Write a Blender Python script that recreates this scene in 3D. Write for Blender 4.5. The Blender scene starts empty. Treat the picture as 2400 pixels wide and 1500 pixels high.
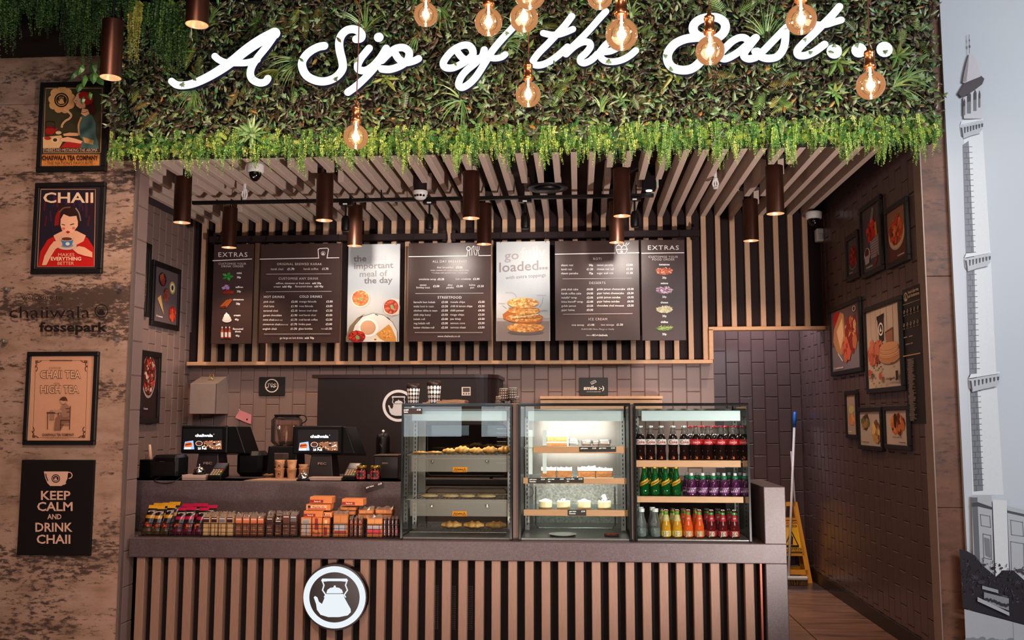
import bpy, bmesh, math, random
from mathutils import Vector, Matrix
random.seed(7)
SC = bpy.context.scene
COL = SC.collection
# ---------------------------------------------------------------- camera, light, exposure
FPX, EYE = 2200.0, 1.45
PITCH = math.atan((982 - 750) / FPX)
YAW = math.atan((1355 - 1200) / FPX * math.cos(PITCH))
cam_d = bpy.data.cameras.new('camera')
cam = bpy.data.objects.new('camera', cam_d); COL.objects.link(cam)
cam_d.sensor_width = 36; cam_d.lens = 36 * FPX / 2400
cam_d.clip_start = 0.05; cam_d.clip_end = 100
cam.location = (0, 0, EYE)
cam.rotation_euler = (math.pi / 2 + PITCH, 0, YAW)
SC.camera = cam
SC.view_settings.view_transform = 'Standard'
SC.view_settings.look = 'None'
SC.view_settings.gamma = 1
SC.view_settings.use_curve_mapping = False
SC.view_settings.exposure = 0.15
SC.cycles.max_bounces = 6
SC.cycles.diffuse_bounces = 3
SC.cycles.glossy_bounces = 3
SC.cycles.transparent_max_bounces = 24
SC.cycles.caustics_reflective = False
SC.cycles.caustics_refractive = False
SC.cycles.sample_clamp_indirect = 4

def lin(c):
    if isinstance(c, str):
        c = c.lstrip('#'); c = [int(c[i:i + 2], 16) for i in (0, 2, 4)]
    o = []
    for v in c[:3]:
        v = v / 255.0
        o.append(v / 12.92 if v <= 0.04045 else ((v + 0.055) / 1.055) ** 2.4)
    return tuple(o) + (1.0,)

W = bpy.data.worlds.new('world'); SC.world = W; W.use_nodes = True
W.node_tree.nodes['Background'].inputs[0].default_value = (1.0, 0.55, 0.45, 1)
W.node_tree.nodes['Background'].inputs[1].default_value = 0.06

def lamp(kind, name, loc, energy, color, target=None, **kw):
    d = bpy.data.lights.new(name, kind); d.energy = energy; d.color = color
    for k, v in kw.items(): setattr(d, k, v)
    o = bpy.data.objects.new(name, d); COL.objects.link(o); o.location = loc
    if target is not None:
        o.rotation_euler = (Vector(target) - Vector(loc)).to_track_quat('-Z', 'Y').to_euler()
    return o
# the mall: daylight through its glazing behind the camera, its warm ceiling lights, plus added fill on mural and hedge
for x, w, h, e, z in ((-2.5, 1.0, .7, 11, 1.5), (-1.2, .9, .7, 9, 1.5), (-0.4, 1.6, 1.2, 30, 3.7), (1.8, 1.6, 1.2, 48, 3.7), (4.0, 1.6, 1.6, 95, 3.9)):
    lamp('AREA', 'mall_window_light', (x, -4.5, z), e, (0.84, 0.92, 1.0) if x > 1 or z < 2 else (1.0, 0.82, 0.70), (x * .4, 6, 1.9), shape='RECTANGLE', size=w, size_y=h)
lamp('AREA', 'mural_fill_light', (4.4, 1.6, 3.4), 135, (0.90, 0.95, 1.0), (3.0, 5.7, 1.8), shape='RECTANGLE', size=1.6, size_y=1.2)  # added lamp that brightens the mural, not a fitting of the mall
lamp('SPOT', 'mall_floor_uplight', (2.2, 2.4, 0.12), 900, (1.0, 0.86, 0.80), (-0.7, 7.0, 3.0), spot_size=math.radians(64), spot_blend=0.7, shadow_soft_size=0.16)
lamp('AREA', 'mall_floor_bounce', (-1.2, 3.2, 0.12), 30, (1.0, 0.78, 0.68), (-0.6, 7.0, 3.25), shape='RECTANGLE', size=1.6, size_y=0.6)
lamp('SPOT', 'mall_ceiling_spot_left', (-1.2, 1.2, 4.6), 420, (1.0, 0.64, 0.47), (-2.9, 5.8, 1.4), spot_size=math.radians(60), spot_blend=0.8, shadow_soft_size=0.12)
lamp('SPOT', 'mall_ceiling_spot_mid', (-0.3, 1.0, 4.4), 330, (1.0, 0.66, 0.50), (-0.3, 5.7, 0.8), spot_size=math.radians(58), spot_blend=0.9, shadow_soft_size=0.2)

lamp('SPOT', 'hedge_fill_spot', (-2.1, 1.6, 4.6), 210, (1.0, 0.88, 0.74), (-1.6, 5.4, 3.5), spot_size=math.radians(52), spot_blend=0.9, shadow_soft_size=0.1)  # added spot, only there to brighten the left half of the foliage
lamp('SPOT', 'hedge_fill_spot', (1.2, 1.6, 4.6), 210, (1.0, 0.88, 0.76), (0.9, 5.4, 3.5), spot_size=math.radians(56), spot_blend=0.9, shadow_soft_size=0.1)  # its added twin, brightening the right half of the foliage

# ---------------------------------------------------------------- camera geometry: pixel of the photo -> point on a plane
cp, sp, cy_, sy_ = math.cos(PITCH), math.sin(PITCH), math.cos(YAW), math.sin(YAW)
_F = (-sy_ * cp, cy_ * cp, sp); _R = (cy_, sy_, 0); _U = (sy_ * sp, -cy_ * sp, cp)
def ray(px, py):
    a = (px - 1200) / FPX; b = -(py - 750) / FPX
    return [_F[i] + a * _R[i] + b * _U[i] for i in range(3)]
def atY(px, py, Y):
    d = ray(px, py); t = Y / d[1]; return Vector((d[0] * t, Y, EYE + d[2] * t))
def atX(px, py, X):
    d = ray(px, py); t = X / d[0]; return Vector((X, d[1] * t, EYE + d[2] * t))
def atZ(px, py, Z):
    d = ray(px, py); t = (Z - EYE) / d[2]; return Vector((d[0] * t, d[1] * t, Z))
def xat(px, Y, py=1100): return atY(px, py, Y).x
def zat(py, Y, px=1200): return atY(px, py, Y).z

# ---------------------------------------------------------------- materials
MATS = {}
def nmat(name):
    m = bpy.data.materials.new(name); m.use_nodes = True
    nt = m.node_tree; b = nt.nodes['Principled BSDF']
    return m, nt, b
def mat(name, col, rough=0.5, metal=0.0, var=0.12, scale=18.0, bump=0.0, spec=0.5, emit=None, es=1.0, stretch=(1, 1, 1)):
    if name in MATS: return MATS[name]
    m, nt, b = nmat(name); c = lin(col)
    tc = nt.nodes.new('ShaderNodeTexCoord'); mp = nt.nodes.new('ShaderNodeMapping')
    mp.inputs['Scale'].default_value = stretch
    nt.links.new(tc.outputs['Object'], mp.inputs[0])
    n = nt.nodes.new('ShaderNodeTexNoise'); n.inputs['Scale'].default_value = scale; n.inputs['Detail'].default_value = 4
    nt.links.new(mp.outputs[0], n.inputs['Vector'])
    r = nt.nodes.new('ShaderNodeMix'); r.data_type = 'RGBA'
    r.inputs[6].default_value = tuple(max(0, v * (1 - var)) for v in c[:3]) + (1,)
    r.inputs[7].default_value = tuple(min(1, v * (1 + var)) for v in c[:3]) + (1,)
    nt.links.new(n.outputs['Fac'], r.inputs[0]); nt.links.new(r.outputs[2], b.inputs['Base Color'])
    b.inputs['Roughness'].default_value = rough; b.inputs['Metallic'].default_value = metal
    b.inputs['Specular IOR Level'].default_value = spec
    if bump:
        bp = nt.nodes.new('ShaderNodeBump'); bp.inputs['Strength'].default_value = bump; bp.inputs['Distance'].default_value = 0.002
        nt.links.new(n.outputs['Fac'], bp.inputs['Height']); nt.links.new(bp.outputs[0], b.inputs['Normal'])
    if emit is not None:
        b.inputs['Emission Color'].default_value = lin(emit); b.inputs['Emission Strength'].default_value = es
    MATS[name] = m; return m

def glass_mat(name, tint, refl=0.9, rough=0.0, emit=None, es=0.0, body=0.0, bodycol='#ffffff', ior=1.45):
    """thin pane: lets light straight through, mirrors by Fresnel"""
    if name in MATS: return MATS[name]
    m = bpy.data.materials.new(name); m.use_nodes = True; nt = m.node_tree; nt.nodes.clear()
    out = nt.nodes.new('ShaderNodeOutputMaterial')
    tr = nt.nodes.new('ShaderNodeBsdfTransparent'); tr.inputs[0].default_value = lin(tint)
    gl = nt.nodes.new('ShaderNodeBsdfGlossy'); gl.inputs['Roughness'].default_value = rough
    fr = nt.nodes.new('ShaderNodeFresnel'); fr.inputs[0].default_value = ior
    ml = nt.nodes.new('ShaderNodeMath'); ml.operation = 'MULTIPLY'; ml.inputs[1].default_value = refl
    nt.links.new(fr.outputs[0], ml.inputs[0])
    mx = nt.nodes.new('ShaderNodeMixShader')
    nt.links.new(ml.outputs[0], mx.inputs[0]); nt.links.new(tr.outputs[0], mx.inputs[1]); nt.links.new(gl.outputs[0], mx.inputs[2])
    last = mx
    if body > 0:
        df = nt.nodes.new('ShaderNodeBsdfDiffuse'); df.inputs[0].default_value = lin(bodycol)
        m2 = nt.nodes.new('ShaderNodeMixShader'); m2.inputs[0].default_value = body
        nt.links.new(last.outputs[0], m2.inputs[1]); nt.links.new(df.outputs[0], m2.inputs[2]); last = m2
    if es > 0:
        em = nt.nodes.new('ShaderNodeEmission'); em.inputs[0].default_value = lin(emit); em.inputs[1].default_value = es
        ad = nt.nodes.new('ShaderNodeAddShader')
        nt.links.new(last.outputs[0], ad.inputs[0]); nt.links.new(em.outputs[0], ad.inputs[1]); last = ad
    nt.links.new(last.outputs[0], out.inputs[0])
    MATS[name] = m; return m

def emit_mat(name, col, s):
    if name in MATS: return MATS[name]
    m = bpy.data.materials.new(name); m.use_nodes = True; nt = m.node_tree; nt.nodes.clear()
    out = nt.nodes.new('ShaderNodeOutputMaterial'); em = nt.nodes.new('ShaderNodeEmission')
    em.inputs[0].default_value = lin(col); em.inputs[1].default_value = s
    nt.links.new(em.outputs[0], out.inputs[0]); MATS[name] = m; return m

def vcol_mat(name, rough=0.5, emit=0.0, spec=0.5, gain=1.0, noise=0.15, scale=60, bump=0.0, transl=0.0):
    """printed or leafy surface whose own colours are stored with the mesh"""
    if name in MATS: return MATS[name]
    m, nt, b = nmat(name)
    a = nt.nodes.new('ShaderNodeVertexColor'); a.layer_name = 'Col'
    tc = nt.nodes.new('ShaderNodeTexCoord'); n = nt.nodes.new('ShaderNodeTexNoise'); n.inputs['Scale'].default_value = scale
    nt.links.new(tc.outputs['Object'], n.inputs['Vector'])
    mr = nt.nodes.new('ShaderNodeMapRange'); mr.inputs[3].default_value = gain * (1 - noise); mr.inputs[4].default_value = gain * (1 + noise)
    nt.links.new(n.outputs['Fac'], mr.inputs[0])
    vm = nt.nodes.new('ShaderNodeVectorMath'); vm.operation = 'SCALE'
    nt.links.new(a.outputs[0], vm.inputs[0]); nt.links.new(mr.outputs[0], vm.inputs[3])
    nt.links.new(vm.outputs[0], b.inputs['Base Color'])
    b.inputs['Roughness'].default_value = rough; b.inputs['Specular IOR Level'].default_value = spec
    if emit:
        nt.links.new(vm.outputs[0], b.inputs['Emission Color']); b.inputs['Emission Strength'].default_value = emit
    if bump:
        bp = nt.nodes.new('ShaderNodeBump'); bp.inputs['Strength'].default_value = bump; bp.inputs['Distance'].default_value = 0.003
        nt.links.new(n.outputs['Fac'], bp.inputs['Height']); nt.links.new(bp.outputs[0], b.inputs['Normal'])
    MATS[name] = m; return m

def ramp_mat(name, stops, scale, stretch, rough=0.6, bump=0.3, detail=8, rough_n=0.65, mix2=None, big=None):
    """layered noise: stone, cladding, timber"""
    if name in MATS: return MATS[name]
    m, nt, b = nmat(name)
    tc = nt.nodes.new('ShaderNodeTexCoord'); mp = nt.nodes.new('ShaderNodeMapping'); mp.inputs['Scale'].default_value = stretch
    nt.links.new(tc.outputs['Object'], mp.inputs[0])
    n = nt.nodes.new('ShaderNodeTexNoise'); n.inputs['Scale'].default_value = scale; n.inputs['Detail'].default_value = detail
    n.inputs['Roughness'].default_value = rough_n
    nt.links.new(mp.outputs[0], n.inputs['Vector'])
    cr = nt.nodes.new('ShaderNodeValToRGB'); el = cr.color_ramp.elements
    el[0].position, el[0].color = stops[0][0], lin(stops[0][1]); el[1].position, el[1].color = stops[-1][0], lin(stops[-1][1])
    for ps, c in stops[1:-1]:
        e = el.new(ps); e.color = lin(c)
    nt.links.new(n.outputs['Fac'], cr.inputs[0]); last = cr.outputs[0]
    if mix2:
        n2 = nt.nodes.new('ShaderNodeTexNoise'); n2.inputs['Scale'].default_value = mix2[0]; n2.inputs['Detail'].default_value = 6; n2.inputs['Roughness'].default_value = 0.7
        mp2 = nt.nodes.new('ShaderNodeMapping'); mp2.inputs['Scale'].default_value = mix2[1]; nt.links.new(tc.outputs['Object'], mp2.inputs[0]); nt.links.new(mp2.outputs[0], n2.inputs['Vector'])
        mr = nt.nodes.new('ShaderNodeMapRange'); mr.inputs[1].default_value = mix2[2]; mr.inputs[2].default_value = mix2[3]
        src = n2.outputs['Fac']; n2.inputs['Detail'].default_value = 12
        if big:   # broad weathered bands decide where the fine specks gather
            n3 = nt.nodes.new('ShaderNodeTexNoise'); n3.inputs['Scale'].default_value = big[0]; n3.inputs['Detail'].default_value = 3
            mp3 = nt.nodes.new('ShaderNodeMapping'); mp3.inputs['Scale'].default_value = big[1]; mp3.inputs['Location'].default_value = (0.4, 0, 1.45); nt.links.new(tc.outputs['Object'], mp3.inputs[0]); nt.links.new(mp3.outputs[0], n3.inputs['Vector'])
            ma = nt.nodes.new('ShaderNodeMath'); ma.operation = 'MULTIPLY_ADD'; ma.inputs[1].default_value = 0.9; ma.inputs[2].default_value = -0.45
            nt.links.new(n3.outputs['Fac'], ma.inputs[0]); ad = nt.nodes.new('ShaderNodeMath'); ad.operation = 'ADD'
            nt.links.new(src, ad.inputs[0]); nt.links.new(ma.outputs[0], ad.inputs[1]); src = ad.outputs[0]
        nt.links.new(src, mr.inputs[0])
        mx = nt.nodes.new('ShaderNodeMix'); mx.data_type = 'RGBA'; mx.inputs[7].default_value = lin(mix2[4])
        nt.links.new(mr.outputs[0], mx.inputs[0]); nt.links.new(last, mx.inputs[6]); last = mx.outputs[2]
    nt.links.new(last, b.inputs['Base Color']); b.inputs['Roughness'].default_value = rough
    if bump:
        bp = nt.nodes.new('ShaderNodeBump'); bp.inputs['Strength'].default_value = bump; bp.inputs['Distance'].default_value = 0.003
        nt.links.new(n.outputs['Fac'], bp.inputs['Height']); nt.links.new(bp.outputs[0], b.inputs['Normal'])
    MATS[name] = m; return m

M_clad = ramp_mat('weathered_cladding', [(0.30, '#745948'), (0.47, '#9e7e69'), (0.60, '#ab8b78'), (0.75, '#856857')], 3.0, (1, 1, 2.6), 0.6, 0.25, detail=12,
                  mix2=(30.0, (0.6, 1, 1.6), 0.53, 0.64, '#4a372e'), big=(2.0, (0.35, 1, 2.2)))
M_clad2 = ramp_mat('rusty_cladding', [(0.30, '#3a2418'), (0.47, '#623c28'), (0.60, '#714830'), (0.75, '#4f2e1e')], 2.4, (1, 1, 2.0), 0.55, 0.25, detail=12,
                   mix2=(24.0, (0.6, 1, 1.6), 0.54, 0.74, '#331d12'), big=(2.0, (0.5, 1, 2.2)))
M_stone = ramp_mat('speckled_stone', [(0.30, '#3a2e2e'), (0.5, '#52454a'), (0.68, '#64565a'), (0.8, '#a39698')], 150, (1, 1, 1), 0.42, 0.05, detail=3,
                   mix2=(9, (1, 1, 1), 0.25, 0.8, '#4b3c38'))
M_batten = mat('pale_oak_batten', '#c09c80', 0.55, var=0.16, scale=30, bump=0.15, stretch=(6, 1, 1))
M_batten_c = mat('pale_oak_ceiling_batten', '#cdb8aa', 0.6, var=0.14, scale=30, bump=0.15, stretch=(6, 0.4, 1))
M_trim = mat('oak_trim', '#cda27c', 0.5, var=0.12, scale=25)
M_slat = mat('oak_counter_slat', '#8b6a58', 0.55, var=0.2, scale=30, bump=0.2, stretch=(5, 5, 0.6))
M_black = mat('matt_black_board', '#120b0c', 0.8, spec=0.2)
M_dark = mat('dark_brown_board', '#231719', 0.75, spec=0.25)
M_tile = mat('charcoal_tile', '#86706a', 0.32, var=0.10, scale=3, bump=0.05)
M_tile_shade = mat('dark_wall_tile', '#523e3b', 0.27, var=0.10, scale=3, bump=0.05)  # the same tile, shade of right wall and passage put into its colour
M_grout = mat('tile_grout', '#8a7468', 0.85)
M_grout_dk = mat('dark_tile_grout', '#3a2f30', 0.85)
M_frame = mat('black_picture_frame', '#0c090a', 0.45, var=0.2)
M_tubemat = mat('bronze_lamp_metal', '#46281c', 0.38, metal=0.7, var=0.2)
M_blackmetal = mat('black_metal', '#0d0b0c', 0.4, metal=0.3)
M_plast = mat('black_plastic', '#050405', 0.4, spec=0.22)
M_white = mat('white_plastic', '#e4e4e4', 0.4, var=0.04)
M_steel = mat('brushed_steel', '#b9b4b2', 0.28, metal=0.9, var=0.08, scale=40, stretch=(1, 1, 8))
M_steel_l = mat('light_steel_strip', '#dfe6e8', 0.30, metal=0.75, var=0.05)
M_chrome = mat('chrome', '#d8d2cc', 0.12, metal=1.0, var=0.05)
M_copper = mat('copper_socket', '#d98a5c', 0.25, metal=0.95, var=0.1)
M_brass = mat('brass', '#c9a24a', 0.25, metal=0.9, var=0.1)
M_pane = glass_mat('clear_glass', '#f2f7f5', 0.9)
M_pane_edge = mat('black_glass_edge', '#0a0f0d', 0.2)
M_art = vcol_mat('printed_art', 0.55, gain=1.25, noise=0.06, spec=0.3)
M_art_gloss = vcol_mat('printed_board', 0.42, gain=1.0, noise=0.06, spec=0.5)
M_shelfwood = mat('lit_oak_shelf_edge', '#d39a72', 0.4, var=0.2, scale=20, stretch=(0.5, 1, 6))
M_lampglow = emit_mat('warm_lamp_glow', '#ffc58f', 2.2)
M_fab = mat('bag_paper', '#b98d68', 0.8)

# ---------------------------------------------------------------- mesh builder
WORLD = {}
class MB:
    def __init__(s): s.v = []; s.f = []; s.c = []; s.cc = (1, 1, 1, 1); s.mi = []; s.m = 0
    def col(s, c): s.cc = lin(c) if not (isinstance(c, tuple) and len(c) == 4) else c; return s
    def add(s, vs, fs):
        o = len(s.v); s.v += [tuple(p) for p in vs]
        for f in fs: s.f.append(tuple(i + o for i in f)); s.c.append(s.cc); s.mi.append(s.m)
        return s
    def box(s, x0, x1, y0, y1, z0, z1, rot=0, piv=None, tilt=0):
        vs = [(x, y, z) for x in (x0, x1) for y in (y0, y1) for z in (z0, z1)]
        if rot or tilt:
            c = Vector(piv) if piv else Vector(((x0 + x1) / 2, (y0 + y1) / 2, (z0 + z1) / 2))
            R = Matrix.Rotation(rot, 3, 'Z') @ Matrix.Rotation(tilt, 3, 'X')
            vs = [tuple(R @ (Vector(v) - c) + c) for v in vs]
        return s.add(vs, [(0, 1, 3, 2), (4, 6, 7, 5), (0, 4, 5, 1), (2, 3, 7, 6), (0, 2, 6, 4), (1, 5, 7, 3)])
    def cbox(s, x0, x1, y0, y1, z0, z1, b=0.004):
        """box with chamfered edges"""
        b = min(b, (x1 - x0) / 2.01, (y1 - y0) / 2.01, (z1 - z0) / 2.01)
        bm = bmesh.new(); bmesh.ops.create_cube(bm, size=1)
        for v in bm.verts: v.co = Vector(((x0 + x1) / 2 + v.co.x * (x1 - x0), (y0 + y1) / 2 + v.co.y * (y1 - y0), (z0 + z1) / 2 + v.co.z * (z1 - z0)))
        bmesh.ops.bevel(bm, geom=bm.edges[:], offset=b, segments=1, affect='EDGES')
        bm.verts.index_update()
        s.add([v.co[:] for v in bm.verts], [[v.index for v in f.verts] for f in bm.faces]); bm.free(); return s
    def hexa(s, pts):
        """eight corners: bottom ring then top ring"""
        return s.add(pts, [(3, 2, 1, 0), (4, 5, 6, 7), (0, 1, 5, 4), (1, 2, 6, 5), (2, 3, 7, 6), (3, 0, 4, 7)])
    def lathe(s, prof, c=(0, 0, 0), seg=16, axis='Z', cap=True):
        vs = []; fs = []; n = len(prof)
        for r, h in prof:
            for k in range(seg):
                a = 2 * math.pi * k / seg; x, y = r * math.cos(a), r * math.sin(a)
                p = (x, y, h) if axis == 'Z' else ((h, x, y) if axis == 'X' else (x, h, y))
                vs.append((p[0] + c[0], p[1] + c[1], p[2] + c[2]))
        for i in range(n - 1):
            for k in range(seg):
                k2 = (k + 1) % seg
                q = (i * seg + k, i * seg + k2, (i + 1) * seg + k2, (i + 1) * seg + k)
                fs.append(q if axis != 'Y' else q[::-1])
        if cap:
            if prof[0][0] > 1e-5: fs.append(tuple(range(seg))[::-1])
            if prof[-1][0] > 1e-5: fs.append(tuple((n - 1) * seg + k for k in range(seg)))
        return s.add(vs, fs)
    def cyl(s, r, z0, z1, c=(0, 0), seg=16, r2=None):
        return s.lathe([(r, z0), (r if r2 is None else r2, z1)], (c[0], c[1], 0), seg)
    def sphere(s, c, r, seg=14, rings=8, sx=1, sy=1, sz=1):
        vs = []; fs = []
        for i in range(rings + 1):
            t = math.pi * i / rings
            for k in range(seg):
                a = 2 * math.pi * k / seg
                vs.append((c[0] + r * sx * math.sin(t) * math.cos(a), c[1] + r * sy * math.sin(t) * math.sin(a), c[2] + r * sz * math.cos(t)))
        for i in range(rings):
            for k in range(seg):
                fs.append((i * seg + k, (i + 1) * seg + k, (i + 1) * seg + (k + 1) % seg, i * seg + (k + 1) % seg))
        return s.add(vs, fs)
    def tube(s, path, r, seg=6, rz=None, closed=False):
        """round or flattened tube along a path; r may be a list"""
        P = [Vector(p) for p in path]; n = len(P); vs = []; fs = []
        rs = r if isinstance(r, (list, tuple)) else [r] * n
        prev = None
        for i in range(n):
            t = (P[min(i + 1, n - 1)] - P[max(i - 1, 0)])
            if t.length < 1e-9: t = Vector((0, 0, 1))
            t.normalize()
            ref = prev if prev is not None else (Vector((0, 1, 0)) if abs(t.y) < 0.9 else Vector((1, 0, 0)))
            a = ref - t * ref.dot(t)
            if a.length < 1e-6: a = t.orthogonal()
            a.normalize(); b = t.cross(a); prev = a
            for k in range(seg):
                g = 2 * math.pi * k / seg
                vs.append(P[i] + a * (math.cos(g) * (rz if rz else rs[i])) + b * (math.sin(g) * rs[i]))
        for i in range(n - 1):
            for k in range(seg):
                k2 = (k + 1) % seg
                fs.append((i * seg + k, i * seg + k2, (i + 1) * seg + k2, (i + 1) * seg + k))
        fs.append(tuple(range(seg))[::-1]); fs.append(tuple((n - 1) * seg + k for k in range(seg)))
        return s.add(vs, fs)
    def build(s, name, m, parent=None, origin=None, smooth=False, kind=None, label=None, bevel=0):
        me = bpy.data.meshes.new(name)
        if parent is not None: org = WORLD[parent.name]
        elif origin is not None: org = Vector(origin)
        else:
            xs = [p[0] for p in s.v]; ys = [p[1] for p in s.v]; zs = [p[2] for p in s.v]
            org = Vector(((min(xs) + max(xs)) / 2, (min(ys) + max(ys)) / 2, min(zs)))
        me.from_pydata([(p[0] - org.x, p[1] - org.y, p[2] - org.z) for p in s.v], [], s.f)
        ms = m if isinstance(m, (list, tuple)) else [m]
        for q in ms: me.materials.append(q)
        if len(ms) > 1: me.polygons.foreach_set('material_index', s.mi)
        ca = me.color_attributes.new('Col', 'FLOAT_COLOR', 'CORNER')
        buf = []
        for f, c in zip(s.f, s.c): buf += list(c) * len(f)
        if len(buf) == 4 * len(me.loops): ca.data.foreach_set('color', buf)
        if smooth: me.polygons.foreach_set('use_smooth', [True] * len(me.polygons))
        me.update()
        o = bpy.data.objects.new(name, me); COL.objects.link(o)
        if parent is not None: o.parent = parent
        else: o.location = org
        WORLD[o.name] = org
        if kind: o['kind'] = kind
        if label: o['label'] = label
        if bevel:
            bv = o.modifiers.new('bevel', 'BEVEL'); bv.width = bevel; bv.segments = 2; bv.limit_method = 'ANGLE'
        if smooth == 'auto': 
            pass
        return o
def thing(name, label, cat, loc, group=None):
    o = bpy.data.objects.new(name, None); COL.objects.link(o); o.location = loc; o.empty_display_size = 0.05
    WORLD[o.name] = Vector(loc); o['label'] = label; o['category'] = cat
    if group: o['group'] = group
    return o
def tag(o, label, cat, group=None):
    o['label'] = label; o['category'] = cat
    if group: o['group'] = group
    return o
def copy_tree(src, loc, label=None, rot=None, scale=None, top=True, parent=None):
    c = src.copy(); COL.objects.link(c)
    if top:
        c.location = loc; WORLD[c.name] = Vector(loc)
        if rot is not None: c.rotation_euler = rot
        if scale is not None: c.scale = scale
        if label: c['label'] = label
    else:
        c.parent = parent; WORLD[c.name] = Vector((0, 0, 0))
    for ch in list(src.children): copy_tree(ch, None, top=False, parent=c)
    return c
def struct(o): o['kind'] = 'structure'; return o

def smooth_path(pts, n=6):
    P = [Vector(p) for p in pts]; out = []
    for i in range(len(P) - 1):
        p0 = P[max(i - 1, 0)]; p1 = P[i]; p2 = P[i + 1]; p3 = P[min(i + 2, len(P) - 1)]
        for k in range(n):
            t = k / n
            out.append(0.5 * ((2 * p1) + (p2 - p0) * t + (2 * p0 - 5 * p1 + 4 * p2 - p3) * t * t + (3 * p1 - p0 - 3 * p2 + p3) * t ** 3))
    out.append(P[-1]); return out

# ---------------------------------------------------------------- flat print: polygons and lettering laid on a plane
TXT = {}
def text_mesh(s, bold=0.0, shear=0.0, space=1.0):
    k = (s, bold, shear, space)
    if k in TXT: return TXT[k]
    cu = bpy.data.curves.new('t', 'FONT'); cu.body = s; cu.resolution_u = 2; cu.offset = bold; cu.shear = shear; cu.space_character = space
    ob = bpy.data.objects.new('t', cu); me = bpy.data.meshes.new_from_object(ob)
    vs = [(v.co.x, v.co.y) for v in me.vertices]; fs = [tuple(p.vertices) for p in me.polygons]
    bpy.data.objects.remove(ob); bpy.data.curves.remove(cu); bpy.data.meshes.remove(me)
    TXT[k] = (vs, fs); return TXT[k]
_h = text_mesh('H')[0]; CAPH = max(v[1] for v in _h)

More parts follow.
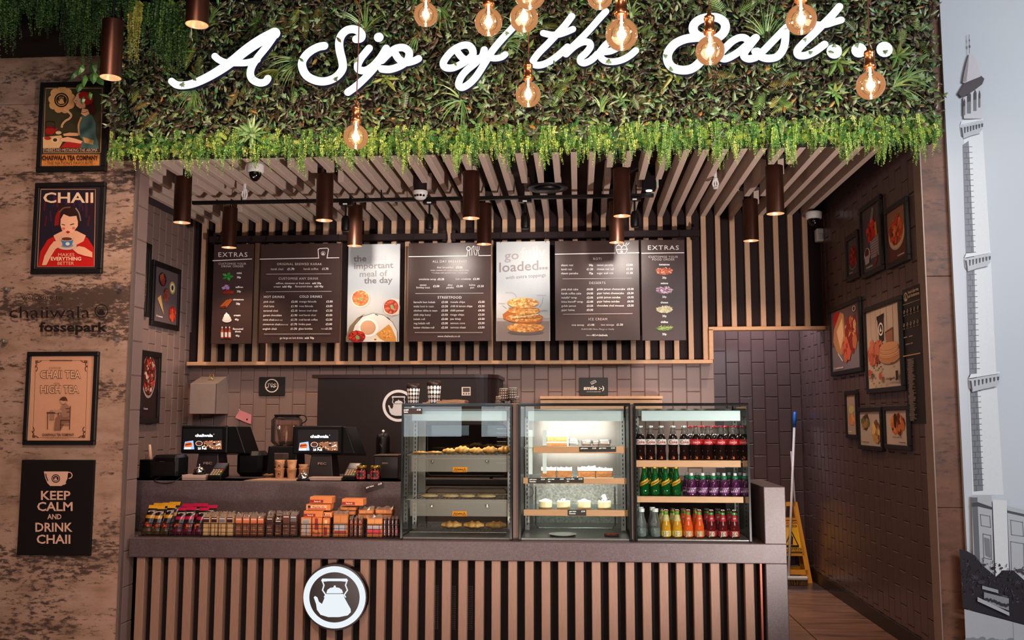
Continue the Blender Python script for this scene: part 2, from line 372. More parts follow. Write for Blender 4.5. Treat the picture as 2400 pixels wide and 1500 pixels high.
class Art:
    """layers are thin solid steps a fraction of a millimetre apart"""
    def __init__(s, mapper, normal=(0, -1, 0), step=0.0004, base=0.0006):
        s.mb = MB(); s.map = mapper; s.n = Vector(normal); s.step = step; s.base = base; s.k = 0; s.j = 0.0
    def _p(s, x, y, k=None): return s.map(x, y) + s.n * (s.base + s.step * ((s.k if k is None else k) + s.j))
    def nudge(s): s.j = (s.j + .13) % .9
    def poly(s, pts, c):
        s.k += 1; s.mb.col(c); s.mb.add([s._p(*p) for p in pts], [tuple(range(len(pts)))]); return s
    def rect(s, x0, y0, x1, y1, c): return s.poly([(x0, y1), (x1, y1), (x1, y0), (x0, y0)], c)
    def ell(s, cx, cy, rx, ry, c, n=24, a0=0): return s.poly([(cx + rx * math.cos(a0 + 2 * math.pi * i / n), cy + ry * math.sin(a0 + 2 * math.pi * i / n)) for i in range(n)], c)
    def ring(s, cx, cy, r0, r1, c, n=32, ry=1.0, a0=0.0, a1=2 * math.pi):
        s.k += 1; s.mb.col(c); vs = []; fs = []
        for i in range(n + 1):
            a = a0 + (a1 - a0) * i / n
            for r in (r0, r1): vs.append(s._p(cx + r * math.cos(a), cy + r * ry * math.sin(a)))
        for i in range(n): fs.append((2 * i, 2 * i + 1, 2 * i + 3, 2 * i + 2))
        s.mb.add(vs, fs); return s
    def line(s, pts, w, c, close=False, up=True):
        if up: s.k += 1
        s.nudge()
        if len(pts) > 2 and not close:
            s.mb.col(c); n = len(pts); vs = []
            for i in range(n):
                a, b = pts[max(i - 1, 0)], pts[i]; d = pts[min(i + 1, n - 1)]
                t1 = Vector((b[0] - a[0], b[1] - a[1])); t2 = Vector((d[0] - b[0], d[1] - b[1]))
                if t1.length < 1e-9: t1 = t2
                if t2.length < 1e-9: t2 = t1
                t1.normalize(); t2.normalize(); t = (t1 + t2)
                t = t.normalized() if t.length > 1e-6 else t1
                nx, ny = -t.y, t.x; q = max(.45, abs(-t1.y * nx + t1.x * ny)); q = w / 2 / q
                vs += [s._p(b[0] - nx * q, b[1] - ny * q), s._p(b[0] + nx * q, b[1] + ny * q)]
            s.mb.add(vs, [(2 * i, 2 * i + 2, 2 * i + 3, 2 * i + 1) for i in range(n - 1)]); return s
        s.mb.col(c); pts = list(pts) + ([pts[0]] if close else [])
        for a, b in zip(pts, pts[1:]):
            dx, dy = b[0] - a[0], b[1] - a[1]; L = math.hypot(dx, dy) or 1
            nx, ny = -dy / L * w / 2, dx / L * w / 2; ex, ey = dx / L * w * 0.3, dy / L * w * 0.3
            s.mb.add([s._p(a[0] - nx - ex, a[1] - ny - ey), s._p(b[0] - nx + ex, b[1] - ny + ey), s._p(b[0] + nx + ex, b[1] + ny + ey), s._p(a[0] + nx - ex, a[1] + ny - ey)], [(0, 1, 2, 3)])
        return s
    def curve(s, pts, w, c, n=5):
        q = smooth_path([(x, y, 0) for x, y in pts], n); return s.line([(v.x, v.y) for v in q], w, c)
    def text(s, t, x, y, h, c, x1=None, al='l', bold=0.0, shear=0.0, slope=0.0, space=1.0, stretch=1.0):
        """x,y: baseline start in photo pixels, h: capital height; x1: right edge to fit"""
        vs, fs = text_mesh(t, bold, shear, space)
        if not vs: return s
        k = h / CAPH; mx = max(v[0] for v in vs); mn = min(v[0] for v in vs)
        kx = k * stretch
        if x1 is not None: kx = (x1 - x) / (mx - mn)
        w = (mx - mn) * kx
        if al == 'c': x = x - w / 2
        if al == 'r': x = x - w
        s.k += 1; s.mb.col(c)
        s.mb.add([s._p(x + (v[0] - mn) * kx, y - v[1] * k + slope * (v[0] - mn) * kx) for v in vs], fs); return s
    def kettle(s, cx, cy, R, c, kx=1.0):
        def q(L): return [(cx + (x - 1468) / 215 * R * kx, cy + (y - 500) / 215 * R) for x, y in L]
        s.poly(q([(1408, 476), (1528, 476), (1537, 502), (1560, 545), (1580, 580), (1581, 602), (1560, 624), (1500, 636), (1425, 636), (1372, 620), (1347, 585), (1341, 545), (1325, 500), (1334, 490), (1350, 500), (1361, 530), (1382, 545), (1396, 512)]), c)
        s.poly(q([(1412, 470), (1420, 447), (1440, 434), (1461, 431), (1465, 418), (1475, 418), (1479, 431), (1500, 434), (1520, 448), (1528, 470)]), c)
        s.line(q([(1398, 500), (1408, 482), (1386, 450), (1396, 416), (1384, 386)]), R * 9 / 215, c)
        s.poly(q([(1376, 384), (1384, 370), (1554, 370), (1563, 384), (1554, 392), (1510, 388), (1430, 388), (1386, 392)]), c)
        s.line(q([(1555, 386), (1545, 416), (1558, 450), (1536, 482), (1546, 500)]), R * 9 / 215, c)
        return s
    def logo(s, cx, cy, R, c, kx=1.0, w=0.2):
        n = 28; s.k += 1; s.mb.col(c); vs = []
        for i in range(n + 1):
            a = 2 * math.pi * i / n
            for r in (R * (1 - w), R): vs.append(s._p(cx + r * math.cos(a) * kx, cy + r * math.sin(a)))
        s.mb.add(vs, [(2 * i, 2 * i + 1, 2 * i + 3, 2 * i + 2) for i in range(n)])
        return s.kettle(cx, cy, R, c, kx)
    def build(s, name, m, parent): return s.mb.build(name, m, parent)
def plY(Y): return lambda x, y: atY(x, y, Y)
def plX(X): return lambda x, y: atX(x, y, X)
# ================================================================ THE SETTING
LX, RX = -3.50, 2.112          # side walls
YF, YB, YP = 5.85, 8.25, 9.05  # shop front, back wall, end of the passage
ZC, ZB = 3.33, 3.205           # ceiling, underside of its battens
YBAT = 8.14
LEDGE_Z, LEDGE_Y = 0.7155, 5.75
TILL_Z, TILL_Y = 1.0415, 6.15
PASS_X = 1.135
HEAD_Z = 2.217; TRIM_Z = 1.935
# floor of large planks and tiles
M_floor = ramp_mat('brown_floor_plank', [(0.3, '#4a332b'), (0.5, '#7a5847'), (0.75, '#96705c')], 6, (0.35, 2.5, 1), 0.32, 0.05)
M_floor2 = ramp_mat('dark_floor_tile', [(0.3, '#2b2020'), (0.6, '#4c3a38')], 9, (1, 1, 1), 0.3, 0.05)
fl = struct(MB().box(-8, 8, -5, 10, -0.06, -0.012).build('floor', M_grout_dk, origin=(0, 0, 0)))
ang = math.radians(-28)
def plank_mb(poly, m, name):
    b = MB(); n = len(poly)
    b.add([(x, y, -0.012) for x, y in poly] + [(x, y, 0) for x, y in poly], [tuple(range(n))[::-1], tuple(n + i for i in range(n))] + [(i, (i + 1) % n, n + (i + 1) % n, n + i) for i in range(n)])
    return b.build(name, m, fl)
for i in range(10):
    for j in range(-7, 4):
        x0 = -3.4 + j * 0.0 + i * 0.62; y1 = 8.30 - (j + 7) * 1.24 - (0.62 if i % 2 else 0)
        if i % 2 and j == -7: plank_mb([(x0 + .004, 8.30 - .616), (x0 + .616, 8.30 - .616), (x0 + .616, 8.296), (x0 + .004, 8.296)], M_floor, 'floor_tile')
        y0 = y1 - 1.24
        if y1 < -4.5: continue
        plank_mb([(x0 + .004, y0 + .004), (x0 + .616, y0 + .004), (x0 + .616, y1 - .004), (x0 + .004, y1 - .004)], M_floor, 'floor_tile')
for i in range(3):
    for j in range(2):
        x0 = 0.95 + i * 0.42; y0 = 8.335 + j * 0.36
        plank_mb([(x0, y0), (x0 + .416, y0), (x0 + .416, y0 + .356), (x0, y0 + .356)], M_floor2, 'floor_tile')
struct(MB().box(1.14, RX, 8.305, 8.33, -0.012, 0.006).build('trim_5', M_steel))

# walls: a plain core each, carrying its tiles
wall_back = struct(MB().box(LX - .1, PASS_X, YB, YB + .15, 0, ZC).box(LX - .1, RX + .1, 8.21, 8.30, HEAD_Z + .01, ZC).build('wall_back', M_grout, origin=(0, YB, 0)))
wall_left = struct(MB().box(LX - .12, LX, YF - .1, YB, 0, ZC).build('wall_left', M_grout_dk, origin=(LX, YF, 0)))
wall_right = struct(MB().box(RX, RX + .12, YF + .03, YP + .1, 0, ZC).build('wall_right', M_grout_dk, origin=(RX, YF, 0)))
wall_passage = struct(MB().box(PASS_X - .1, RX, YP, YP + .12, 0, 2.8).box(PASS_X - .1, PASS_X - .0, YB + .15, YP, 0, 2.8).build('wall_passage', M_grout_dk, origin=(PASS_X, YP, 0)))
ceiling = struct(MB().box(LX - .1, RX + .1, YF + .03, YB, ZC, ZC + .08).box(-2.79, RX - .01, 5.62, YF + .03, ZC, ZC + .08).box(PASS_X - .1, RX + .1, YB + .05, YP + .1, 2.8, 2.86).build('ceiling', M_dark, origin=(0, 7, ZC)))
struct(MB().cbox(RX - .016, RX, YF + .05, YP, 0, 0.105, .004).build('baseboard_right', mat('black_baseboard', '#120d0e', 0.35)))
struct(MB().cbox(PASS_X + .005, RX - .02, YP - .016, YP, 0, 0.105, .004).build('baseboard_back', MATS['black_baseboard']))

def tile_mesh(name, w, h, m, d=0.009, b=0.0055, g=0.0013):
    """pillow-edged tile standing on plane y=0, facing -y, centred on x"""
    x0, x1, z0, z1 = -w / 2 + g, w / 2 - g, g, h - g
    vs = [(x0, 0, z0), (x1, 0, z0), (x1, 0, z1), (x0, 0, z1), (x0, -d * .45, z0), (x1, -d * .45, z0), (x1, -d * .45, z1), (x0, -d * .45, z1),
          (x0 + b, -d, z0 + b), (x1 - b, -d, z0 + b), (x1 - b, -d, z1 - b), (x0 + b, -d, z1 - b)]
    fs = [(0, 1, 5, 4), (1, 2, 6, 5), (2, 3, 7, 6), (3, 0, 4, 7), (4, 5, 9, 8), (5, 6, 10, 9), (6, 7, 11, 10), (7, 4, 8, 11), (8, 9, 10, 11)]
    me = bpy.data.meshes.new(name); me.from_pydata(vs, [], fs); me.materials.append(m); return me
TW, TH = 0.12, 0.218
def tiling(wall, m, n0, n1, place, z0, z1, phase=0.0, limit=300, order=None, hole=None):
    """columns of upright tiles, every second column raised by half a tile"""
    me = tile_mesh(wall.name + '_tile', TW, TH, m); org = WORLD[wall.name]; cells = []
    for i in range(n0, n1):
        off = (i % 2) * TH / 2 + phase
        k = int((z0 - off) / TH) - 1
        while True:
            za = off + k * TH; zb = za + TH; k += 1
            if zb <= z0 + .01: continue
            if za >= z1 - .01: break
            lo, hi = max(za, z0), min(zb, z1)
            if hole and hole(i, lo, hi): continue
            cells.append((i, lo, hi))
    if order: cells.sort(key=order)
    rest = MB()
    for n, (i, lo, hi) in enumerate(cells):
        p, rz, wf = place(i)
        if n < limit:
            o = bpy.data.objects.new('tile', me); COL.objects.link(o); o.parent = wall
            o.location = Vector((p[0], p[1], lo)) - org; o.rotation_euler = (0, 0, rz); o.scale = (wf, 1, (hi - lo) / TH)
        else:
            R = Matrix.Rotation(rz, 3, 'Z'); sc_ = (hi - lo) / TH
            rest.add([R @ Vector((v.co.x * wf, v.co.y, v.co.z * sc_)) + Vector((p[0], p[1], lo)) for v in me.vertices], [tuple(q.vertices) for q in me.polygons])
    if rest.v: rest.build('tile_field', m, wall, kind='stuff')
# back wall: from behind the till counter up to the trim
tiling(wall_back, M_tile, 0, 39, lambda i: ((LX + TW * (i + .5), YB, 0), 0, 1), 0.84, TRIM_Z, phase=.05, limit=300)
tiling(wall_passage, M_tile_shade, 0, 9, lambda i: ((PASS_X + .03 + TW * (i + .5), YP, 0), 0, 1) if i < 8 else ((RX - .012, YP, 0), 0, .12), 0.105, 2.45, phase=.02, limit=300)
tiling(wall_left, M_tile, 0, 20, lambda i: ((LX, YB - TW * (i + .5), 0), math.pi / 2, 1), 0.95, ZB, phase=.1, limit=300, order=lambda c: c[0])
tiling(wall_right, M_tile_shade, 0, 27, lambda i: ((RX, 5.885 + TW * (i + .5), 0), -math.pi / 2, 1), 0.105, ZB, phase=.03, limit=300, order=lambda c: c[0],
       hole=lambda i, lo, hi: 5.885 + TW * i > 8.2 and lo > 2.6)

# battens on the back wall run on overhead as ceiling battens
PIT = 0.12387; BX0 = -1.0067
bat_i = range(-20, 25)
panel = struct(MB().box(LX + .04, PASS_X, 8.185, 8.21, TRIM_Z, ZC).box(PASS_X, RX, 8.185, 8.21, HEAD_Z, ZC).build('trim_1', M_dark, origin=(0, 8.2, TRIM_Z), label='dark panel behind the wall battens'))
for i in bat_i:
    x = BX0 + i * PIT
    if x < LX + .06 or x > RX - .02: continue
    zb = TRIM_Z + .02 if x < PASS_X - .03 else HEAD_Z + .02
    MB().cbox(x - .022, x + .022, YBAT, 8.185, zb, ZC - .002, .002).build('batten', M_batten, panel)
struct(MB().cbox(LX + .03, PASS_X + .02, 8.115, 8.21, TRIM_Z - .012, TRIM_Z + .02, .003).build('trim_2', M_trim))
struct(MB().cbox(PASS_X - .012, PASS_X + .025, 8.115, 8.21, TRIM_Z + .02, HEAD_Z, .003).build('trim_3', M_trim))
struct(MB().cbox(PASS_X - .012, RX - .002, 8.115, 8.21, HEAD_Z - .012, HEAD_Z + .02, .003).build('trim_4', M_trim))
# holes in the ceiling battens round the lamps, the vent and the detectors
LX5 = [-2.895, -1.831, -0.757, 0.322, 1.395]
holes = [(x, 6.6, .10, .13) for x in LX5] + [(x, 7.54, .10, .13) for x in LX5] + [(-0.25, 7.02, .16, .15), (-1.13, 6.9, .07, .09), (-2.0, 6.2, .09, .1), (0.56, 6.95, .09, .12)]
def cut(x):
    segs = [(5.72, YBAT)]
    for hx, hy, rx, ry in holes:
        if abs(x - hx) < rx:
            ns = []
            for a, b in segs:
                if hy - ry > a and hy + ry < b: ns += [(a, hy - ry), (hy + ry, b)]
                else: ns.append((a, b))
            segs = ns
    return segs
for i in bat_i:
    x = BX0 + i * PIT
    if x < LX + .03 or x > RX - .02: continue
    for a, b in cut(x):
        if x < -2.77: a = max(a, 5.88)
        MB().cbox(x - .022, x + .022, a, b, ZB, ZC, .002).build('ceiling_batten', M_batten_c, ceiling)

# left pillar: cladding boards on the face, tiled return beside the opening
XS = -2.812   # edge of the cladding
wfl = struct(MB().box(-6.0, XS - .012, 5.74, 5.868, 0, 5).build('wall_front_left', M_dark, origin=(-4, 5.74, 0)))
zz = [0, 0.72, 1.62, 2.50, 3.14, 3.50, 5.0]
zz = [0, 3.02, 3.49, 5.0]
for a, b in zip(zz, zz[1:]):
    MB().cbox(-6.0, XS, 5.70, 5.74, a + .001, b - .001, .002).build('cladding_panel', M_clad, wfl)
# the side of the pillar, one tile wide
ret = struct(MB().box(XS - .012, XS, 5.74, 5.87, 0, 5).build('wall_front_left_return', M_grout, origin=(XS, 5.8, 0)))
mt = tile_mesh('return_tile', .142, TH, M_tile)
for k in range(15):
    o = bpy.data.objects.new('tile', mt); COL.objects.link(o); o.parent = ret; o.rotation_euler = (0, 0, math.pi / 2)
    o.location = Vector((XS, 5.80, -.02 + k * TH)) - WORLD[ret.name]
struct(MB().box(XS - .004, XS + .011, 5.694, 5.728, 0, 5).build('trim_6', mat('grey_metal_bead', '#7d6c66', 0.4, metal=.4)))
# right pillar
XR0, XR1 = 2.107, 2.245
wfr = struct(MB().box(XR0, 6, 5.82, 6.2, 0, 5).build('wall_front_right', M_dark, origin=(3, 5.82, 0)))
zz = [0, 0.93, 2.31, 3.4, 5.0]
for a, b in zip(zz, zz[1:]):
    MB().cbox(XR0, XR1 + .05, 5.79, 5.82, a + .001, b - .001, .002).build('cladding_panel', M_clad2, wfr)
struct(MB().box(XR0 - .006, XR0 + .001, 5.78, 5.90, 0, 5).build('trim_7', mat('pale_metal_bead', '#8a7468', 0.45, metal=.2)))

# canopy soffit above the hanging plants
struct(MB().box(-6, XR0, 3.0, 5.7, 4.12, 4.3).box(-6, -2.80, 5.25, 5.69, atY(100, 66, 5.25).z, 4.1).build('wall_front_canopy', M_black, origin=(0, 5.3, 4.0)))

# ---------------------------------------------------------------- printed mural
XM = 2.258
mu = thing('printed_mural', 'tall black and white mural of a minaret and garden, right of the shop', 'mural', (3.0, 5.76, 0))
MB().box(XM, 5.2, 5.76, 5.785, 0, 5).build('panel', mat('pale_mural_print', '#c3cad2', 0.55, var=.05, scale=1.5), mu)
A = Art(plY(5.76)); G = lambda v: '#%02x%02x%02x' % (v, v, v + 4)
def mp_(L): return L
# tower shaft and its shaded left side
A.poly([(2258, 290), (2302, 290), (2322, 600), (2336, 900), (2352, 1160), (2278, 1160), (2270, 900), (2262, 600)], '#dce2e6')
A.poly([(2256, 340), (2270, 330), (2283, 600), (2290, 900), (2304, 1150), (2282, 1152), (2272, 900), (2263, 600)], '#767982')
for y in range(345, 1150, 13):
    t = (y - 340) / 810.0; x0 = 2258 + 24 * t; A.line([(x0, y), (x0 + 20 + 4 * t, y - 1)], 1.3, '#4a4c54', up=(y == 345))
    A.line([(x0 + (6 if (y // 13) % 2 else 12), y), (x0 + (6 if (y // 13) % 2 else 12) + .5, y + 13)], 1.2, '#4a4c54', up=False)
for cx, cy, w in [(2276, 292, 54), (2290, 603, 62), (2305, 885, 72)]:
    A.poly([(cx - w / 2, cy + 4), (cx + w / 2, cy - 8), (cx + w / 2 - 1, cy + 12), (cx + w / 2 - 8, cy + 20), (cx - w / 2 + 9, cy + 34), (cx - w / 2 + 2, cy + 24)], '#b7bcc2')
    for k in range(8):
        x = cx - w / 2 + 3 + k * w / 8; y = cy + 8 - k * 1.4
        A.poly([(x, y), (x + 4.2, y - .5), (x + 3.6, y + 14 - k * .9), (x + 1, y + 15 - k * .9)], '#2c2a34') if k else A.poly([(x - 2, y - 1), (x + 3, y), (x + 6, y + 24), (x + 1, y + 20)], '#35303a')
    A.poly([(cx - w / 2, cy + 2), (cx + w / 2, cy - 10), (cx + w / 2, cy - 22 + 8), (cx - w / 2 + 4, cy - 8)], '#dfe4e8')
    A.line([(cx - w / 2 + 9, cy + 34), (cx, cy + 27), (cx + w / 2 - 8, cy + 22)], 1.5, '#5a5a62')
# lantern and dome
A.poly([(2255, 232), (2300, 200), (2300, 280), (2257, 280)], '#c5c8cd')
for x, y, w, h in [(2255, 232, 5, 40), (2264, 216, 9, 52), (2279, 212, 7, 50), (2291, 214, 4, 40)]:
    A.poly([(x, y + h), (x, y + 10), (x + w / 2, y), (x + w, y + 8), (x + w, y + h)], '#6d6a72')
    A.poly([(x, y + h * .5), (x, y + 10), (x + w / 2, y), (x + w, y + 8), (x + w, y + h * .45)], '#2d2630')
A.poly([(2243, 222), (2258, 196), (2296, 180), (2304, 187), (2299, 200), (2252, 232)], '#3a2c33')
A.poly([(2253, 196), (2256, 176), (2262, 150), (2270, 128), (2276, 130), (2286, 146), (2292, 164), (2295, 182), (2258, 197)], '#c9c5ca')
A.poly([(2253, 196), (2256, 176), (2262, 150), (2268, 130), (2266, 160), (2262, 194)], '#8e878d')
A.line([(2268, 84), (2269, 128)], 1.4, '#6f6468'); A.ell(2269, 112, 2.2, 4, '#5b4f55'); A.ell(2268.5, 98, 1.6, 3, '#5b4f55')
# buildings
A.poly([(2274, 1160), (2320, 1160), (2328, 1400), (2278, 1330)], '#b3b8be'); A.poly([(2274, 1165), (2287, 1165), (2294, 1330), (2280, 1300)], '#646870')
A.poly([(2274, 1178), (2288, 1176), (2322, 1188), (2322, 1194), (2288, 1186), (2274, 1187)], '#3f4048')
for x0, y0, x1, y1 in [(2294, 1205, 2316, 1235), (2300, 1250, 2318, 1310)]:
    A.line([(x0, y0), (x1, y0 + 4), (x1 + 2, y1), (x0 + 2, y1 - 4)], 1.6, '#6e7178', close=True)
A.poly([(2303, 1258), (2315, 1262), (2318, 1306), (2306, 1300)], '#7d8087')
A.poly([(2322, 1170), (2355, 1172), (2362, 1380), (2330, 1370)], '#dde2e5')
A.poly([(2356, 1185), (2700, 1262), (2700, 1440), (2364, 1380)], '#b8bdc3')
A.poly([(2356, 1195), (2700, 1272), (2700, 1278), (2356, 1201)], '#4b4c54')
for x0, y0, x1, y1 in [(2364, 1218, 2392, 1256), (2364, 1268, 2394, 1340), (2399, 1225, 2420, 1262), (2399, 1276, 2420, 1345)]:
    A.line([(x0, y0), (x1, y0 + 5), (x1 + 2, y1), (x0 + 2, y1 - 4)], 1.8, '#777a82', close=True)
rnd = random.Random(5)
A.poly([(2244, 1285), (2262, 1290), (2280, 1300), (2300, 1325), (2330, 1350), (2345, 1335), (2370, 1335), (2400, 1362), (2440, 1390), (2760, 1420), (2760, 1560), (2440, 1474), (2400, 1462), (2340, 1445), (2290, 1432), (2252, 1422)], '#1b151d')
for k in range(230):
    x = 2246 + rnd.random() * 180; y = 1300 + rnd.random() * 90 + (x - 2246) * .22
    s_ = 2 + rnd.random() * 6; g = rnd.choice(['#120d14', '#241b26', '#35303a', '#4d4853', '#171018'])
    A.poly([(x + s_ * math.cos(t) * (1 + rnd.random() * .6), y + s_ * .7 * math.sin(t)) for t in [0, 1.1, 2.2, 3.3, 4.4, 5.4]], g) if k % 12 == 0 else A.line([(x, y), (x + rnd.uniform(-5, 5), y - rnd.random() * 8)], 1.6, g, up=False)
A.poly([(2296, 1370), (2333, 1380), (2334, 1388), (2296, 1378)], '#9aa0a6')
A.poly([(2300, 1385), (2358, 1400), (2358, 1428), (2300, 1408)], '#8b9096')
for k in range(14): A.ell(2303 + k * 4, 1399 + k * 1.1 + rnd.random() * 5, 3.2, 3.6, '#2a2830', n=7)
A.poly([(2284, 1396), (2358, 1432), (2358, 1440), (2284, 1406)], '#aeb4ba')
A.poly([(2253, 1424), (2440, 1474), (2760, 1560), (2760, 1800), (2270, 1800)], '#adb3b9')
A.line([(2366, 1455), (2368, 1500)], 1.5, '#8a8f96')
for k in range(10): A.ell(2262 + k * 11, 1492 + rnd.random() * 8, 8, 5, '#7f858d', n=8)
A.build('mural_print', vcol_mat('mural_ink', .5, gain=.95, noise=.05), mu)

# ================================================================ GREEN WALL
gw = thing('plant_hedge', 'wide hedge wall of dark mixed leaves with bright fern fringe above the counter', 'green wall', (-0.4, 5.5, 3.06))
MB().box(-2.86, XR0 - .01, 5.50, 5.60, 3.07, 4.05).build('backing_panel', mat('dark_moss_backing', '#120e08', 0.9), gw)
M_leaf = vcol_mat('leaf', 0.38, gain=1.25, noise=.35, scale=25, spec=0.6)
M_fringe = vcol_mat('fringe_leaf', 0.5, gain=1.1, noise=.3, scale=40, spec=0.4)
rg = random.Random(11)
PAL_D = ['#2b2a1a', '#33271a', '#3f3022', '#2a3018', '#35291f', '#4a3524', '#2a2f1e', '#54422c', '#343820', '#5a4632']
PAL_G = ['#4d5f30', '#66783f', '#44582f', '#78875a', '#5f7648', '#8a9670', '#5a8a4c']
PAL_O = ['#9a6a2c', '#98783c', '#7c5222']
def leafcol():
    t = rg.random()
    c = rg.choice(PAL_D) if t < .66 else (rg.choice(PAL_G) if t < .982 else rg.choice(PAL_O))
    return lin(c)
def orient(d, n):
    d = d.normalized(); n = (n - d * n.dot(d)).normalized(); s_ = d.cross(n); return d, n, s_
def leaf(mb, p, d, n, L, w, c, curl=.15):
    d, n, s_ = orient(d, n)
    mb.cc = c
    mb.add([p, p + d * L * .35 + s_ * w * .5 - n * w * .12, p + d * L * .38 + n * w * .16, p + d * L * .35 - s_ * w * .5 - n * w * .12,
            p + d * L * .72 + s_ * w * .36 - n * L * curl * .5, p + d * L * .74 - n * L * curl * .3 + n * w * .1, p + d * L * .72 - s_ * w * .36 - n * L * curl * .5, p + d * L - n * L * curl],
           [(0, 1, 2), (0, 2, 3), (1, 4, 5, 2), (2, 5, 6, 3), (4, 7, 5), (5, 7, 6)])
def ivy(mb, p, d, n, L, c):
    d, n, s_ = orient(d, n); mb.cc = c
    pts = [(0, 0), (.35, -.1), (.55, .12), (.30, .32), (.42, .62), (.14, .60), (0, 1.0), (-.14, .60), (-.42, .62), (-.30, .32), (-.55, .12), (-.35, -.1)]
    vs = [p + s_ * a * L + d * b * L - n * (abs(a) * L * .25) for a, b in pts]; vs.append(p + d * .35 * L + n * .03 * L)
    mb.add(vs, [(i, (i + 1) % 12, 12) for i in range(12)])
def frond(mb, p, d, n, L, c, pairs=14, w=.22):
    d, n, s_ = orient(d, n); mb.cc = c
    for i in range(pairs):
        t = (i + 1) / (pairs + 1); q = p + d * L * t - n * L * t * t * .35; ww = L * w * math.sin(math.pi * (.12 + .86 * t)) ** .7
        for sg in (-1, 1):
            e = q + s_ * sg * ww + d * L * .05 - n * ww * .2; h_ = d * L / pairs * .36
            mb.add([q - h_, q + h_, e + h_ * .5, e - h_ * .3], [(0, 1, 2, 3)])
    r = L * .008
    mb.add([p - s_ * r, p + s_ * r, p + d * L - n * L * .35], [(0, 1, 2)])
def blade(mb, p, dirs, L, w, c, droop):
    """long grass blade bending under its weight"""
    mb.cc = c; d = dirs.normalized(); s_ = d.cross(Vector((0, 1, 0))).normalized() if abs(d.y) < .95 else Vector((1, 0, 0))
    vs = []; q = p.copy(); n_ = 6
    for i in range(n_ + 1):
        t = i / n_; ww = w * (1 - t) * (0.6 + 1.2 * min(t * 3, 1)) * .5 + .0004
        vs += [q - s_ * ww, q + s_ * ww]
        q = q + d * (L / n_); d = (d + Vector((0, 0, -droop * .22))).normalized()
    mb.add(vs, [(2 * i, 2 * i + 1, 2 * i + 3, 2 * i + 2) for i in range(n_)])
def rdir(spread=1.0, out=.5):
    a = rg.random() * 2 * math.pi
    return Vector((math.cos(a) * spread, -out * (0.4 + rg.random()), math.sin(a) * spread)), Vector((rg.uniform(-.5, .5), -1, rg.uniform(-.2, .7)))
# uncounted small foliage
fo = MB()
N = 17500
for k in range(N):
    x = rg.uniform(-2.88, XR0 - .01); z = rg.uniform(3.12, 4.02)
    if x < -2.80: z = max(z, 3.25)
    y = 5.46 + rg.random() * .05 - (rg.random() ** 3) * .10
    d, n = rdir(1, .45); p = Vector((x, y, z)); t = rg.random(); c = leafcol()
    if t < .90: leaf(fo, p, d, n, rg.uniform(.030, .060), rg.uniform(.013, .021), c)
    elif t < .95: ivy(fo, p, d, n, rg.uniform(.020, .036), lin(rg.choice(PAL_G)) if rg.random() < .7 else c)
    elif t < .975: frond(fo, p, d, n, rg.uniform(.06, .10), lin(rg.choice(PAL_G + ['#7a8a3c', '#8c8a44'])), pairs=9)
    else: leaf(fo, p, d, n, rg.uniform(.05, .07), rg.uniform(.016, .024), lin(rg.choice(PAL_G)))
fo.build('foliage', M_leaf, gw, kind='stuff')
# the larger leaves, one by one
protos = []
for k in range(6):
    b = MB(); c = [lin(q) for q in ['#5f7a42', '#6f8452', '#4c6836', '#6a8058', '#5c4a2a', '#78906a']][k]
    if k % 2: ivy(b, Vector((0, 0, 0)), Vector((0, -.3, 1)), Vector((0, -1, 0)), .05, c)
    else: leaf(b, Vector((0, 0, 0)), Vector((0, -.3, 1)), Vector((0, -1, 0)), .07, .03, c)
    me = bpy.data.meshes.new('leaf'); me.from_pydata([tuple(v) for v in b.v], [], b.f); me.materials.append(M_leaf)
    ca = me.color_attributes.new('Col', 'FLOAT_COLOR', 'CORNER'); buf = []
    for f in b.f: buf += list(c) * len(f)
    ca.data.foreach_set('color', buf); protos.append(me)
for k in range(290):
    o = bpy.data.objects.new('leaf', rg.choice(protos)); COL.objects.link(o); o.parent = gw
    p = Vector((rg.uniform(-2.8, XR0 - .04), 5.37 + rg.random() * .05, rg.uniform(3.2, 4.0)))
    o.location = p - WORLD[gw.name]; o.rotation_euler = (rg.uniform(-.5, .3), rg.uniform(0, 6.28), rg.uniform(-.5, .5)); s_ = rg.uniform(.5, .85); o.scale = (s_,) * 3
# fern fronds
def G_(px, py, Y=5.42): return atY(px, py, Y)
for px, py, ang_, L in [(352, 240, 200, .16), (368, 262, 230, .18), (372, 285, 250, .15), (455, 105, 250, .2), (440, 95, 200, .16), (470, 130, 270, .22), (500, 140, 280, .14), (612, 25, 250, .2), (640, 40, 265, .18), (660, 35, 290, .16), (700, 20, 250, .2), (715, 30, 275, .2), (745, 20, 270, .2), (690, 120, 260, .14),
                        (1315, 170, 20, .2), (1330, 190, 235, .22), (1350, 180, 200, .18), (1390, 180, 350, .16), (1700, 45, 120, .26), (1730, 30, 40, .24), (1745, 60, 350, .22), (1725, 180, 170, .22), (1800, 200, 10, .22), (1790, 215, 250, .22), (1815, 225, 320, .2), (1860, 240, 200, .18), (1890, 225, 15, .14), (1870, 170, 200, .14),
                        (1040, 40, 200, .16), (1270, 60, 0, .14), (1530, 60, 200, .14), (560, 210, 240, .16), (880, 300, 200, .12), (1120, 300, 60, .14), (1480, 240, 10, .16), (2080, 90, 240, .16), (1640, 300, 20, .12), (430, 330, 240, .14), (950, 120, 290, .14), (790, 120, 270, .12)]:
    b = MB(); a = math.radians(ang_); p = G_(px, py)
    c = lin(rg.choice(['#6d7f3c', '#8a8f45', '#5a7a34', '#7b6a35', '#96a45a', '#6b8a45']))
    frond(b, p, Vector((math.cos(a), -.35, math.sin(a))), Vector((rg.uniform(-.3, .3), -1, .3)), L * .8, c, pairs=18, w=.17)
    b.build('fern_frond', M_leaf, gw)
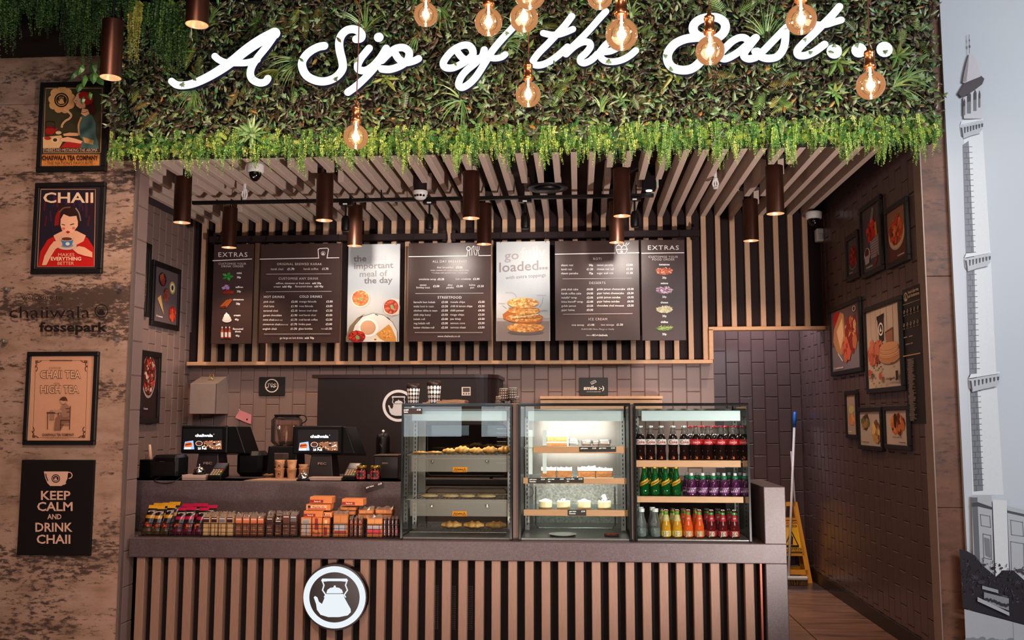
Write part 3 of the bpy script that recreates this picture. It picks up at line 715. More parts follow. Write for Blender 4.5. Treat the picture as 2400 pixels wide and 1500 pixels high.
# grass tufts
def tuft(px, py, a0, a1, L, n=22, w=.006, cols=('#5f8a4a', '#7fa068', '#8a9a4a', '#4c7038'), droop=.9):
    b = MB(); p = G_(px, py)
    for k in range(n):
        a = math.radians(rg.uniform(a0, a1))
        blade(b, p + Vector((rg.uniform(-.01, .01), 0, rg.uniform(-.01, .01))), Vector((math.cos(a), -.5 * rg.random() - .15, math.sin(a))), L * rg.uniform(.6, 1.1), w * rg.uniform(.6, 1.2), lin(rg.choice(cols)), droop)
    b.build('grass_tuft', M_leaf, gw)
for q in [(488, 60, 20, 110, .20), (455, 212, 190, 320, .17), (700, 145, 150, 260, .20), (858, 75, 30, 140, .20), (1085, 238, 100, 300, .22), (1230, 90, 20, 170, .22), (1180, 105, -30, 60, .15), (1797, 100, 40, 140, .26),
          (2095, 205, -40, 90, .2), (2120, 190, 0, 80, .16), (1035, 20, 230, 320, .16), (600, 140, 200, 280, .12), (1410, 260, 60, 120, .12), (1480, 40, 20, 120, .10), (980, 85, 200, 260, .12)]: tuft(*q)
tuft(650, 165, 170, 290, .19, n=26, cols=('#5a5f26', '#6f6a2c', '#7f8a3c', '#4c5a28'))
# broad spiky rosettes with leaves of their own
def rosette(px, py, n, L, cols, label=None, a0=0, a1=360, w=.032):
    b = MB(); p = G_(px, py, 5.40); b.sphere(p, .012, 8, 5); r = b.build('spiky_rosette', mat('rosette_heart', '#5f7a35', .5), gw)
    WORLD[r.name] = WORLD[gw.name]
    for k in range(n):
        a = math.radians(a0 + (a1 - a0) * (k + rg.uniform(-.3, .3)) / n); lb = MB(); lay = k % 3
        d = Vector((math.cos(a), -.25 - .35 * lay, math.sin(a)))
        leaf(lb, p, d, Vector((0, -1, .25)), L * rg.uniform(.75, 1.1) * (1 - .15 * lay), w, lin(rg.choice(cols)), curl=.18)
        o = lb.build('leaf', M_leaf, gw); o.parent = r
    return r
GR = ['#6d8a4c', '#86a566', '#557a40', '#93ad70']
rosette(590, 312, 20, .125, GR, w=.024)
rosette(903, 183, 7, .11, ['#7d8a3c', '#8f9a4a', '#6a7a34'], w=.026)
rosette(1963, 142, 9, .125, ['#7d9a4c', '#93a45a', '#6a8a44'], w=.026)
rosette(2103, 130, 9, .12, ['#5d7a3a', '#6f7a3c'], w=.022)
rosette(1580, 172, 9, .12, ['#8a8a3c', '#6f7a34', '#9aa04a', '#5c6a3a'], w=.026)
rosette(1957, 218, 8, .085, ['#b8862e', '#6f9a4c', '#c08a3a', '#7d8a3c'], w=.02)
rosette(1455, 232, 7, .08, GR, w=.018)
rosette(1128, 200, 7, .07, ['#7a8f6a', '#93a585'], w=.022)
rosette(430, 120, 8, .08, ['#5a7a30', '#4c6a28'], w=.02)
rosette(1370, 310, 9, .075, ['#4a4a3a', '#5a5f45', '#3f4a30'], w=.022)
rosette(1680, 320, 9, .075, ['#4a4a3a', '#5a5f45'], w=.022)
rosette(1250, 312, 8, .07, ['#4f4f3c', '#3f4a30'], w=.022)
# bright trailing fringe along the lower edge
fr = MB(); FC = ['#7b9c34', '#55802c', '#9cb044', '#3f6a26', '#86a04a', '#64903a', '#2f5a20', '#b8c060', '#4a7a3a', '#2a4a1a']
def strand(mb, x, y, z, L, cols, sz=.0085, sway=.02):
    c0 = rg.choice(cols); n = int(L / .0075); ph = rg.random() * 6; q = Vector((x, y, z))
    dx = rg.uniform(-sway, sway) * 6
    for k in range(n):
        t = k / max(n, 1); q = Vector((x + dx * t * L + math.sin(ph + t * 5) * .004, y - .02 * math.sin(t * 3), z - k * .0075))
        for sg in (-1, 1):
            mb.cc = lin(c0 if rg.random() < .7 else rg.choice(cols)); a = sz * (1.15 - .75 * t) * rg.uniform(.7, 1.2); e = Vector((sg * a * 1.15, rg.uniform(-.006, .006), -a * rg.uniform(.1, .6)))
            u = Vector((0, rg.uniform(-.4, .2) * a, a * .62))
            mb.add([q, q + e * .55 + u * .8, q + e * 1.15, q + e * .55 - u * .8], [(0, 1, 2, 3)])
for k in range(1050):
    x = rg.uniform(-2.84, XR0 - .02); y = 5.46 - rg.random() * .10 + .02; z = 3.06 + rg.random() * .16
    wv = .03 * math.sin(x * 23 + 2 * math.sin(x * 3.1)) + .025 * math.sin(x * 61 + 1)
    L = rg.uniform(.05, .15) + max(0, wv) * 2.4
    strand(fr, x, y, min(z, 3.19), min(L, max(.04, z - 2.945 + wv)), FC)
for k in range(2600):
    x = rg.uniform(-2.84, XR0 - .02); z = 3.07 + abs(rg.gauss(0, .05)); y = 5.40 + rg.random() * .1
    d, n = rdir(1, .6); frond(fr, Vector((x, y, min(z, 3.25))), d, n, rg.uniform(.03, .055), lin(rg.choice(FC + ['#2f6a2a', '#3f7f3a'])), pairs=6, w=.3)
fr.build('trailing_fringe', M_fringe, gw, kind='stuff')
# hanging vines on the left
VC = ['#2c4a1c', '#3f5e24', '#22401a', '#56742c', '#1c3014']
vine_spec = [(15, 0, 150, 40), (45, 0, 60, 22), (70, 0, 55, 24), (105, 0, 98, 34), (125, 0, 80, 30), (150, 0, 60, 26), (175, 0, 120, 34), (190, 0, 185, 44), (215, 0, 150, 40), (238, 0, 90, 28), (60, 0, 40, 30), (90, 0, 50, 30), (255, 0, 50, 26), (298, 0, 70, 24), (350, 20, 120, 34), (385, 10, 150, 40), (400, 30, 190, 40), (412, 60, 200, 30), (370, 20, 90, 30)]
for px, y0, y1, w in vine_spec:
    b = MB(); Yv = 5.18 if px < 330 else 5.36; pt = atY(px, y0, Yv); pb = atY(px, y1, Yv)
    for k in range(int(w * .8)):
        xx = pt.x + rg.gauss(0, w / 2200 * 1.0 * Yv * .5); L = (pt.z - pb.z) * rg.uniform(.45, 1.0)
        strand(b, xx, Yv + rg.uniform(-.05, .05), pt.z + .02, L, VC, sz=.011, sway=.01)
    b.build('hanging_vine', M_fringe, gw, kind='stuff')
b = MB(); 
for k in range(9):
    p = atY(318 + rg.uniform(-8, 8), 5, 5.2); strand(b, p.x, 5.2 + rg.uniform(-.03, .03), p.z, rg.uniform(.25, .42), ['#8f8a3a', '#a8a04a', '#7a7a34'], sz=.013, sway=.005)
b.build('hanging_vine', M_fringe, gw, kind='stuff', label='mossy yellow-green hanging vine')
for px, py, a, L in [(195, 150, 250, .075), (215, 145, 290, .08), (222, 165, 270, .085), (180, 165, 240, .07), (200, 175, 265, .08), (232, 140, 300, .07), (190, 195, 255, .06), (210, 215, 280, .055), (196, 226, 262, .05), (228, 180, 310, .07)]:
    b = MB(); a = math.radians(a); leaf(b, atY(px, py, 5.12), Vector((math.cos(a), -.2, math.sin(a))), Vector((rg.uniform(-.4, .4), -1, .2)), L, L * .62, lin(rg.choice(['#2f5a22', '#3f7030', '#274a1e'])))
    b.build('ivy_leaf', M_leaf, gw)

# ================================================================ ILLUMINATED SCRIPT SIGN
YS = 5.345
sg = thing('illuminated_sign', 'glowing white script sign reading A Sip of the East on the green wall', 'sign', (-0.4, YS, 3.4))
M_neon = emit_mat('sign_acrylic', '#e6edf2', 1.15)
M_nside = mat('sign_side', '#1c1c3a', .5)
def stroke(mb, pts, r, conv, taper=None):
    q = smooth_path([conv(*p) + (0,) for p in pts], 6); n = len(q)
    def P(v, dy): a = atY(v.x, v.y, YS); return Vector((a.x, YS + dy, a.z))
    rad = []
    for i in range(n):
        t = i / (n - 1); rr = r if not taper else taper[0] + (taper[1] - taper[0]) * t
        rad.append(rr * YS / FPX * 1.16)
    C = [P(v, 0) for v in q]; front = []; L = []; R_ = []
    for i in range(n):
        t = (C[min(i + 1, n - 1)] - C[max(i - 1, 0)]).normalized(); s_ = Vector((-t.z, 0, t.x))
        L.append(C[i] + s_ * rad[i]); R_.append(C[i] - s_ * rad[i])
    for i in range(n - 1):
        for y0, y1, mi in ((0, 0, 0),):
            mb.m = 0; o = len(mb.v); mb.add([L[i], L[i + 1], R_[i + 1], R_[i]], [(0, 1, 2, 3)])
        mb.m = 1; D = Vector((0, .035, 0)); mb.add([L[i], L[i + 1], L[i + 1] + D, L[i] + D, R_[i], R_[i + 1], R_[i + 1] + D, R_[i] + D], [(0, 1, 2, 3), (4, 5, 6, 7)])
    for i in (0, n - 1):
        mb.m = 0; k = 14; pts2 = [C[i] + Vector((math.cos(a) * rad[i], -.0003, math.sin(a) * rad[i])) for a in [2 * math.pi * j / k for j in range(k)]]
        mb.add(pts2, [tuple(range(k))]); mb.m = 1; D = Vector((0, .035, 0)); mb.add(pts2 + [v + D for v in pts2], [(j, (j + 1) % k, k + (j + 1) % k, k + j) for j in range(k)])
    # discs at the bends keep the outline round
    for i in range(2, n - 2, 3):
        mb.m = 0; k = 12; mb.add([C[i] + Vector((math.cos(a) * rad[i] * .995, -.0002 - .00001 * i, math.sin(a) * rad[i] * .995)) for a in [2 * math.pi * j / k for j in range(k)]], [tuple(range(k))])
cA = lambda x, y: (380 + x / 6, 40 + y / 6); cS = lambda x, y: (680 + x / 6, 40 + y / 6); cO = lambda x, y: (1000 + x / 6, y / 6)
cT = lambda x, y: (1220 + x / 6, y / 6); cE = lambda x, y: (1520 + x / 7.5, y / 7.5); cZ = lambda x, y: (1780 + x / 5.77, y / 5.77); cI = lambda x, y: (x, y)
letters = [
    (cA, [([(130, 900), (200, 950), (300, 960), (450, 930), (650, 840), (850, 720), (1000, 610), (1200, 450), (1400, 320), (1580, 230)], (7.5, 13)), ([(1590, 240), (1480, 400), (1350, 560), (1265, 690), (1240, 800), (1275, 880), (1370, 925), (1450, 910), (1485, 865)], 8.3), ([(740, 550), (800, 600), (900, 640), (1050, 645), (1200, 640), (1340, 600)], 7.5)]),
    (cS, [([(480, 405), (400, 420), (300, 470), (220, 540), (170, 630), (175, 720), (230, 820), (340, 885), (470, 905), (600, 870), (690, 800), (740, 710), (730, 600), (700, 480), (690, 360), (720, 260), (790, 190), (880, 170), (960, 195), (1005, 250), (990, 300), (930, 310)], 9)]),
    (cS, [([(1245, 285), (1247, 286)], 10.5), ([(1110, 440), (1060, 500), (990, 590), (950, 680), (970, 740), (1060, 750), (1160, 690), (1270, 570), (1350, 440)], 8.3)]),
    (cS, [([(1355, 440), (1290, 560), (1190, 710), (1060, 850), (930, 970), (815, 1055)], (7.5, 8.5)), ([(1290, 610), (1380, 520), (1480, 445), (1590, 430), (1665, 480), (1670, 560), (1620, 640), (1520, 700), (1400, 735), (1290, 730)], 8.3), ([(1470, 500), (1530, 590), (1620, 640), (1730, 620), (1805, 585)], 8)]),
    (cO, [([(640, 690), (590, 640), (500, 640), (380, 700), (290, 790), (235, 880), (260, 945), (360, 955), (480, 905), (590, 830), (650, 760), (640, 690)], 8.0), ([(440, 740), (510, 820), (620, 850), (720, 820)], 7.5)]),
    (cO, [([(1380, 210), (1200, 400), (1050, 560), (920, 720), (810, 900), (700, 1070), (600, 1175), (500, 1230), (450, 1190), (480, 1090), (560, 990), (680, 890), (780, 790), (810, 700)], 7.8), ([(820, 800), (950, 820), (1050, 805), (1105, 765)], 7)]),
    (cO, [([(2040, 230), (1950, 350), (1850, 460), (1700, 620), (1580, 740), (1500, 850), (1510, 905), (1600, 915), (1720, 870), (1860, 770), (1980, 660)], 7.6), ([(1640, 465), (1750, 490), (1850, 485), (1950, 455), (2055, 410)], 7.2)]),
    (cT, [([(1200, 160), (1100, 270), (950, 440), (800, 590), (660, 720)], 7.3), ([(640, 760), (760, 650), (880, 590), (965, 600), (980, 660), (920, 745), (850, 810), (845, 865), (900, 885), (1000, 840), (1080, 760)], 7.5)]),
    (cT, [([(1090, 770), (1180, 650), (1260, 585), (1345, 570), (1395, 610), (1360, 670), (1270, 715), (1170, 730)], 7.5), ([(1150, 690), (1120, 780), (1180, 850), (1300, 868), (1430, 840), (1540, 780), (1620, 710)], 7.3)]),
    (cE, [([(960, 660), (860, 620), (790, 540), (800, 430), (900, 345), (1050, 305), (1200, 310), (1310, 370), (1352, 460), (1320, 570), (1220, 660), (1130, 690)], 9.4), ([(960, 655), (840, 660), (650, 685), (480, 760), (375, 870), (333, 980), (350, 1100), (430, 1190), (560, 1230), (700, 1225), (820, 1170), (930, 1060), (1000, 930)], 9.4)]),
    (cE, [([(1770, 740), (1700, 670), (1600, 662), (1480, 720), (1370, 820), (1280, 920), (1260, 1000), (1330, 1035), (1430, 1005), (1580, 915), (1720, 800), (1880, 660)], 7.8), ([(1890, 660), (1780, 800), (1690, 920), (1685, 1000), (1770, 1035), (1880, 1010)], 8)]),
    (cI, [([(1768, 136), (1787, 121), (1807, 101), (1832, 75), (1843, 64)], 7.6), ([(1841, 70), (1840, 97), (1834, 118), (1821, 133), (1801, 137), (1784, 133), (1770, 121)], 8.2), ([(1775, 120), (1778, 126)], 8)]),
    (cZ, [([(1080, 90), (980, 210), (850, 340), (720, 470), (600, 580), (515, 680), (530, 745), (620, 750), (740, 700), (880, 600)], 8.0), ([(660, 305), (780, 335), (900, 330), (1000, 300), (1105, 270)], 7.4)]),
    (cZ, [([(1010, 695), (1012, 695)], 15.6)]), (cZ, [([(1345, 680), (1347, 680)], 15.6)]), (cZ, [([(1690, 668), (1692, 668)], 16.4)])]
for n_, (cv, ss) in enumerate(letters):
    b = MB()
    for pts, r in ss: stroke(b, pts, r if not isinstance(r, tuple) else 8, cv, r if isinstance(r, tuple) else None)
    b.build('letter' if n_ < 13 else 'dot', [M_neon, M_nside], sg)
# a few leaves that poke over the letters
for px, py in [(455, 188), (425, 195), (700, 125), (712, 145), (790, 185), (800, 100), (820, 150), (835, 145), (1190, 80), (1285, 155), (1300, 152), (1955, 110), (2012, 106), (1970, 130), (2075, 118), (1560, 128), (1575, 160), (1640, 165), (1885, 95), (1900, 120), (1940, 120), (1660, 95), (1430, 142), (1070, 155), (1430, 60)]:
    o = bpy.data.objects.new('leaf', rg.choice(protos)); COL.objects.link(o); o.parent = gw
    o.location = atY(px, py, 5.325) - WORLD[gw.name]; o.rotation_euler = (-.2, rg.uniform(0, 6.28), rg.uniform(-.5, .5)); s_ = rg.uniform(.45, .7); o.scale = (s_,) * 3
# ================================================================ HANGING LIGHTS
M_amber = glass_mat('amber_glass', '#f7e2ca', 1.0, emit='#ffb880', es=0.13, ior=1.5)
M_fila = emit_mat('glowing_filament', '#fff2dc', 22)
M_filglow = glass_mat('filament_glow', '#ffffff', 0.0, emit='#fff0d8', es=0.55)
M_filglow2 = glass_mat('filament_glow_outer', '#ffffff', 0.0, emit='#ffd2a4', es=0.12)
M_flex = mat('red_brown_flex', '#5a2320', 0.7)
BR = 0.0625
def pendant(px, py, r, label, cord=True):
    Y = BR * 1.0 * FPX / r * 1.0; c = atY(px, py, Y)
    t = thing('pendant_bulb', label, 'pendant light', tuple(c), 'copper pendant globe bulbs in front of the green wall')
    b = MB(); prof = [(.0001, -BR)]
    for k in range(1, 17):
        a = -math.pi / 2 + k * (math.pi - .42) / 17
        prof.append((BR * math.cos(a), BR * math.sin(a)))
    prof += [(.019, BR * .93), (.0165, BR * 1.08), (.0165, BR * 1.30)]
    b.lathe(prof, tuple(c), 24, cap=False); b.build('glass_globe', M_amber, t, smooth=True)
    b = MB(); b.tube([c + Vector((0, 0, BR * 1.2)), c + Vector((0, 0, BR * .45))], .005, 6)
    for k in range(6):
        a = k * math.pi / 3; b.tube([c + Vector((.007 * math.cos(a), .007 * math.sin(a), BR * .5)), c + Vector((.009 * math.cos(a + .4), .009 * math.sin(a + .4), -BR * .35))], .0014, 4)
    b.build('filament', M_fila, t)
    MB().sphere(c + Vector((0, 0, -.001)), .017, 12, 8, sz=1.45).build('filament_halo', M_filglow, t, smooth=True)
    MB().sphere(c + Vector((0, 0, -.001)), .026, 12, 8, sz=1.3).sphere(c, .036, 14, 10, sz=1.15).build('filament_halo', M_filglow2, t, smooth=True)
    zt = BR * 1.22
    MB().lathe([(.0245, zt), (.0265, zt + .004), (.0265, zt + .014), (.0245, zt + .018), (.0245, zt + .022), (.0215, zt + .024), (.0215, zt + .062), (.0240, zt + .066), (.0225, zt + .078), (.011, zt + .086), (.006, zt + .100), (.0035, zt + .108)], tuple(c), 18).build('socket', M_copper, t, smooth=True)
    MB().tube([c + Vector((0, 0, zt + .095)), c + Vector((.006, 0, zt + .5)), c + Vector((0, 0, max(zt + .6, 4.4 - c.z)))], .0028, 6).build('cord', M_flex, t)
    lamp('POINT', 'bulb_light', tuple(c), 3.6, (1.0, 0.72, 0.48), shadow_soft_size=0.02)
for q in [(998, 34.5, 29.5, 'globe bulb above the space between Sip and of, leftmost of the top row'), (1145, 52, 34, 'globe bulb hanging just above the word of'),
          (1228, 42, 35, 'globe bulb in front of the tall stroke of the letter f'), (1242, -15, 39, 'globe bulb cut by the top edge above the letter f'),
          (1406, -8, 31.5, 'globe bulb cut by the top edge above the letter h'), (1457, 81, 39, 'largest globe bulb hanging over the e of the word the'),
          (1664, 119, 34.5, 'globe bulb hanging in the middle of the capital E of East'), (1878, 46, 36, 'globe bulb hanging left of the t of East'),
          (2040.5, 200, 33.5, 'globe bulb hanging below the dots at the right end'), (1238, 222, 30.5, 'low globe bulb hanging below the letters of, on a long cord'),
          (834, 321, 30, 'lowest globe bulb at the left, in front of the bright fringe')]: pendant(*q)

def downlight(x, y, zb, r, L, label, group, disc=True, power=22):
    t = thing('cylinder_downlight', label, 'downlight', (x, y, zb), group)
    b = MB(); b.lathe([(r, zb), (r, zb + L), (r * .9, zb + L + .003), (.0001, zb + L + .003)], (x, y, 0), 28, cap=False)
    b.build('lamp_body', M_tubemat, t, smooth=True).modifiers.new('es', 'EDGE_SPLIT')
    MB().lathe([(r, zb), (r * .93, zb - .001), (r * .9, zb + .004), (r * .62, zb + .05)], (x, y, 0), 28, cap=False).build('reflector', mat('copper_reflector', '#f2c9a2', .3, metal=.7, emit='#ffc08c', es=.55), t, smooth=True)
    MB().lathe([(r * .62, zb + .048), (.0001, zb + .048)], (x, y, 0), 20, cap=False).build('lamp_lens', M_lampglow, t)
    if disc:
        MB().cyl(.008, zb + L, ZC - .03, (x, y), 8).build('stem', M_blackmetal, t)
        MB().lathe([(.085, ZC - .035), (.09, ZC - .03), (.09, ZC - .012), (.06, ZC - .002)], (x, y, 0), 24).build('ceiling_rose', M_blackmetal, t)
    if not disc: MB().tube([(x, y, zb + L), (x, y, 4.12)], .006, 6).cyl(.05, 4.08, 4.12, (x, y), 18).build('stem', M_blackmetal, t)
    lamp('SPOT', 'downlight_beam', (x, y, zb + .01), power, (1.0, 0.70, 0.50), (x, y, 0), spot_size=math.radians(118), spot_blend=0.6, shadow_soft_size=r * .6)
nth = ['leftmost', 'second from the left', 'middle', 'second from the right', 'rightmost']
for i, x in enumerate(LX5):
    downlight(x, 6.6, 2.885, .061, .34, 'bronze cylinder downlight, %s of the larger front row under the slatted ceiling' % nth[i], 'front row of ceiling downlights')
for i, x in enumerate(LX5):
    downlight(x, 7.54, 2.872, .061, .335, 'bronze cylinder downlight, %s of the back row near the menu boards' % nth[i], 'back row of ceiling downlights', power=36)
p = atY(259, 182, 4.95); downlight(p.x, 4.95, p.z, .0575, .33, 'dark cylinder downlight hanging left of the script sign, over the top poster', 'downlights outside the green wall', disc=False)
p = atY(461.5, 58, 4.75); downlight(p.x, 4.75, p.z, .0605, .33, 'dark cylinder downlight at the top, above the letter A', 'downlights outside the green wall', disc=False)
b = MB()
# track with its spotlights
tr = thing('lighting_track', 'long thin black lighting track crossing under the slatted ceiling', 'track', (-1.2, 7.0, 3.11))
MB().box(-2.99, 0.58, 6.985, 7.02, 3.115, 3.14).build('rail', M_blackmetal, tr)
b = MB()
for x in (-2.6, -1.5, -.4, .45): b.cyl(.006, 3.14, 3.21, (x, 7.0), 6)
b.build('bracket', M_blackmetal, tr)
for px, w in [(808, 'leftmost, beside a downlight'), (1005, 'below the smoke detector'), (1230, 'below the round ceiling vent'), (1488, 'near the right end of the track')]:
    x = xat(px, 6.97, 500); t = thing('track_spotlight', 'small black track spotlight, ' + w, 'spotlight', (x, 6.97, 3.11), 'spotlights on the ceiling track')
    MB().cbox(x - .05, x + .05, 6.975, 7.03, 3.088, 3.115, .004).build('adapter', M_blackmetal, t)
    MB().box(x - .016, x + .016, 6.968, 6.976, 3.088, 3.098).build('adapter_label', M_white, t)
    MB().cyl(.008, 3.0, 3.09, (x, 7.0), 8).build('arm', M_blackmetal, t)
    lamp('SPOT', 'track_beam', (x, 7.03, 2.95), 58, (1.0, .88, .78), (x - .12, 8.0, 2.80), spot_size=math.radians(62), spot_blend=.9, shadow_soft_size=.03)
    MB().lathe([(.0001, 3.01), (.02, 3.005), (.032, 2.98), (.033, 2.90), (.028, 2.885), (.0001, 2.885)], (x, 7.0, 0), 18, cap=False).build('lamp_head', M_blackmetal, t, smooth=True)
# white ceiling fittings
def dome_cam(x, y, z, r, label):
    t = thing('security_camera', label, 'camera', (x, y, z))
    MB().lathe([(r, z), (r * 1.02, z - .01), (r, z - .05), (r * .93, z - .058), (r * .7, z - .06)], (x, y, 0), 26).build('housing', M_white, t, smooth=True)
    MB().lathe([(r * .74, z - .058), (r * .7, z - .08), (r * .5, z - .105), (r * .2, z - .118), (.0001, z - .12)], (x, y, 0), 22, cap=False).build('dark_dome', mat('smoked_dome', '#0b0708', 0.08), t, smooth=True)
    MB().sphere((x, y - r * .55, z - .098), .006, 8, 5).build('lens_glint', M_white, t)
p = atY(599, 374, 6.2); dome_cam(p.x, 6.2, 3.20, .058, 'white dome security camera half hidden by the fringe, left side')
p = atY(1907, 500, 7.9); dome_cam(p.x, 7.9, p.z + .01, .066, 'white dome security camera in the back right corner of the ceiling')
MB_ = MB()
p = atY(985, 455, 6.9)
t = thing('smoke_detector', 'white round smoke detector on a black ceiling mount', 'detector', (p.x, 6.9, p.z)); x, y, z = p
MB().cyl(.05, z + .02, ZC, (x, y), 20).build('mount', M_dark, t)
MB().lathe([(.056, z + .022), (.057, z + .0), (.05, z - .008), (.044, z - .030), (.028, z - .042), (.0001, z - .044)], (x, y, 0), 24, cap=False).build('housing', M_white, t, smooth=True)
b = MB()
for a in (-.75, -.25, .25, .75):
    aa = -math.pi / 2 + a; b.box(x + .047 * math.cos(aa) - .008, x + .047 * math.cos(aa) + .008, y + .049 * math.sin(aa) - .004, y + .049 * math.sin(aa) + .003, z - .026, z - .012)
b.build('vent_slot', M_blackmetal, t)
for px, py, w in [(573, 456, 'left side of the slatted ceiling'), (1677, 431, 'right side of the slatted ceiling')]:
    p = atY(px, py, 6.75); x, y, z = p
    t = thing('ceiling_sprinkler', 'tiny white sprinkler head on the ' + w, 'sprinkler', (x, y, z))
    MB().cyl(.018, z + .025, z + .04, (x, y), 14).cyl(.012, z + .04, ZC, (x, y), 10).build('collar', M_white, t)
    MB().tube([(x - .012, y, z + .028), (x - .019, y, z), (x - .010, y, z - .028)], .0075, 6).tube([(x + .012, y, z + .028), (x + .019, y, z), (x + .010, y, z - .028)], .0075, 6).build('yoke', M_white, t)
    MB().cyl(.017, z - .036, z - .028, (x, y), 12).cyl(.006, z - .03, z + .026, (x, y), 8).build('deflector', M_white, t)
p = atY(1921, 551, 8.09); x, y, z = p
t = thing('motion_sensor', 'small white motion sensor on the last batten below the corner camera', 'sensor', (x, y, z))
MB().cbox(x - .032, x + .032, y - .03, y + .05, z - .055, z + .055, .008).build('housing', M_white, t)
MB().cbox(x - .02, x + .02, y - .038, y - .028, z - .04, z + .01, .006).build('lens', mat('pale_lens', '#cfd2d6', .3), t)
p = atY(1283, 441, 7.02); x, y, z = p
t = thing('ceiling_vent', 'round black ceiling air vent between two downlights', 'vent', (x, y, 3.2))
MB().lathe([(.10, ZC), (.10, z + .02), (.155, z + .012), (.16, z + .002), (.15, z - .006), (.11, z - .002), (.1, z + .012)], (x, y, 0), 30, cap=False).build('collar', M_blackmetal, t, smooth=True)
MB().lathe([(.085, z + .01), (.095, z - .012), (.06, z - .026), (.0001, z - .03)], (x, y, 0), 26, cap=False).build('cone', M_blackmetal, t, smooth=True)
p = atY(1521, 437, 6.95); x, y, z = p
t = thing('emergency_light', 'small black square ceiling light with a white glowing disc, right of centre', 'emergency light', (x, y, z))
MB().cbox(x - .05, x + .05, y - .05, y + .05, z - .03, ZC, .004).build('housing', M_black, t)
MB().cyl(.024, z - .036, z - .03, (x, y - .0), 16).build('light_disc', emit_mat('cold_led', '#eaffff', 2.5), t)
MB().box(x + .052, x + .056, y - .02, y + .02, z - .01, z + .03).build('green_indicator', emit_mat('green_led', '#1f9a4a', .5), t)

# ================================================================ MENU RAIL AND BOARDS
YM = 8.0
rail = thing('menu_rail', 'dark flat rail on the battens from which the menu boards hang', 'rail', (-1.1, 8.05, 3.05))
for x0, x1 in [(490, 1046), (1056, 1640)]:
    a = atY(x0, 567, 8.04); c = atY(x1, 552, 8.04)
    MB().cbox(a.x, c.x, 8.035, 8.10, 3.015, 3.07, .003).build('bar', M_dark, rail)
b = MB()
for px in (502, 1040, 1063, 1627):
    x = xat(px, 8.03, 560)
    for z in (3.09, 3.00): b.cyl(.006, z, z + .01, (x, 8.03), 8)
    b.box(x - .014, x + .014, 8.04, 8.13, 2.995, 3.095)
b.build('bracket', M_dark, rail)
M_board = mat('menu_board_face', '#42302d', 0.34, var=.06, spec=.45)
M_boardw = mat('pale_poster_face', '#b4bbbf', 0.42, var=.03, spec=.5)
CW = '#f2f0ee'; CG = '#d8cfca'
def board(x0, x1, y0, y1, label, fn, m=M_board, Y=YM):
    ym = (y0 + y1) / 2; X0, X1 = xat(x0, Y, ym), xat(x1, Y, ym); Z1, Z0 = zat(y0, Y, (x0 + x1) / 2), zat(y1, Y, (x0 + x1) / 2)
    t = thing('menu_board', label, 'menu board', ((X0 + X1) / 2, Y, Z0), 'menu boards over the till')
    MB().cbox(X0, X1, Y, Y + .012, Z0, Z1, .002).build('panel', m, t)
    b = MB()
    for x in (X0 + .035, X1 - .035): b.tube([(x, Y - .002, Z1 - .012), (x, Y - .006, Z1 + .02), (x, 8.03, 3.03), (x, 8.028, 3.075), (x, 8.06, 3.078)], .0022, 5)
    b.build('hook', M_blackmetal, t)
    A = Art(plY(Y), step=.0002); fn(A); A.build('print', M_art_gloss, t); return t
def hd(A, s, x, y, h=5.5, c=CG, sp=1.15): A.text(s, x, y, h, c, al='c', space=sp)
def row(A, y, l, p=None, xl=0, xr=0, h=4.6, lx1=None):
    A.text(l, xl, y, h, CW)
    if p: A.text(p, xr, y, h, '#ffffff', al='r', bold=.018)
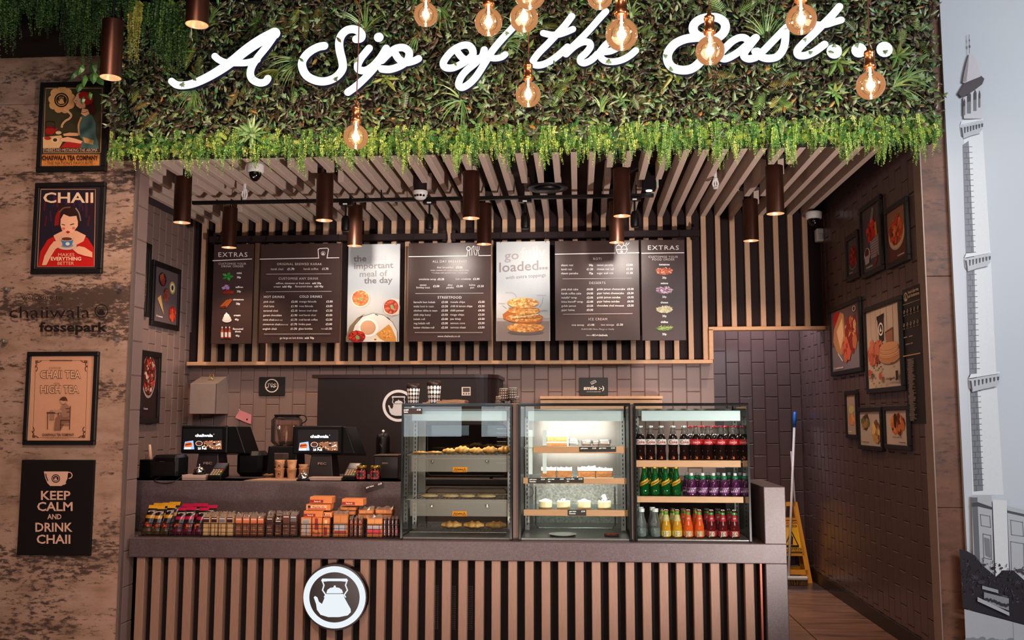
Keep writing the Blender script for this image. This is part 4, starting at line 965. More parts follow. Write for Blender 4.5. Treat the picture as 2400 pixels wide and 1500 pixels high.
def b_extras1(A):
    A.text('EXTRAS', 512, 602, 10.5, CW, x1=580, space=1.15); A.line([(499, 611), (590, 607)], 2, CW)
    A.text('CUSTOMISE YOUR', 512, 620.5, 4.6, CG, x1=577, space=1.1); A.text('DRINK ORDER', 519, 626.5, 4.6, CG, x1=571, space=1.1)
    for s, p, y, x in [('mint', '20p', 642, 561), ('saffron', '20p', 675, 561), ('cinnamon', '20p', 704, 559), ('cream', '40p', 741, 556), ('flavoured', '', 773, 558)]:
        A.text(s, x, y, 4.4, '#ffffff', al='c', bold=.02); 
        if p: A.text(p, x - 1, y + 10, 4.4, '#ffffff', al='c', bold=.02)
    A.text('shots', 558, 779, 4.4, '#ffffff', al='c', bold=.02); A.text('40p', 557, 789, 4.4, '#ffffff', al='c', bold=.02)
    for a, c in [(0, '#2f9a3c'), (72, '#3aac48'), (144, '#2a8a34'), (216, '#44b854'), (288, '#2f9a3c')]:
        r = math.radians(a); A.poly([(534 + 15 * math.cos(r + t) * s_, 648 + 11 * math.sin(r + t) * s_) for t, s_ in [(0, 0), (-.45, .6), (0, 1), (.45, .6)]], c)
        A.line([(534, 648), (534 + 12 * math.cos(r), 648 + 9 * math.sin(r))], .8, '#1f6a28', up=False)
    for x, y, a in [(524, 675, .3), (530, 671, -.4), (534, 676, -.9)]: A.poly([(x + 6 * math.cos(a + t) * s_, y + 5 * math.sin(a + t) * s_) for t, s_ in [(0, -.8), (1.5, .8), (0, 1.2), (-1.5, .8)]], '#b08ac0')
    A.poly([(521, 686), (530, 680), (538, 680), (546, 684), (551, 687), (540, 689), (526, 688)], '#8a2018')
    for k in range(8): A.line([(524 + k * 3, 687 - k % 3), (530 + k * 2.6, 682)], .8, '#c03a20', up=False)
    for k in range(4):
        x = 516 + k * 3.2; A.poly([(x, 718 - k * .5), (x + 15, 703 - k), (x + 20, 706 - k), (x + 6, 723 - k * .5)], ['#9a4a20', '#b8602c', '#8a3e1a', '#a8521f'][k]); A.ell(x + 3, 720.5 - k * .5, 3, 2.2, '#5a2810', n=10)
    A.ell(532.5, 750, 11, 6, '#d9d6d2'); A.ell(532.5, 745, 9, 5, '#e9e6e2'); A.ell(532, 740, 6.5, 4.5, '#f4f2ee'); A.poly([(527, 739), (531, 732), (534, 735), (537, 740)], '#ffffff')
    for x, c in [(521.5, '#b8602c'), (530.5, '#a01c24'), (539, '#c0442c')]:
        A.poly([(x - 3, 793), (x - 3, 778), (x - 1.2, 772), (x - 1.2, 768), (x + 1.2, 768), (x + 1.2, 772), (x + 3, 778), (x + 3, 793)], c); A.rect(x - 2.8, 779, x + 2.8, 790, '#e8e0d8'); A.rect(x - 1.3, 766, x + 1.3, 769, '#eeeeee')
def b_drinks(A):
    A.line([(609, 607.5), (747, 604.8), (745.5, 585), (749, 582.5), (767, 581.5), (770, 584), (766.5, 604.5), (795, 604)], 1.8, CW)
    A.logo(757.5, 594, 5, CW, w=.16)
    hd(A, 'ORIGINAL BREWED KARAK', 702, 621.5, 5.2)
    A.text('karak chaii', 635, 633, 4.8, CG, x1=664); A.text('£1.70', 674, 633, 4.8, CW, x1=690, bold=.02); A.text('karak coffee', 712, 632.5, 4.8, CG, x1=746); A.text('£1.70', 755, 632.5, 4.8, CW, x1=770, bold=.02)
    A.line([(625, 642.8), (777, 641.8)], .9, CG); hd(A, 'CUSTOMISE ANY DRINK', 700, 655.5, 5.2)
    A.text('saffron, cinnamon or fresh mint', 647, 666, 4.4, CW, x1=727); A.text('add 20p', 732, 666, 4.4, CW, x1=753, bold=.02)
    A.text('cream', 642, 674, 4.4, CW, x1=658); A.text('add 40p', 662, 674, 4.4, CW, x1=684, bold=.02); A.text('flavoured shots', 692, 673.5, 4.4, CW, x1=732); A.text('add 40p', 737, 673.5, 4.4, CW, x1=758, bold=.02)
    A.line([(624, 684), (777, 683)], .9, CG)
    A.text('HOT DRINKS', 619, 698.5, 5.2, CW, x1=667, space=1.1, bold=.01); A.text('COLD DRINKS', 702.5, 698, 5.2, CW, x1=755, space=1.1, bold=.01)
    L = [('pink chaii', '£2.00'), ('chaii latte', '£1.90'), ('caramel chaii', '£2.10'), ('garam chocolate', '£1.90'), ('mint chaii', '£1.70'), ('cinnamon chaii', '£1.70'), ('english chaii', '£1.70')]
    R = [('mango falooda', '£3.00'), ('rose falooda', '£3.00'), ('lemon iced chaii', '£2.50'), ('iced karak chaii', '£2.50'), ('iced karak coffee', '£2.50'), ('limbu pani', '£2.00'), ('glass bottles', '£1.50')]
    wl = [643, 643, 652, 661, 643, 657, 649]; wr = [742, 734, 744, 741, 745, 729, 733]
    for k in range(7):
        y = 709.5 + k * 10.6; A.text(L[k][0], 618.5 - k * .3, y, 4.6, CW, x1=wl[k]); A.text(L[k][1], 698 - k * .2, y, 4.6, CW, al='r', bold=.02)
        A.text(R[k][0], 702 - k * .2, y - .3, 4.6, CW, x1=wr[k]); A.text(R[k][1], 780 - k * .2, y - .3, 4.6, CW, al='r', bold=.02)
    A.text('(black tea)', 645, 709.5 + 42.4, 3.2, CG, x1=663); A.text('(black tea)', 658.5, 709.5 + 53, 3.2, CG, x1=676); A.text('from', 753.5, 772.5, 3.2, CG, x1=763)
    A.line([(620, 783.2), (775, 782.6)], .9, CG); A.text('go large on hot drinks', 657, 794.5, 4.6, CW, x1=711); A.text('add 70p', 715, 794.5, 4.6, CW, x1=737, bold=.02)
def b_breakfast(A):
    A.line([(958, 601.5), (1095, 599.8)], 1.9, CW); A.line([(1122, 599.2), (1150, 598.8)], 1.9, CW)
    A.ring(1098, 582.5, 3.6, 5.2, CW); A.line([(1096.5, 587), (1094.5, 599.5)], 1.2, CW); A.line([(1099.5, 587), (1101.5, 599.5)], 1.2, CW)
    A.line([(1106, 599), (1106, 582), (1109, 577), (1111, 577), (1111, 590), (1114, 599)], 1.4, CW)
    A.line([(1115.5, 577), (1115.5, 585), (1118, 588), (1116.5, 599)], 1.2, CW); A.line([(1119.2, 577), (1119.2, 587)], 1.2, CW); A.line([(1123, 577), (1123, 585), (1120.5, 588), (1122.5, 599)], 1.2, CW)
    hd(A, 'ALL DAY BREAKFAST', 1054, 615.5, 5.2); A.text('desi breakfast', 1024, 629, 4.8, CG, x1=1063); A.text('£5.50', 1068, 629, 4.8, CW, x1=1084, bold=.02)
    A.text('masala omelette with paratha, beans, chaii or chana', 1009, 635, 3.2, CG, x1=1099); A.text('+ 2 chaas with paratha/toast + karak chaii', 1012, 641, 3.2, CG, x1=1096)
    A.text('omelette wrap', 982, 656.5, 4.4, CW, x1=1022); A.text('£2.25', 1026, 656.5, 4.4, CW, x1=1041, bold=.02); A.text('bun omelette', 1068, 656, 4.4, CW, x1=1104); A.text('£2.00', 1109, 656, 4.4, CW, x1=1124, bold=.02)
    for s1, s2, p, x, xp in [('sweet', 'bombay toast', '£2.00', 992, 1015), ('aloo', 'paratha', '£2.00', 1055, 1070), ('halwa', 'puri', '£3.50', 1107, 1119)]:
        A.text(s1, x, 670, 4.4, CW, al='c'); A.text(s2, x, 676, 4.4, CW, al='c', stretch=.9); A.text(p, xp, 673, 4.4, CW, x1=xp + 15, bold=.02)
    A.line([(974, 688.2), (1133, 687.3)], .9, CG); A.text('STREETFOOD', 1026, 700, 5.4, CW, x1=1082, space=1.1, bold=.01)
    L = [('karachi bun kebab', '£3.00', 1020), ('malai boti in naan', '£3.50', 1017), ('chicken tikka in naan', '£3.50', 1025), ('chilli chip butty', '£3.50', 1010), ('kebab roll', '£3.00', 996), ('veg kebab roll', '£3.00', 1007), ('butter chicken roll', '£2.50', 1018)]
    R = [('masala chips', '£2.50', 1090), ('chilli & lemon chips', '£2.50', 1107), ('chilli paneer', '£4.50', 1088), ('mogo chips', '£3.50', 1088), ('pav bhaji', '£3.50', 1080), ('samosa cone', '£3.50', 1090), ('samosa chaat', '£3.50', 1092)]
    for k in range(7):
        y = 710.5 + k * 9.95; A.text(L[k][0], 970, y, 4.6, CW, x1=L[k][2]); A.text(L[k][1], 1050, y, 4.6, CW, al='r', bold=.02); A.text(R[k][0], 1056, y - .4, 4.6, CW, x1=R[k][2]); A.text(R[k][1], 1136, y - .4, 4.6, CW, al='r', bold=.02)
    A.line([(973, 779.5), (1131, 779.5)], .9, CG); A.text('www.chaiiwala.co.uk', 1026, 790.5, 4.6, CW, x1=1079)
def b_roti(A):
    A.line([(1301, 595.8), (1442, 593.2)], 1.9, CW); A.line([(1470, 592.8), (1498, 592.4)], 1.9, CW)
    A.ring(1450, 581, 5.5, 7, CW, a0=math.pi * .9, a1=math.pi * 2.1); A.ring(1463, 581, 5, 6.5, CW, a0=math.pi, a1=math.pi * 2.2); A.ring(1456, 574, 5, 6.5, CW, a0=math.pi, a1=math.pi * 2)
    A.line([(1444, 584), (1448, 594), (1466, 594), (1471, 583)], 1.6, CW); A.line([(1444, 585), (1471, 584)], 1.6, CW); A.line([(1466, 574), (1469, 569)], 1.4, CW); A.line([(1469, 575), (1475, 569)], 1.4, CW); A.logo(1457, 590, 3, CW)
    hd(A, 'ROTI', 1400, 609.5, 5.4)
    for k, (l, p, xe, r, q, xf) in enumerate([('classic roti', '50p', 1343, 'sweet paratha', '£2.00', 1437), ('tareli roti', '£1.50', 1340, 'cheese roti roll', '£1.50', 1438), ('classic paratha', '75p', 1355, 'sugar wali roti', '£1.50', 1437)]):
        y = 623.8 + k * 9.6; A.text(l, 1315, y, 4.6, CW, x1=xe); A.text(p, 1390, y, 4.6, CW, al='r', bold=.02); A.text(r, 1399, y - .4, 4.6, CW, x1=xf); A.text(q, 1483, y - .6, 4.6, CW, al='r', bold=.02)
    A.line([(1319, 653.8), (1480, 652.3)], .9, CG); hd(A, 'DESSERTS', 1400, 666, 5.4)
    L = [('pink chaii cake', '£4.00', 1355), ('karak coffee cake', '£4.00', 1362), ('nutella* wrap', '£2.00', 1352), ('lotus biscoff* wrap', '£2.00', 1366), ('gulab jamun', '£3.50', 1350), ('gajar halwa', '£3.50', 1347)]
    R = [('gulab jamun cheesecake', '£3.50', 1465), ('gajar halwa cheesecake', '£3.50', 1462), ('gulab jamun sundae', '£4.95', 1454), ('gajar halwa sundae', '£4.95', 1452), ('chocolate chaii mousse', '£3.50', 1462)]
    for k in range(6):
        y = 680.5 + k * 9.7; A.text(L[k][0], 1316, y, 4.6, CW, x1=L[k][2]); A.text(L[k][1], 1390, y, 4.6, CW, al='r', bold=.02)
        if k < 5: A.text(R[k][0], 1399, y - .6, 4.6, CW, x1=R[k][2]); A.text(R[k][1], 1485, y - .6, 4.6, CW, al='r', bold=.02)
    A.line([(1320, 736.8), (1482, 735.3)], .9, CG); hd(A, 'ICE CREAM', 1401, 751, 5.4)
    A.text('one scoop', 1340, 764, 4.6, CW, x1=1369); A.text('£1.00', 1377, 764, 4.6, CW, x1=1393, bold=.02); A.text('two scoops', 1408, 763.7, 4.6, CW, x1=1439); A.text('£1.50', 1445, 763.5, 4.6, CW, x1=1460, bold=.02)
    A.text('FLAVOURS: Rose, Mango or Vanilla', 1363, 773.5, 3.6, CG, x1=1439); A.text('follow us', 1374, 787.5, 2.8, CW, x1=1387)
    A.rect(1388.5, 784, 1391.8, 787.8, CW); A.line([(1393, 784.3), (1396, 784.3), (1396, 787.4), (1393, 787.4)], .8, CW, close=True); A.poly([(1397.5, 785), (1399.5, 785.5), (1400.5, 784.2), (1402, 784.6), (1400.8, 787), (1398, 787.5)], CW); A.text('chaiiwala', 1402.5, 788, 4.4, CW, x1=1424, bold=.03)
def b_extras2(A):
    A.text('EXTRAS', 1518.5, 585.5, 10, CW, x1=1591, space=1.15); A.line([(1504, 593.6), (1603, 592.4)], 2, CW)
    A.text('CUSTOMISE YOUR', 1520, 604.5, 4.8, CG, x1=1589, space=1.1); A.text('FOOD ORDER', 1529, 610.5, 4.8, CG, x1=1581, space=1.1)
    r = random.Random(3)
    for s, y, yp, cols, ry in [('tomatoes', 622, 653, ['#c9603a', '#e08a5a', '#b8482c', '#f0c0a0'], 9), ('onions', 666, 698, ['#b98aa8', '#d9c0d0', '#8a5a7a', '#efe0ea'], 9.5), ('cheese', 711, 743, ['#cfc8a0', '#e0dab8', '#bfb88a', '#eae6cc'], 9), ('chillies', 757, 785.5, ['#6a8a3a', '#8aa04a', '#4a6a28', '#a8b86a'], 6)]:
        A.text(s, 1557, y, 4.4, '#ffffff', al='c', bold=.03); A.text(yp and '20p', 1557, yp, 4.6, '#ffffff', al='c', bold=.02); yc = (y + yp - 5) / 2 + .5
        A.ell(1557, yc + 1, 19, ry * .85, cols[2], n=18)
        A.k += 1
        for k in range(60):
            a = r.random() * 6.28; q = r.random() ** .5; x = 1557 + 19 * q * math.cos(a); yy = yc + ry * .85 * q * math.sin(a); an = r.random() * 3.1
            A.line([(x - 2.6 * math.cos(an), yy - 1.6 * math.sin(an)), (x + 2.6 * math.cos(an), yy + 1.6 * math.sin(an))], 1.8, r.choice(cols), up=(k % 12 == 0))
def food_blob(A, cx, cy, rx, ry, cols, n=50, seed=1, s_=2.5):
    r = random.Random(seed); A.ell(cx, cy, rx, ry, cols[0], n=24)
    for k in range(n):
        a = r.random() * 6.28; q = r.random() ** .5 * .9; x, y = cx + rx * q * math.cos(a), cy + ry * q * math.sin(a)
        A.nudge()
        if k % 10 == 0: A.k += 1
        A.mb.col(r.choice(cols[1:])); u = s_ * (.5 + r.random())
        A.mb.add([A._p(x + u * math.cos(t) * (1 + .3 * r.random()), y + u * .8 * math.sin(t)) for t in (0, 1.2, 2.5, 3.7, 5)], [(0, 1, 2, 3, 4)])
def b_poster1(A):
    for s, x, x1, y, c, bd in [('the', 828.5, 859, 613, '#77706f', .02), ('most', 861, 908, 610.5, '#b4b3b5', .01), ('important', 830, 922, 630.5, '#857f7e', .02), ('meal of', 843, 908, 649, '#8b8583', .015), ('the day', 853, 920, 664.5, '#6f6866', .02)]:
        A.text(s, x, y, 13.5, c, x1=x1, bold=bd, slope=-.03)
    A.ell(847, 701, 22, 21, '#a8aaaa'); A.ell(845, 699.5, 21.5, 20.5, '#e8d8c8'); food_blob(A, 845, 699, 19.5, 18.5, ['#c8683a', '#e09050', '#b85028', '#e8a868', '#d07840'], 60, 2); A.poly([(840, 702), (843, 697), (848, 699), (849, 704), (844, 705)], '#6a9a5a')
    A.ell(917, 721, 21, 21, '#a8a6a4'); A.poly([(936, 702), (920, 699), (905, 704), (898, 718), (902, 734), (918, 739), (935, 737)], '#e0d0c4'); food_blob(A, 917, 719, 17, 17, ['#a83a20', '#c85030', '#e07848', '#902c18'], 55, 3); A.poly([(915, 716), (919, 714), (924, 722), (922, 726), (917, 724)], '#7aaa6a')
    A.poly([(811, 790), (820, 765), (838, 745), (856, 735), (838, 752), (828, 775), (818, 801), (811, 801)], '#7a6a50')
    pl = [(830, 801), (824, 785), (832, 762), (850, 742), (875, 734), (900, 739), (920, 755), (931, 775), (932, 801)]; A.poly(pl, '#dcdcda'); A.line(pl, 1.2, '#55504a')
    A.line([(843, 745), (850, 741)], 2, '#3a3430'); A.line([(880, 737), (886, 739)], 2, '#3a3430'); A.line([(908, 744), (914, 749)], 2, '#3a3430')
    A.ell(864, 768, 23, 21.5, '#f4f2f0'); A.ell(863, 768, 18, 17, '#c89a78'); A.ell(862, 767, 16, 15, '#cfa484')
    A.poly([(882, 783), (912, 760), (918, 768), (928, 790), (930, 801), (902, 800), (890, 793)], '#d09040'); food_blob(A, 907, 784, 15, 11, ['#d89a4a', '#e8b060', '#c07830'], 30, 4, 2)
    A.poly([(866, 801), (874, 789), (888, 792), (900, 801)], '#e8e0c8'); A.ell(880, 796, 3, 2, '#9a5a3a', n=8)
    food_blob(A, 837, 789, 20, 14, ['#8a1410', '#b82018', '#d83a20', '#700c0c'], 60, 5); A.poly([(833, 790), (837, 785), (843, 789), (842, 796), (836, 795)], '#7aa060')
def b_poster2(A):
    A.rect(1164, 751, 1288, 799, '#7f7572'); A.rect(1164, 745, 1288, 753, '#a49e9e')
    for s, x, x1, y, h, c, bd, sl in [('go', 1182, 1216, 609, 20, '#96908f', .012, -.05), ('fully', 1220, 1279, 605, 24, '#bfc3c6', .02, -.06), ('loaded', 1170, 1262, 638, 22, '#857c7c', .015, -.06), ('...', 1263, 1284, 631, 22, '#8f8888', .04, -.05), ('with extra toppings', 1185, 1279, 655, 8, '#6f6a6c', 0, -.075)]:
        A.text(s, x, y, h, c, x1=x1, bold=bd, slope=sl)
    for s, x, y in [('onions', 1184, 688), ('tomatoes', 1258, 694), ('cheese', 1168, 713), ('chillies', 1268, 730)]: A.text(s, x, y, 4, '#8a8588', shear=.3)
    A.line([(1200, 686), (1207, 690), (1211, 697)], .9, '#7a7578'); A.line([(1273, 697), (1270, 712), (1264, 721)], .9, '#7a7578'); A.line([(1178, 716), (1187, 723)], .9, '#7a7578')
    A.ell(1232, 779, 42, 6, '#5f5553'); cols = ['#c8823a', '#e0a458', '#b06a28', '#e8bc78', '#d0903f']
    food_blob(A, 1232, 768, 44, 11, cols, 90, 6, 3); A.poly([(1178, 737), (1190, 728), (1250, 730), (1273, 742), (1268, 756), (1240, 761), (1200, 755), (1180, 748)], '#a85f26'); food_blob(A, 1228, 745, 42, 10, cols, 80, 7, 3)
    A.line([(1196, 744), (1230, 741), (1262, 737)], 2.2, '#f0dcb0'); A.line([(1200, 748), (1240, 746), (1266, 744)], 1.6, '#7a3a14'); A.line([(1215, 741), (1245, 738)], 1.6, '#5a7a30')
    food_blob(A, 1228, 728, 38, 9, cols, 70, 8, 3); A.line([(1192, 722), (1258, 723)], 1.4, '#8a4a1a'); food_blob(A, 1226, 710, 37, 11.5, ['#cc8c40', '#e8b468', '#b8752f', '#f0cc88'], 90, 9, 3)
board(498, 592, 572, 806, 'narrow brown extras board for drink orders with mint on top, at the far left', b_extras1)
board(609, 797, 571, 804, 'wide brown menu board of hot and cold drinks with a cup outline', b_drinks)
board(814.5, 936.5, 572, 801.5, 'pale poster reading the most important meal of the day above breakfast dishes', b_poster1, M_boardw, YM - .01)
board(957, 1150, 569, 800, 'wide brown menu board of breakfast and streetfood with a cutlery outline', b_breakfast)
board(1163, 1289, 566, 799.5, 'pale poster reading go fully loaded above a stack of golden toasties', b_poster2, M_boardw, YM - .01)
board(1301, 1499, 564, 798, 'wide brown menu board of roti, desserts and ice cream', b_roti)
board(1503.5, 1606, 562, 798, 'narrow brown extras board for food orders with tomatoes on top, at the far right', b_extras2)

# ================================================================ POSTERS ON THE LEFT PILLAR
YL = 5.70
def framed(name, label, cat, x0, x1, y0, y1, Y, fr_w, fn, depth=.03, mount='#d8b090', group=None, art=M_art):
    ym = (y0 + y1) / 2; X0, X1 = xat(x0, Y - depth, ym), xat(x1, Y - depth, ym); Z1, Z0 = zat(y0, Y - depth, (x0 + x1) / 2), zat(y1, Y - depth, (x0 + x1) / 2)
    t = thing(name, label, cat, ((X0 + X1) / 2, Y - depth, Z0), group)
    if fr_w:
        f = fr_w; b = MB()
        b.cbox(X0, X1, Y - depth, Y, Z1 - f, Z1, .003).cbox(X0, X1, Y - depth, Y, Z0, Z0 + f, .003).cbox(X0, X0 + f, Y - depth, Y, Z0 + f, Z1 - f, .003).cbox(X1 - f, X1, Y - depth, Y, Z0 + f, Z1 - f, .003)
        b.build('frame', M_frame, t); YA = Y - depth + .012
        MB().box(X0 + f, X1 - f, YA, Y, Z0 + f, Z1 - f).build('backing', mat('mount_' + mount[1:], mount, .6, var=.06), t)
    else:
        MB().cbox(X0, X1, Y - depth, Y, Z0, Z1, .002).build('panel', mat('dark_canvas', '#0f0809', .65, spec=.25), t); YA = Y - depth
    A = Art(plY(YA), step=.0003); fn(A); A.build('print', art, t); return t
def p_aroma(A):
    A.rect(105, 205, 242, 362, '#3a3420'); A.line([(107, 207), (240, 207), (236, 358), (102, 358)], 1.2, '#c08a60', close=True)
    A.poly([(97, 362), (234, 362), (233, 389), (95, 389)], '#c07838')
    for x, y, r in [(146, 212, 11), (158, 218, 11), (166, 230, 11), (164, 245, 11), (153, 256, 10), (138, 255, 10), (126, 247, 10), (124, 233, 10), (130, 219, 11)]: A.ell(x, y, r, r, '#c89058', n=18)
    A.ell(145, 234, 22, 20, '#c89058'); A.ring(145, 235, 13.5, 17, '#2a1c14'); A.ell(145, 235, 12.5, 12, '#2a1c14'); A.kettle(145, 236, 13, '#c89058')
    A.curve([(150, 256), (160, 262), (168, 270), (165, 278), (155, 284), (148, 292), (146, 300)], 5, '#c89a70')
    A.poly([(102, 322), (145, 318), (150, 330), (140, 348), (102, 348)], '#c8a070')
    A.ell(119, 308, 12, 9, '#8a1a14'); A.ell(119, 299, 7, 3, '#6a1010'); A.curve([(110, 302), (109, 288), (119, 285), (130, 288), (128, 302)], 1.6, '#3a1410'); A.poly([(130, 303), (137, 300), (136, 306), (130, 310)], '#8a1a14')
    A.ell(131, 329, 9, 7, '#d0b080'); A.ell(131, 329, 5, 4, '#3a2a1a'); A.ell(139, 312, 7, 4, '#c8a880'); A.ell(114, 325, 8, 4, '#9a2a1c')
    A.poly([(142, 348), (160, 330), (190, 333), (200, 340), (195, 348)], '#9a2018')
    A.poly([(190, 275), (205, 265), (218, 272), (226, 290), (226, 315), (232, 335), (233, 350), (190, 348), (196, 330), (186, 318), (184, 295)], '#46605a')
    A.poly([(196, 322), (222, 330), (220, 340), (200, 336)], '#c08a50'); A.curve([(193, 276), (186, 295), (188, 318)], 4, '#c89058')
    A.poly([(150, 315), (165, 312), (185, 313), (186, 320), (165, 320), (152, 320)], '#d0986c'); A.poly([(143, 327), (160, 322), (178, 326), (196, 332), (192, 338), (165, 334), (146, 333)], '#d8a078')
    A.poly([(192, 268), (195, 255), (208, 258), (212, 268), (202, 274)], '#d8a078'); A.poly([(182, 222), (188, 218), (200, 222), (204, 240), (202, 254), (190, 256), (182, 250), (178, 243), (174, 238), (178, 232)], '#d8a078')
    A.poly([(186, 222), (196, 216), (212, 218), (221, 228), (220, 240), (212, 250), (202, 246), (196, 236), (188, 232)], '#a01c18'); A.poly([(206, 248), (222, 242), (226, 258), (224, 270), (214, 264)], '#4a1414'); A.line([(178, 237), (183, 238)], 1, '#3a1410'); A.line([(178, 245), (182, 244)], 1.4, '#a02018')
    A.curve([(192, 264), (200, 266), (208, 262)], 1, '#2a1410')
    A.text("THERE'S NO MISTAKING THE AROMA", 106, 357, 7.5, '#c8a088', x1=231); A.text('CHAIIWALA TEA COMPANY', 101, 376, 10, '#3a1a10', x1=232, bold=.04); A.text('- THE NATION\'S FAVOURITE -', 108, 387, 7, '#4a2814', x1=226)
def p_chaii(A):
    A.rect(92, 442, 226, 626, '#1c1420'); A.line([(96, 444), (224, 444), (221, 625), (88, 625)], 1.4, '#a87850', close=True)
    r = random.Random(2)
    for k in range(26): x = 100 + r.random() * 115; y = 450 + r.random() * 60; A.line([(x, y), (x + r.uniform(-4, 4), y + 22)], 4, r.choice(['#4a1018', '#2a1a38', '#300c14', '#3a1828']), up=(k % 9 == 0))
    A.text('CHAII', 102, 475, 23, '#d8b490', x1=219, bold=.02)
    for x0, x1_, y in [(146, 154, 452), ]: pass
    A.poly([(90, 625), (95, 590), (112, 562), (140, 548), (180, 546), (206, 558), (220, 580), (221, 625)], '#a81410')
    A.poly([(126, 552), (150, 540), (180, 541), (202, 552), (196, 566), (172, 578), (148, 575), (132, 566)], '#d09878')
    A.poly([(142, 505), (150, 498), (178, 498), (184, 512), (183, 530), (172, 545), (158, 549), (146, 540), (141, 524)], '#d8a080')
    A.poly([(129, 522), (130, 500), (142, 485), (160, 480), (178, 483), (190, 496), (192, 520), (188, 532), (184, 522), (180, 506), (164, 508), (150, 502), (143, 514), (142, 532), (134, 532)], '#2a1410')
    A.poly([(128, 530), (130, 508), (138, 492), (142, 500), (138, 528)], '#7a1414'); A.curve([(140, 498), (150, 488), (166, 486)], 3, '#6a4838'); A.curve([(178, 488), (186, 500), (190, 518)], 3, '#8a7468')
    A.line([(146, 526), (153, 528)], 1.8, '#2a1410'); A.line([(166, 527), (174, 525)], 1.8, '#2a1410'); A.poly([(155, 544), (160, 541), (166, 544), (160, 548)], '#a01818'); A.ell(150, 536, 4, 3, '#c86848', n=10); A.ell(174, 535, 4, 3, '#c86848', n=10)
    A.ell(158, 577, 23, 9, '#b8a090'); A.ell(158, 576, 15, 5, '#8a7468'); A.poly([(143, 560), (174, 558), (170, 574), (162, 579), (150, 578)], '#3a6a90'); A.ell(158, 560, 15.5, 5.5, '#c8a88c'); A.ell(158, 560.5, 12.5, 4, '#5a2a18')
    A.ell(160, 572, 5, 4, '#d0c0b0', n=12)
    A.poly([(100, 622), (106, 600), (118, 578), (128, 566), (145, 566), (147, 576), (132, 584), (122, 600), (110, 622)], '#d09878'); A.poly([(172, 585), (186, 577), (200, 580), (218, 592), (218, 604), (200, 600), (184, 595)], '#d09878')
    A.text('MAKES', 138, 601, 7, '#d8a080', x1=176); A.text('EVERYTHING', 121, 611, 8, '#e0b090', x1=192, bold=.03); A.text('BETTER', 137, 621.5, 7.5, '#d8a080', x1=175)
def p_tea(A):
    A.rect(72, 836, 213, 1032, '#b88668')
    K = '#4a2c20'
    A.line([(84, 845), (206, 845), (200, 1026), (77, 1026)], .8, K, close=True)
    for x0, y0, sx, sy in [(82, 843, 1, 1), (206, 843, -1, 1), (75, 1028, 1, -1), (201, 1028, -1, -1)]:
        A.curve([(x0, y0 + 18 * sy), (x0 + 5 * sx, y0 + 12 * sy), (x0 + 2 * sx, y0 + 5 * sy), (x0 + 10 * sx, y0 + 6 * sy), (x0 + 16 * sx, y0 + 2 * sy)], 1.8, K); A.curve([(x0 + 3 * sx, y0 + 28 * sy), (x0 + 6 * sx, y0 + 20 * sy), (x0 + 1 * sx, y0 + 14 * sy)], 1.8, K); A.ring(x0 + 5 * sx, y0 + 5 * sy, 2, 3.4, K, n=14)
    A.line([(118, 845), (170, 845)], 2, K)
    A.text('CHOOSE', 116, 865, 5, '#8a6048', x1=144)
    for s, x, y, x1 in [('CHAII TEA', 96, 886, 190), ('HIGH TEA', 97, 921, 186)]:
        A.text(s, x - 1, y, 17, K, x1=x1 + 1, bold=.045); A.text(s, x, y, 16.6, '#c89878', x1=x1, bold=.01)
    A.text('FOR', 128, 902, 5, '#8a6048', x1=142)
    A.rect(111, 966, 140, 969, K); A.line([(113, 969), (113, 1006)], 1.8, K); A.line([(138, 969), (138, 1006)], 1.8, K); A.rect(118, 971, 129, 984, '#8a6450'); A.ell(122, 964, 4, 2.5, '#8a6450', n=12); A.ell(131, 964, 5, 2.5, '#a07860', n=12)
    A.poly([(128, 1008), (132, 980), (146, 970), (162, 976), (166, 990), (152, 992), (144, 1008)], '#7a5440'); A.poly([(142, 964), (148, 950), (158, 946), (166, 956), (167, 976), (150, 978)], '#8a6450'); A.poly([(130, 965), (144, 960), (148, 966), (132, 969)], '#a07860')
    A.ell(150, 940, 6, 7, '#b08468'); A.poly([(141, 937), (146, 932), (158, 933), (161, 939), (150, 940)], K); A.ell(152, 933, 6, 3, K, n=12)
    A.line([(167, 952), (165, 1006)], 2, K); A.line([(144, 985), (166, 985)], 2, K); A.line([(145, 985), (144, 1007)], 2, K); A.line([(146, 996), (165, 996)], 1.4, K); A.line([(157, 958), (167, 957)], 1.5, K); A.line([(159, 966), (167, 965)], 1.5, K)
    A.text('CHAIIWALA TEA COMPANY', 101, 1021.5, 5.4, K, x1=176, bold=.03); A.text('THE NATIONS FAVOURITE', 110, 1028, 3.4, '#7a5440', x1=164)
def p_calm(A):
    c = '#c49a84'
    A.poly([(103, 1105), (160, 1105), (158, 1122), (152, 1134), (144, 1139), (118, 1139), (111, 1132), (106, 1120)], c)
    A.ring(162, 1114, 6, 8.2, c, a0=-2.0, a1=1.7); A.ring(131, 1121.5, 8, 10, '#1c1314'); A.ell(131, 1121.5, 6.5, 6.5, '#1c1314'); A.kettle(131, 1122, 7, c); A.line([(108, 1110), (109, 1117), (113, 1127)], 2.2, '#1c1314'); A.line([(150, 1136), (155, 1133), (154, 1130)], 1.6, c)
    A.text('KEEP', 97, 1171, 20, c, x1=166, bold=.02); A.text('CALM', 88, 1197, 20, c, x1=171, bold=.02); A.text('AND', 112, 1216.5, 11.5, c, x1=145, bold=.02); A.text('DRINK', 84, 1245.5, 20, c, x1=171, bold=.02); A.text('CHAII', 87, 1273.5, 20, c, x1=166, bold=.02)
framed('poster', 'framed vintage poster of a woman in a red headscarf smelling tea, top of the column', 'poster', 88.5, 251.5, 191, 401, YL, .033, p_aroma, mount='#3f3826', group='posters on the left pillar')
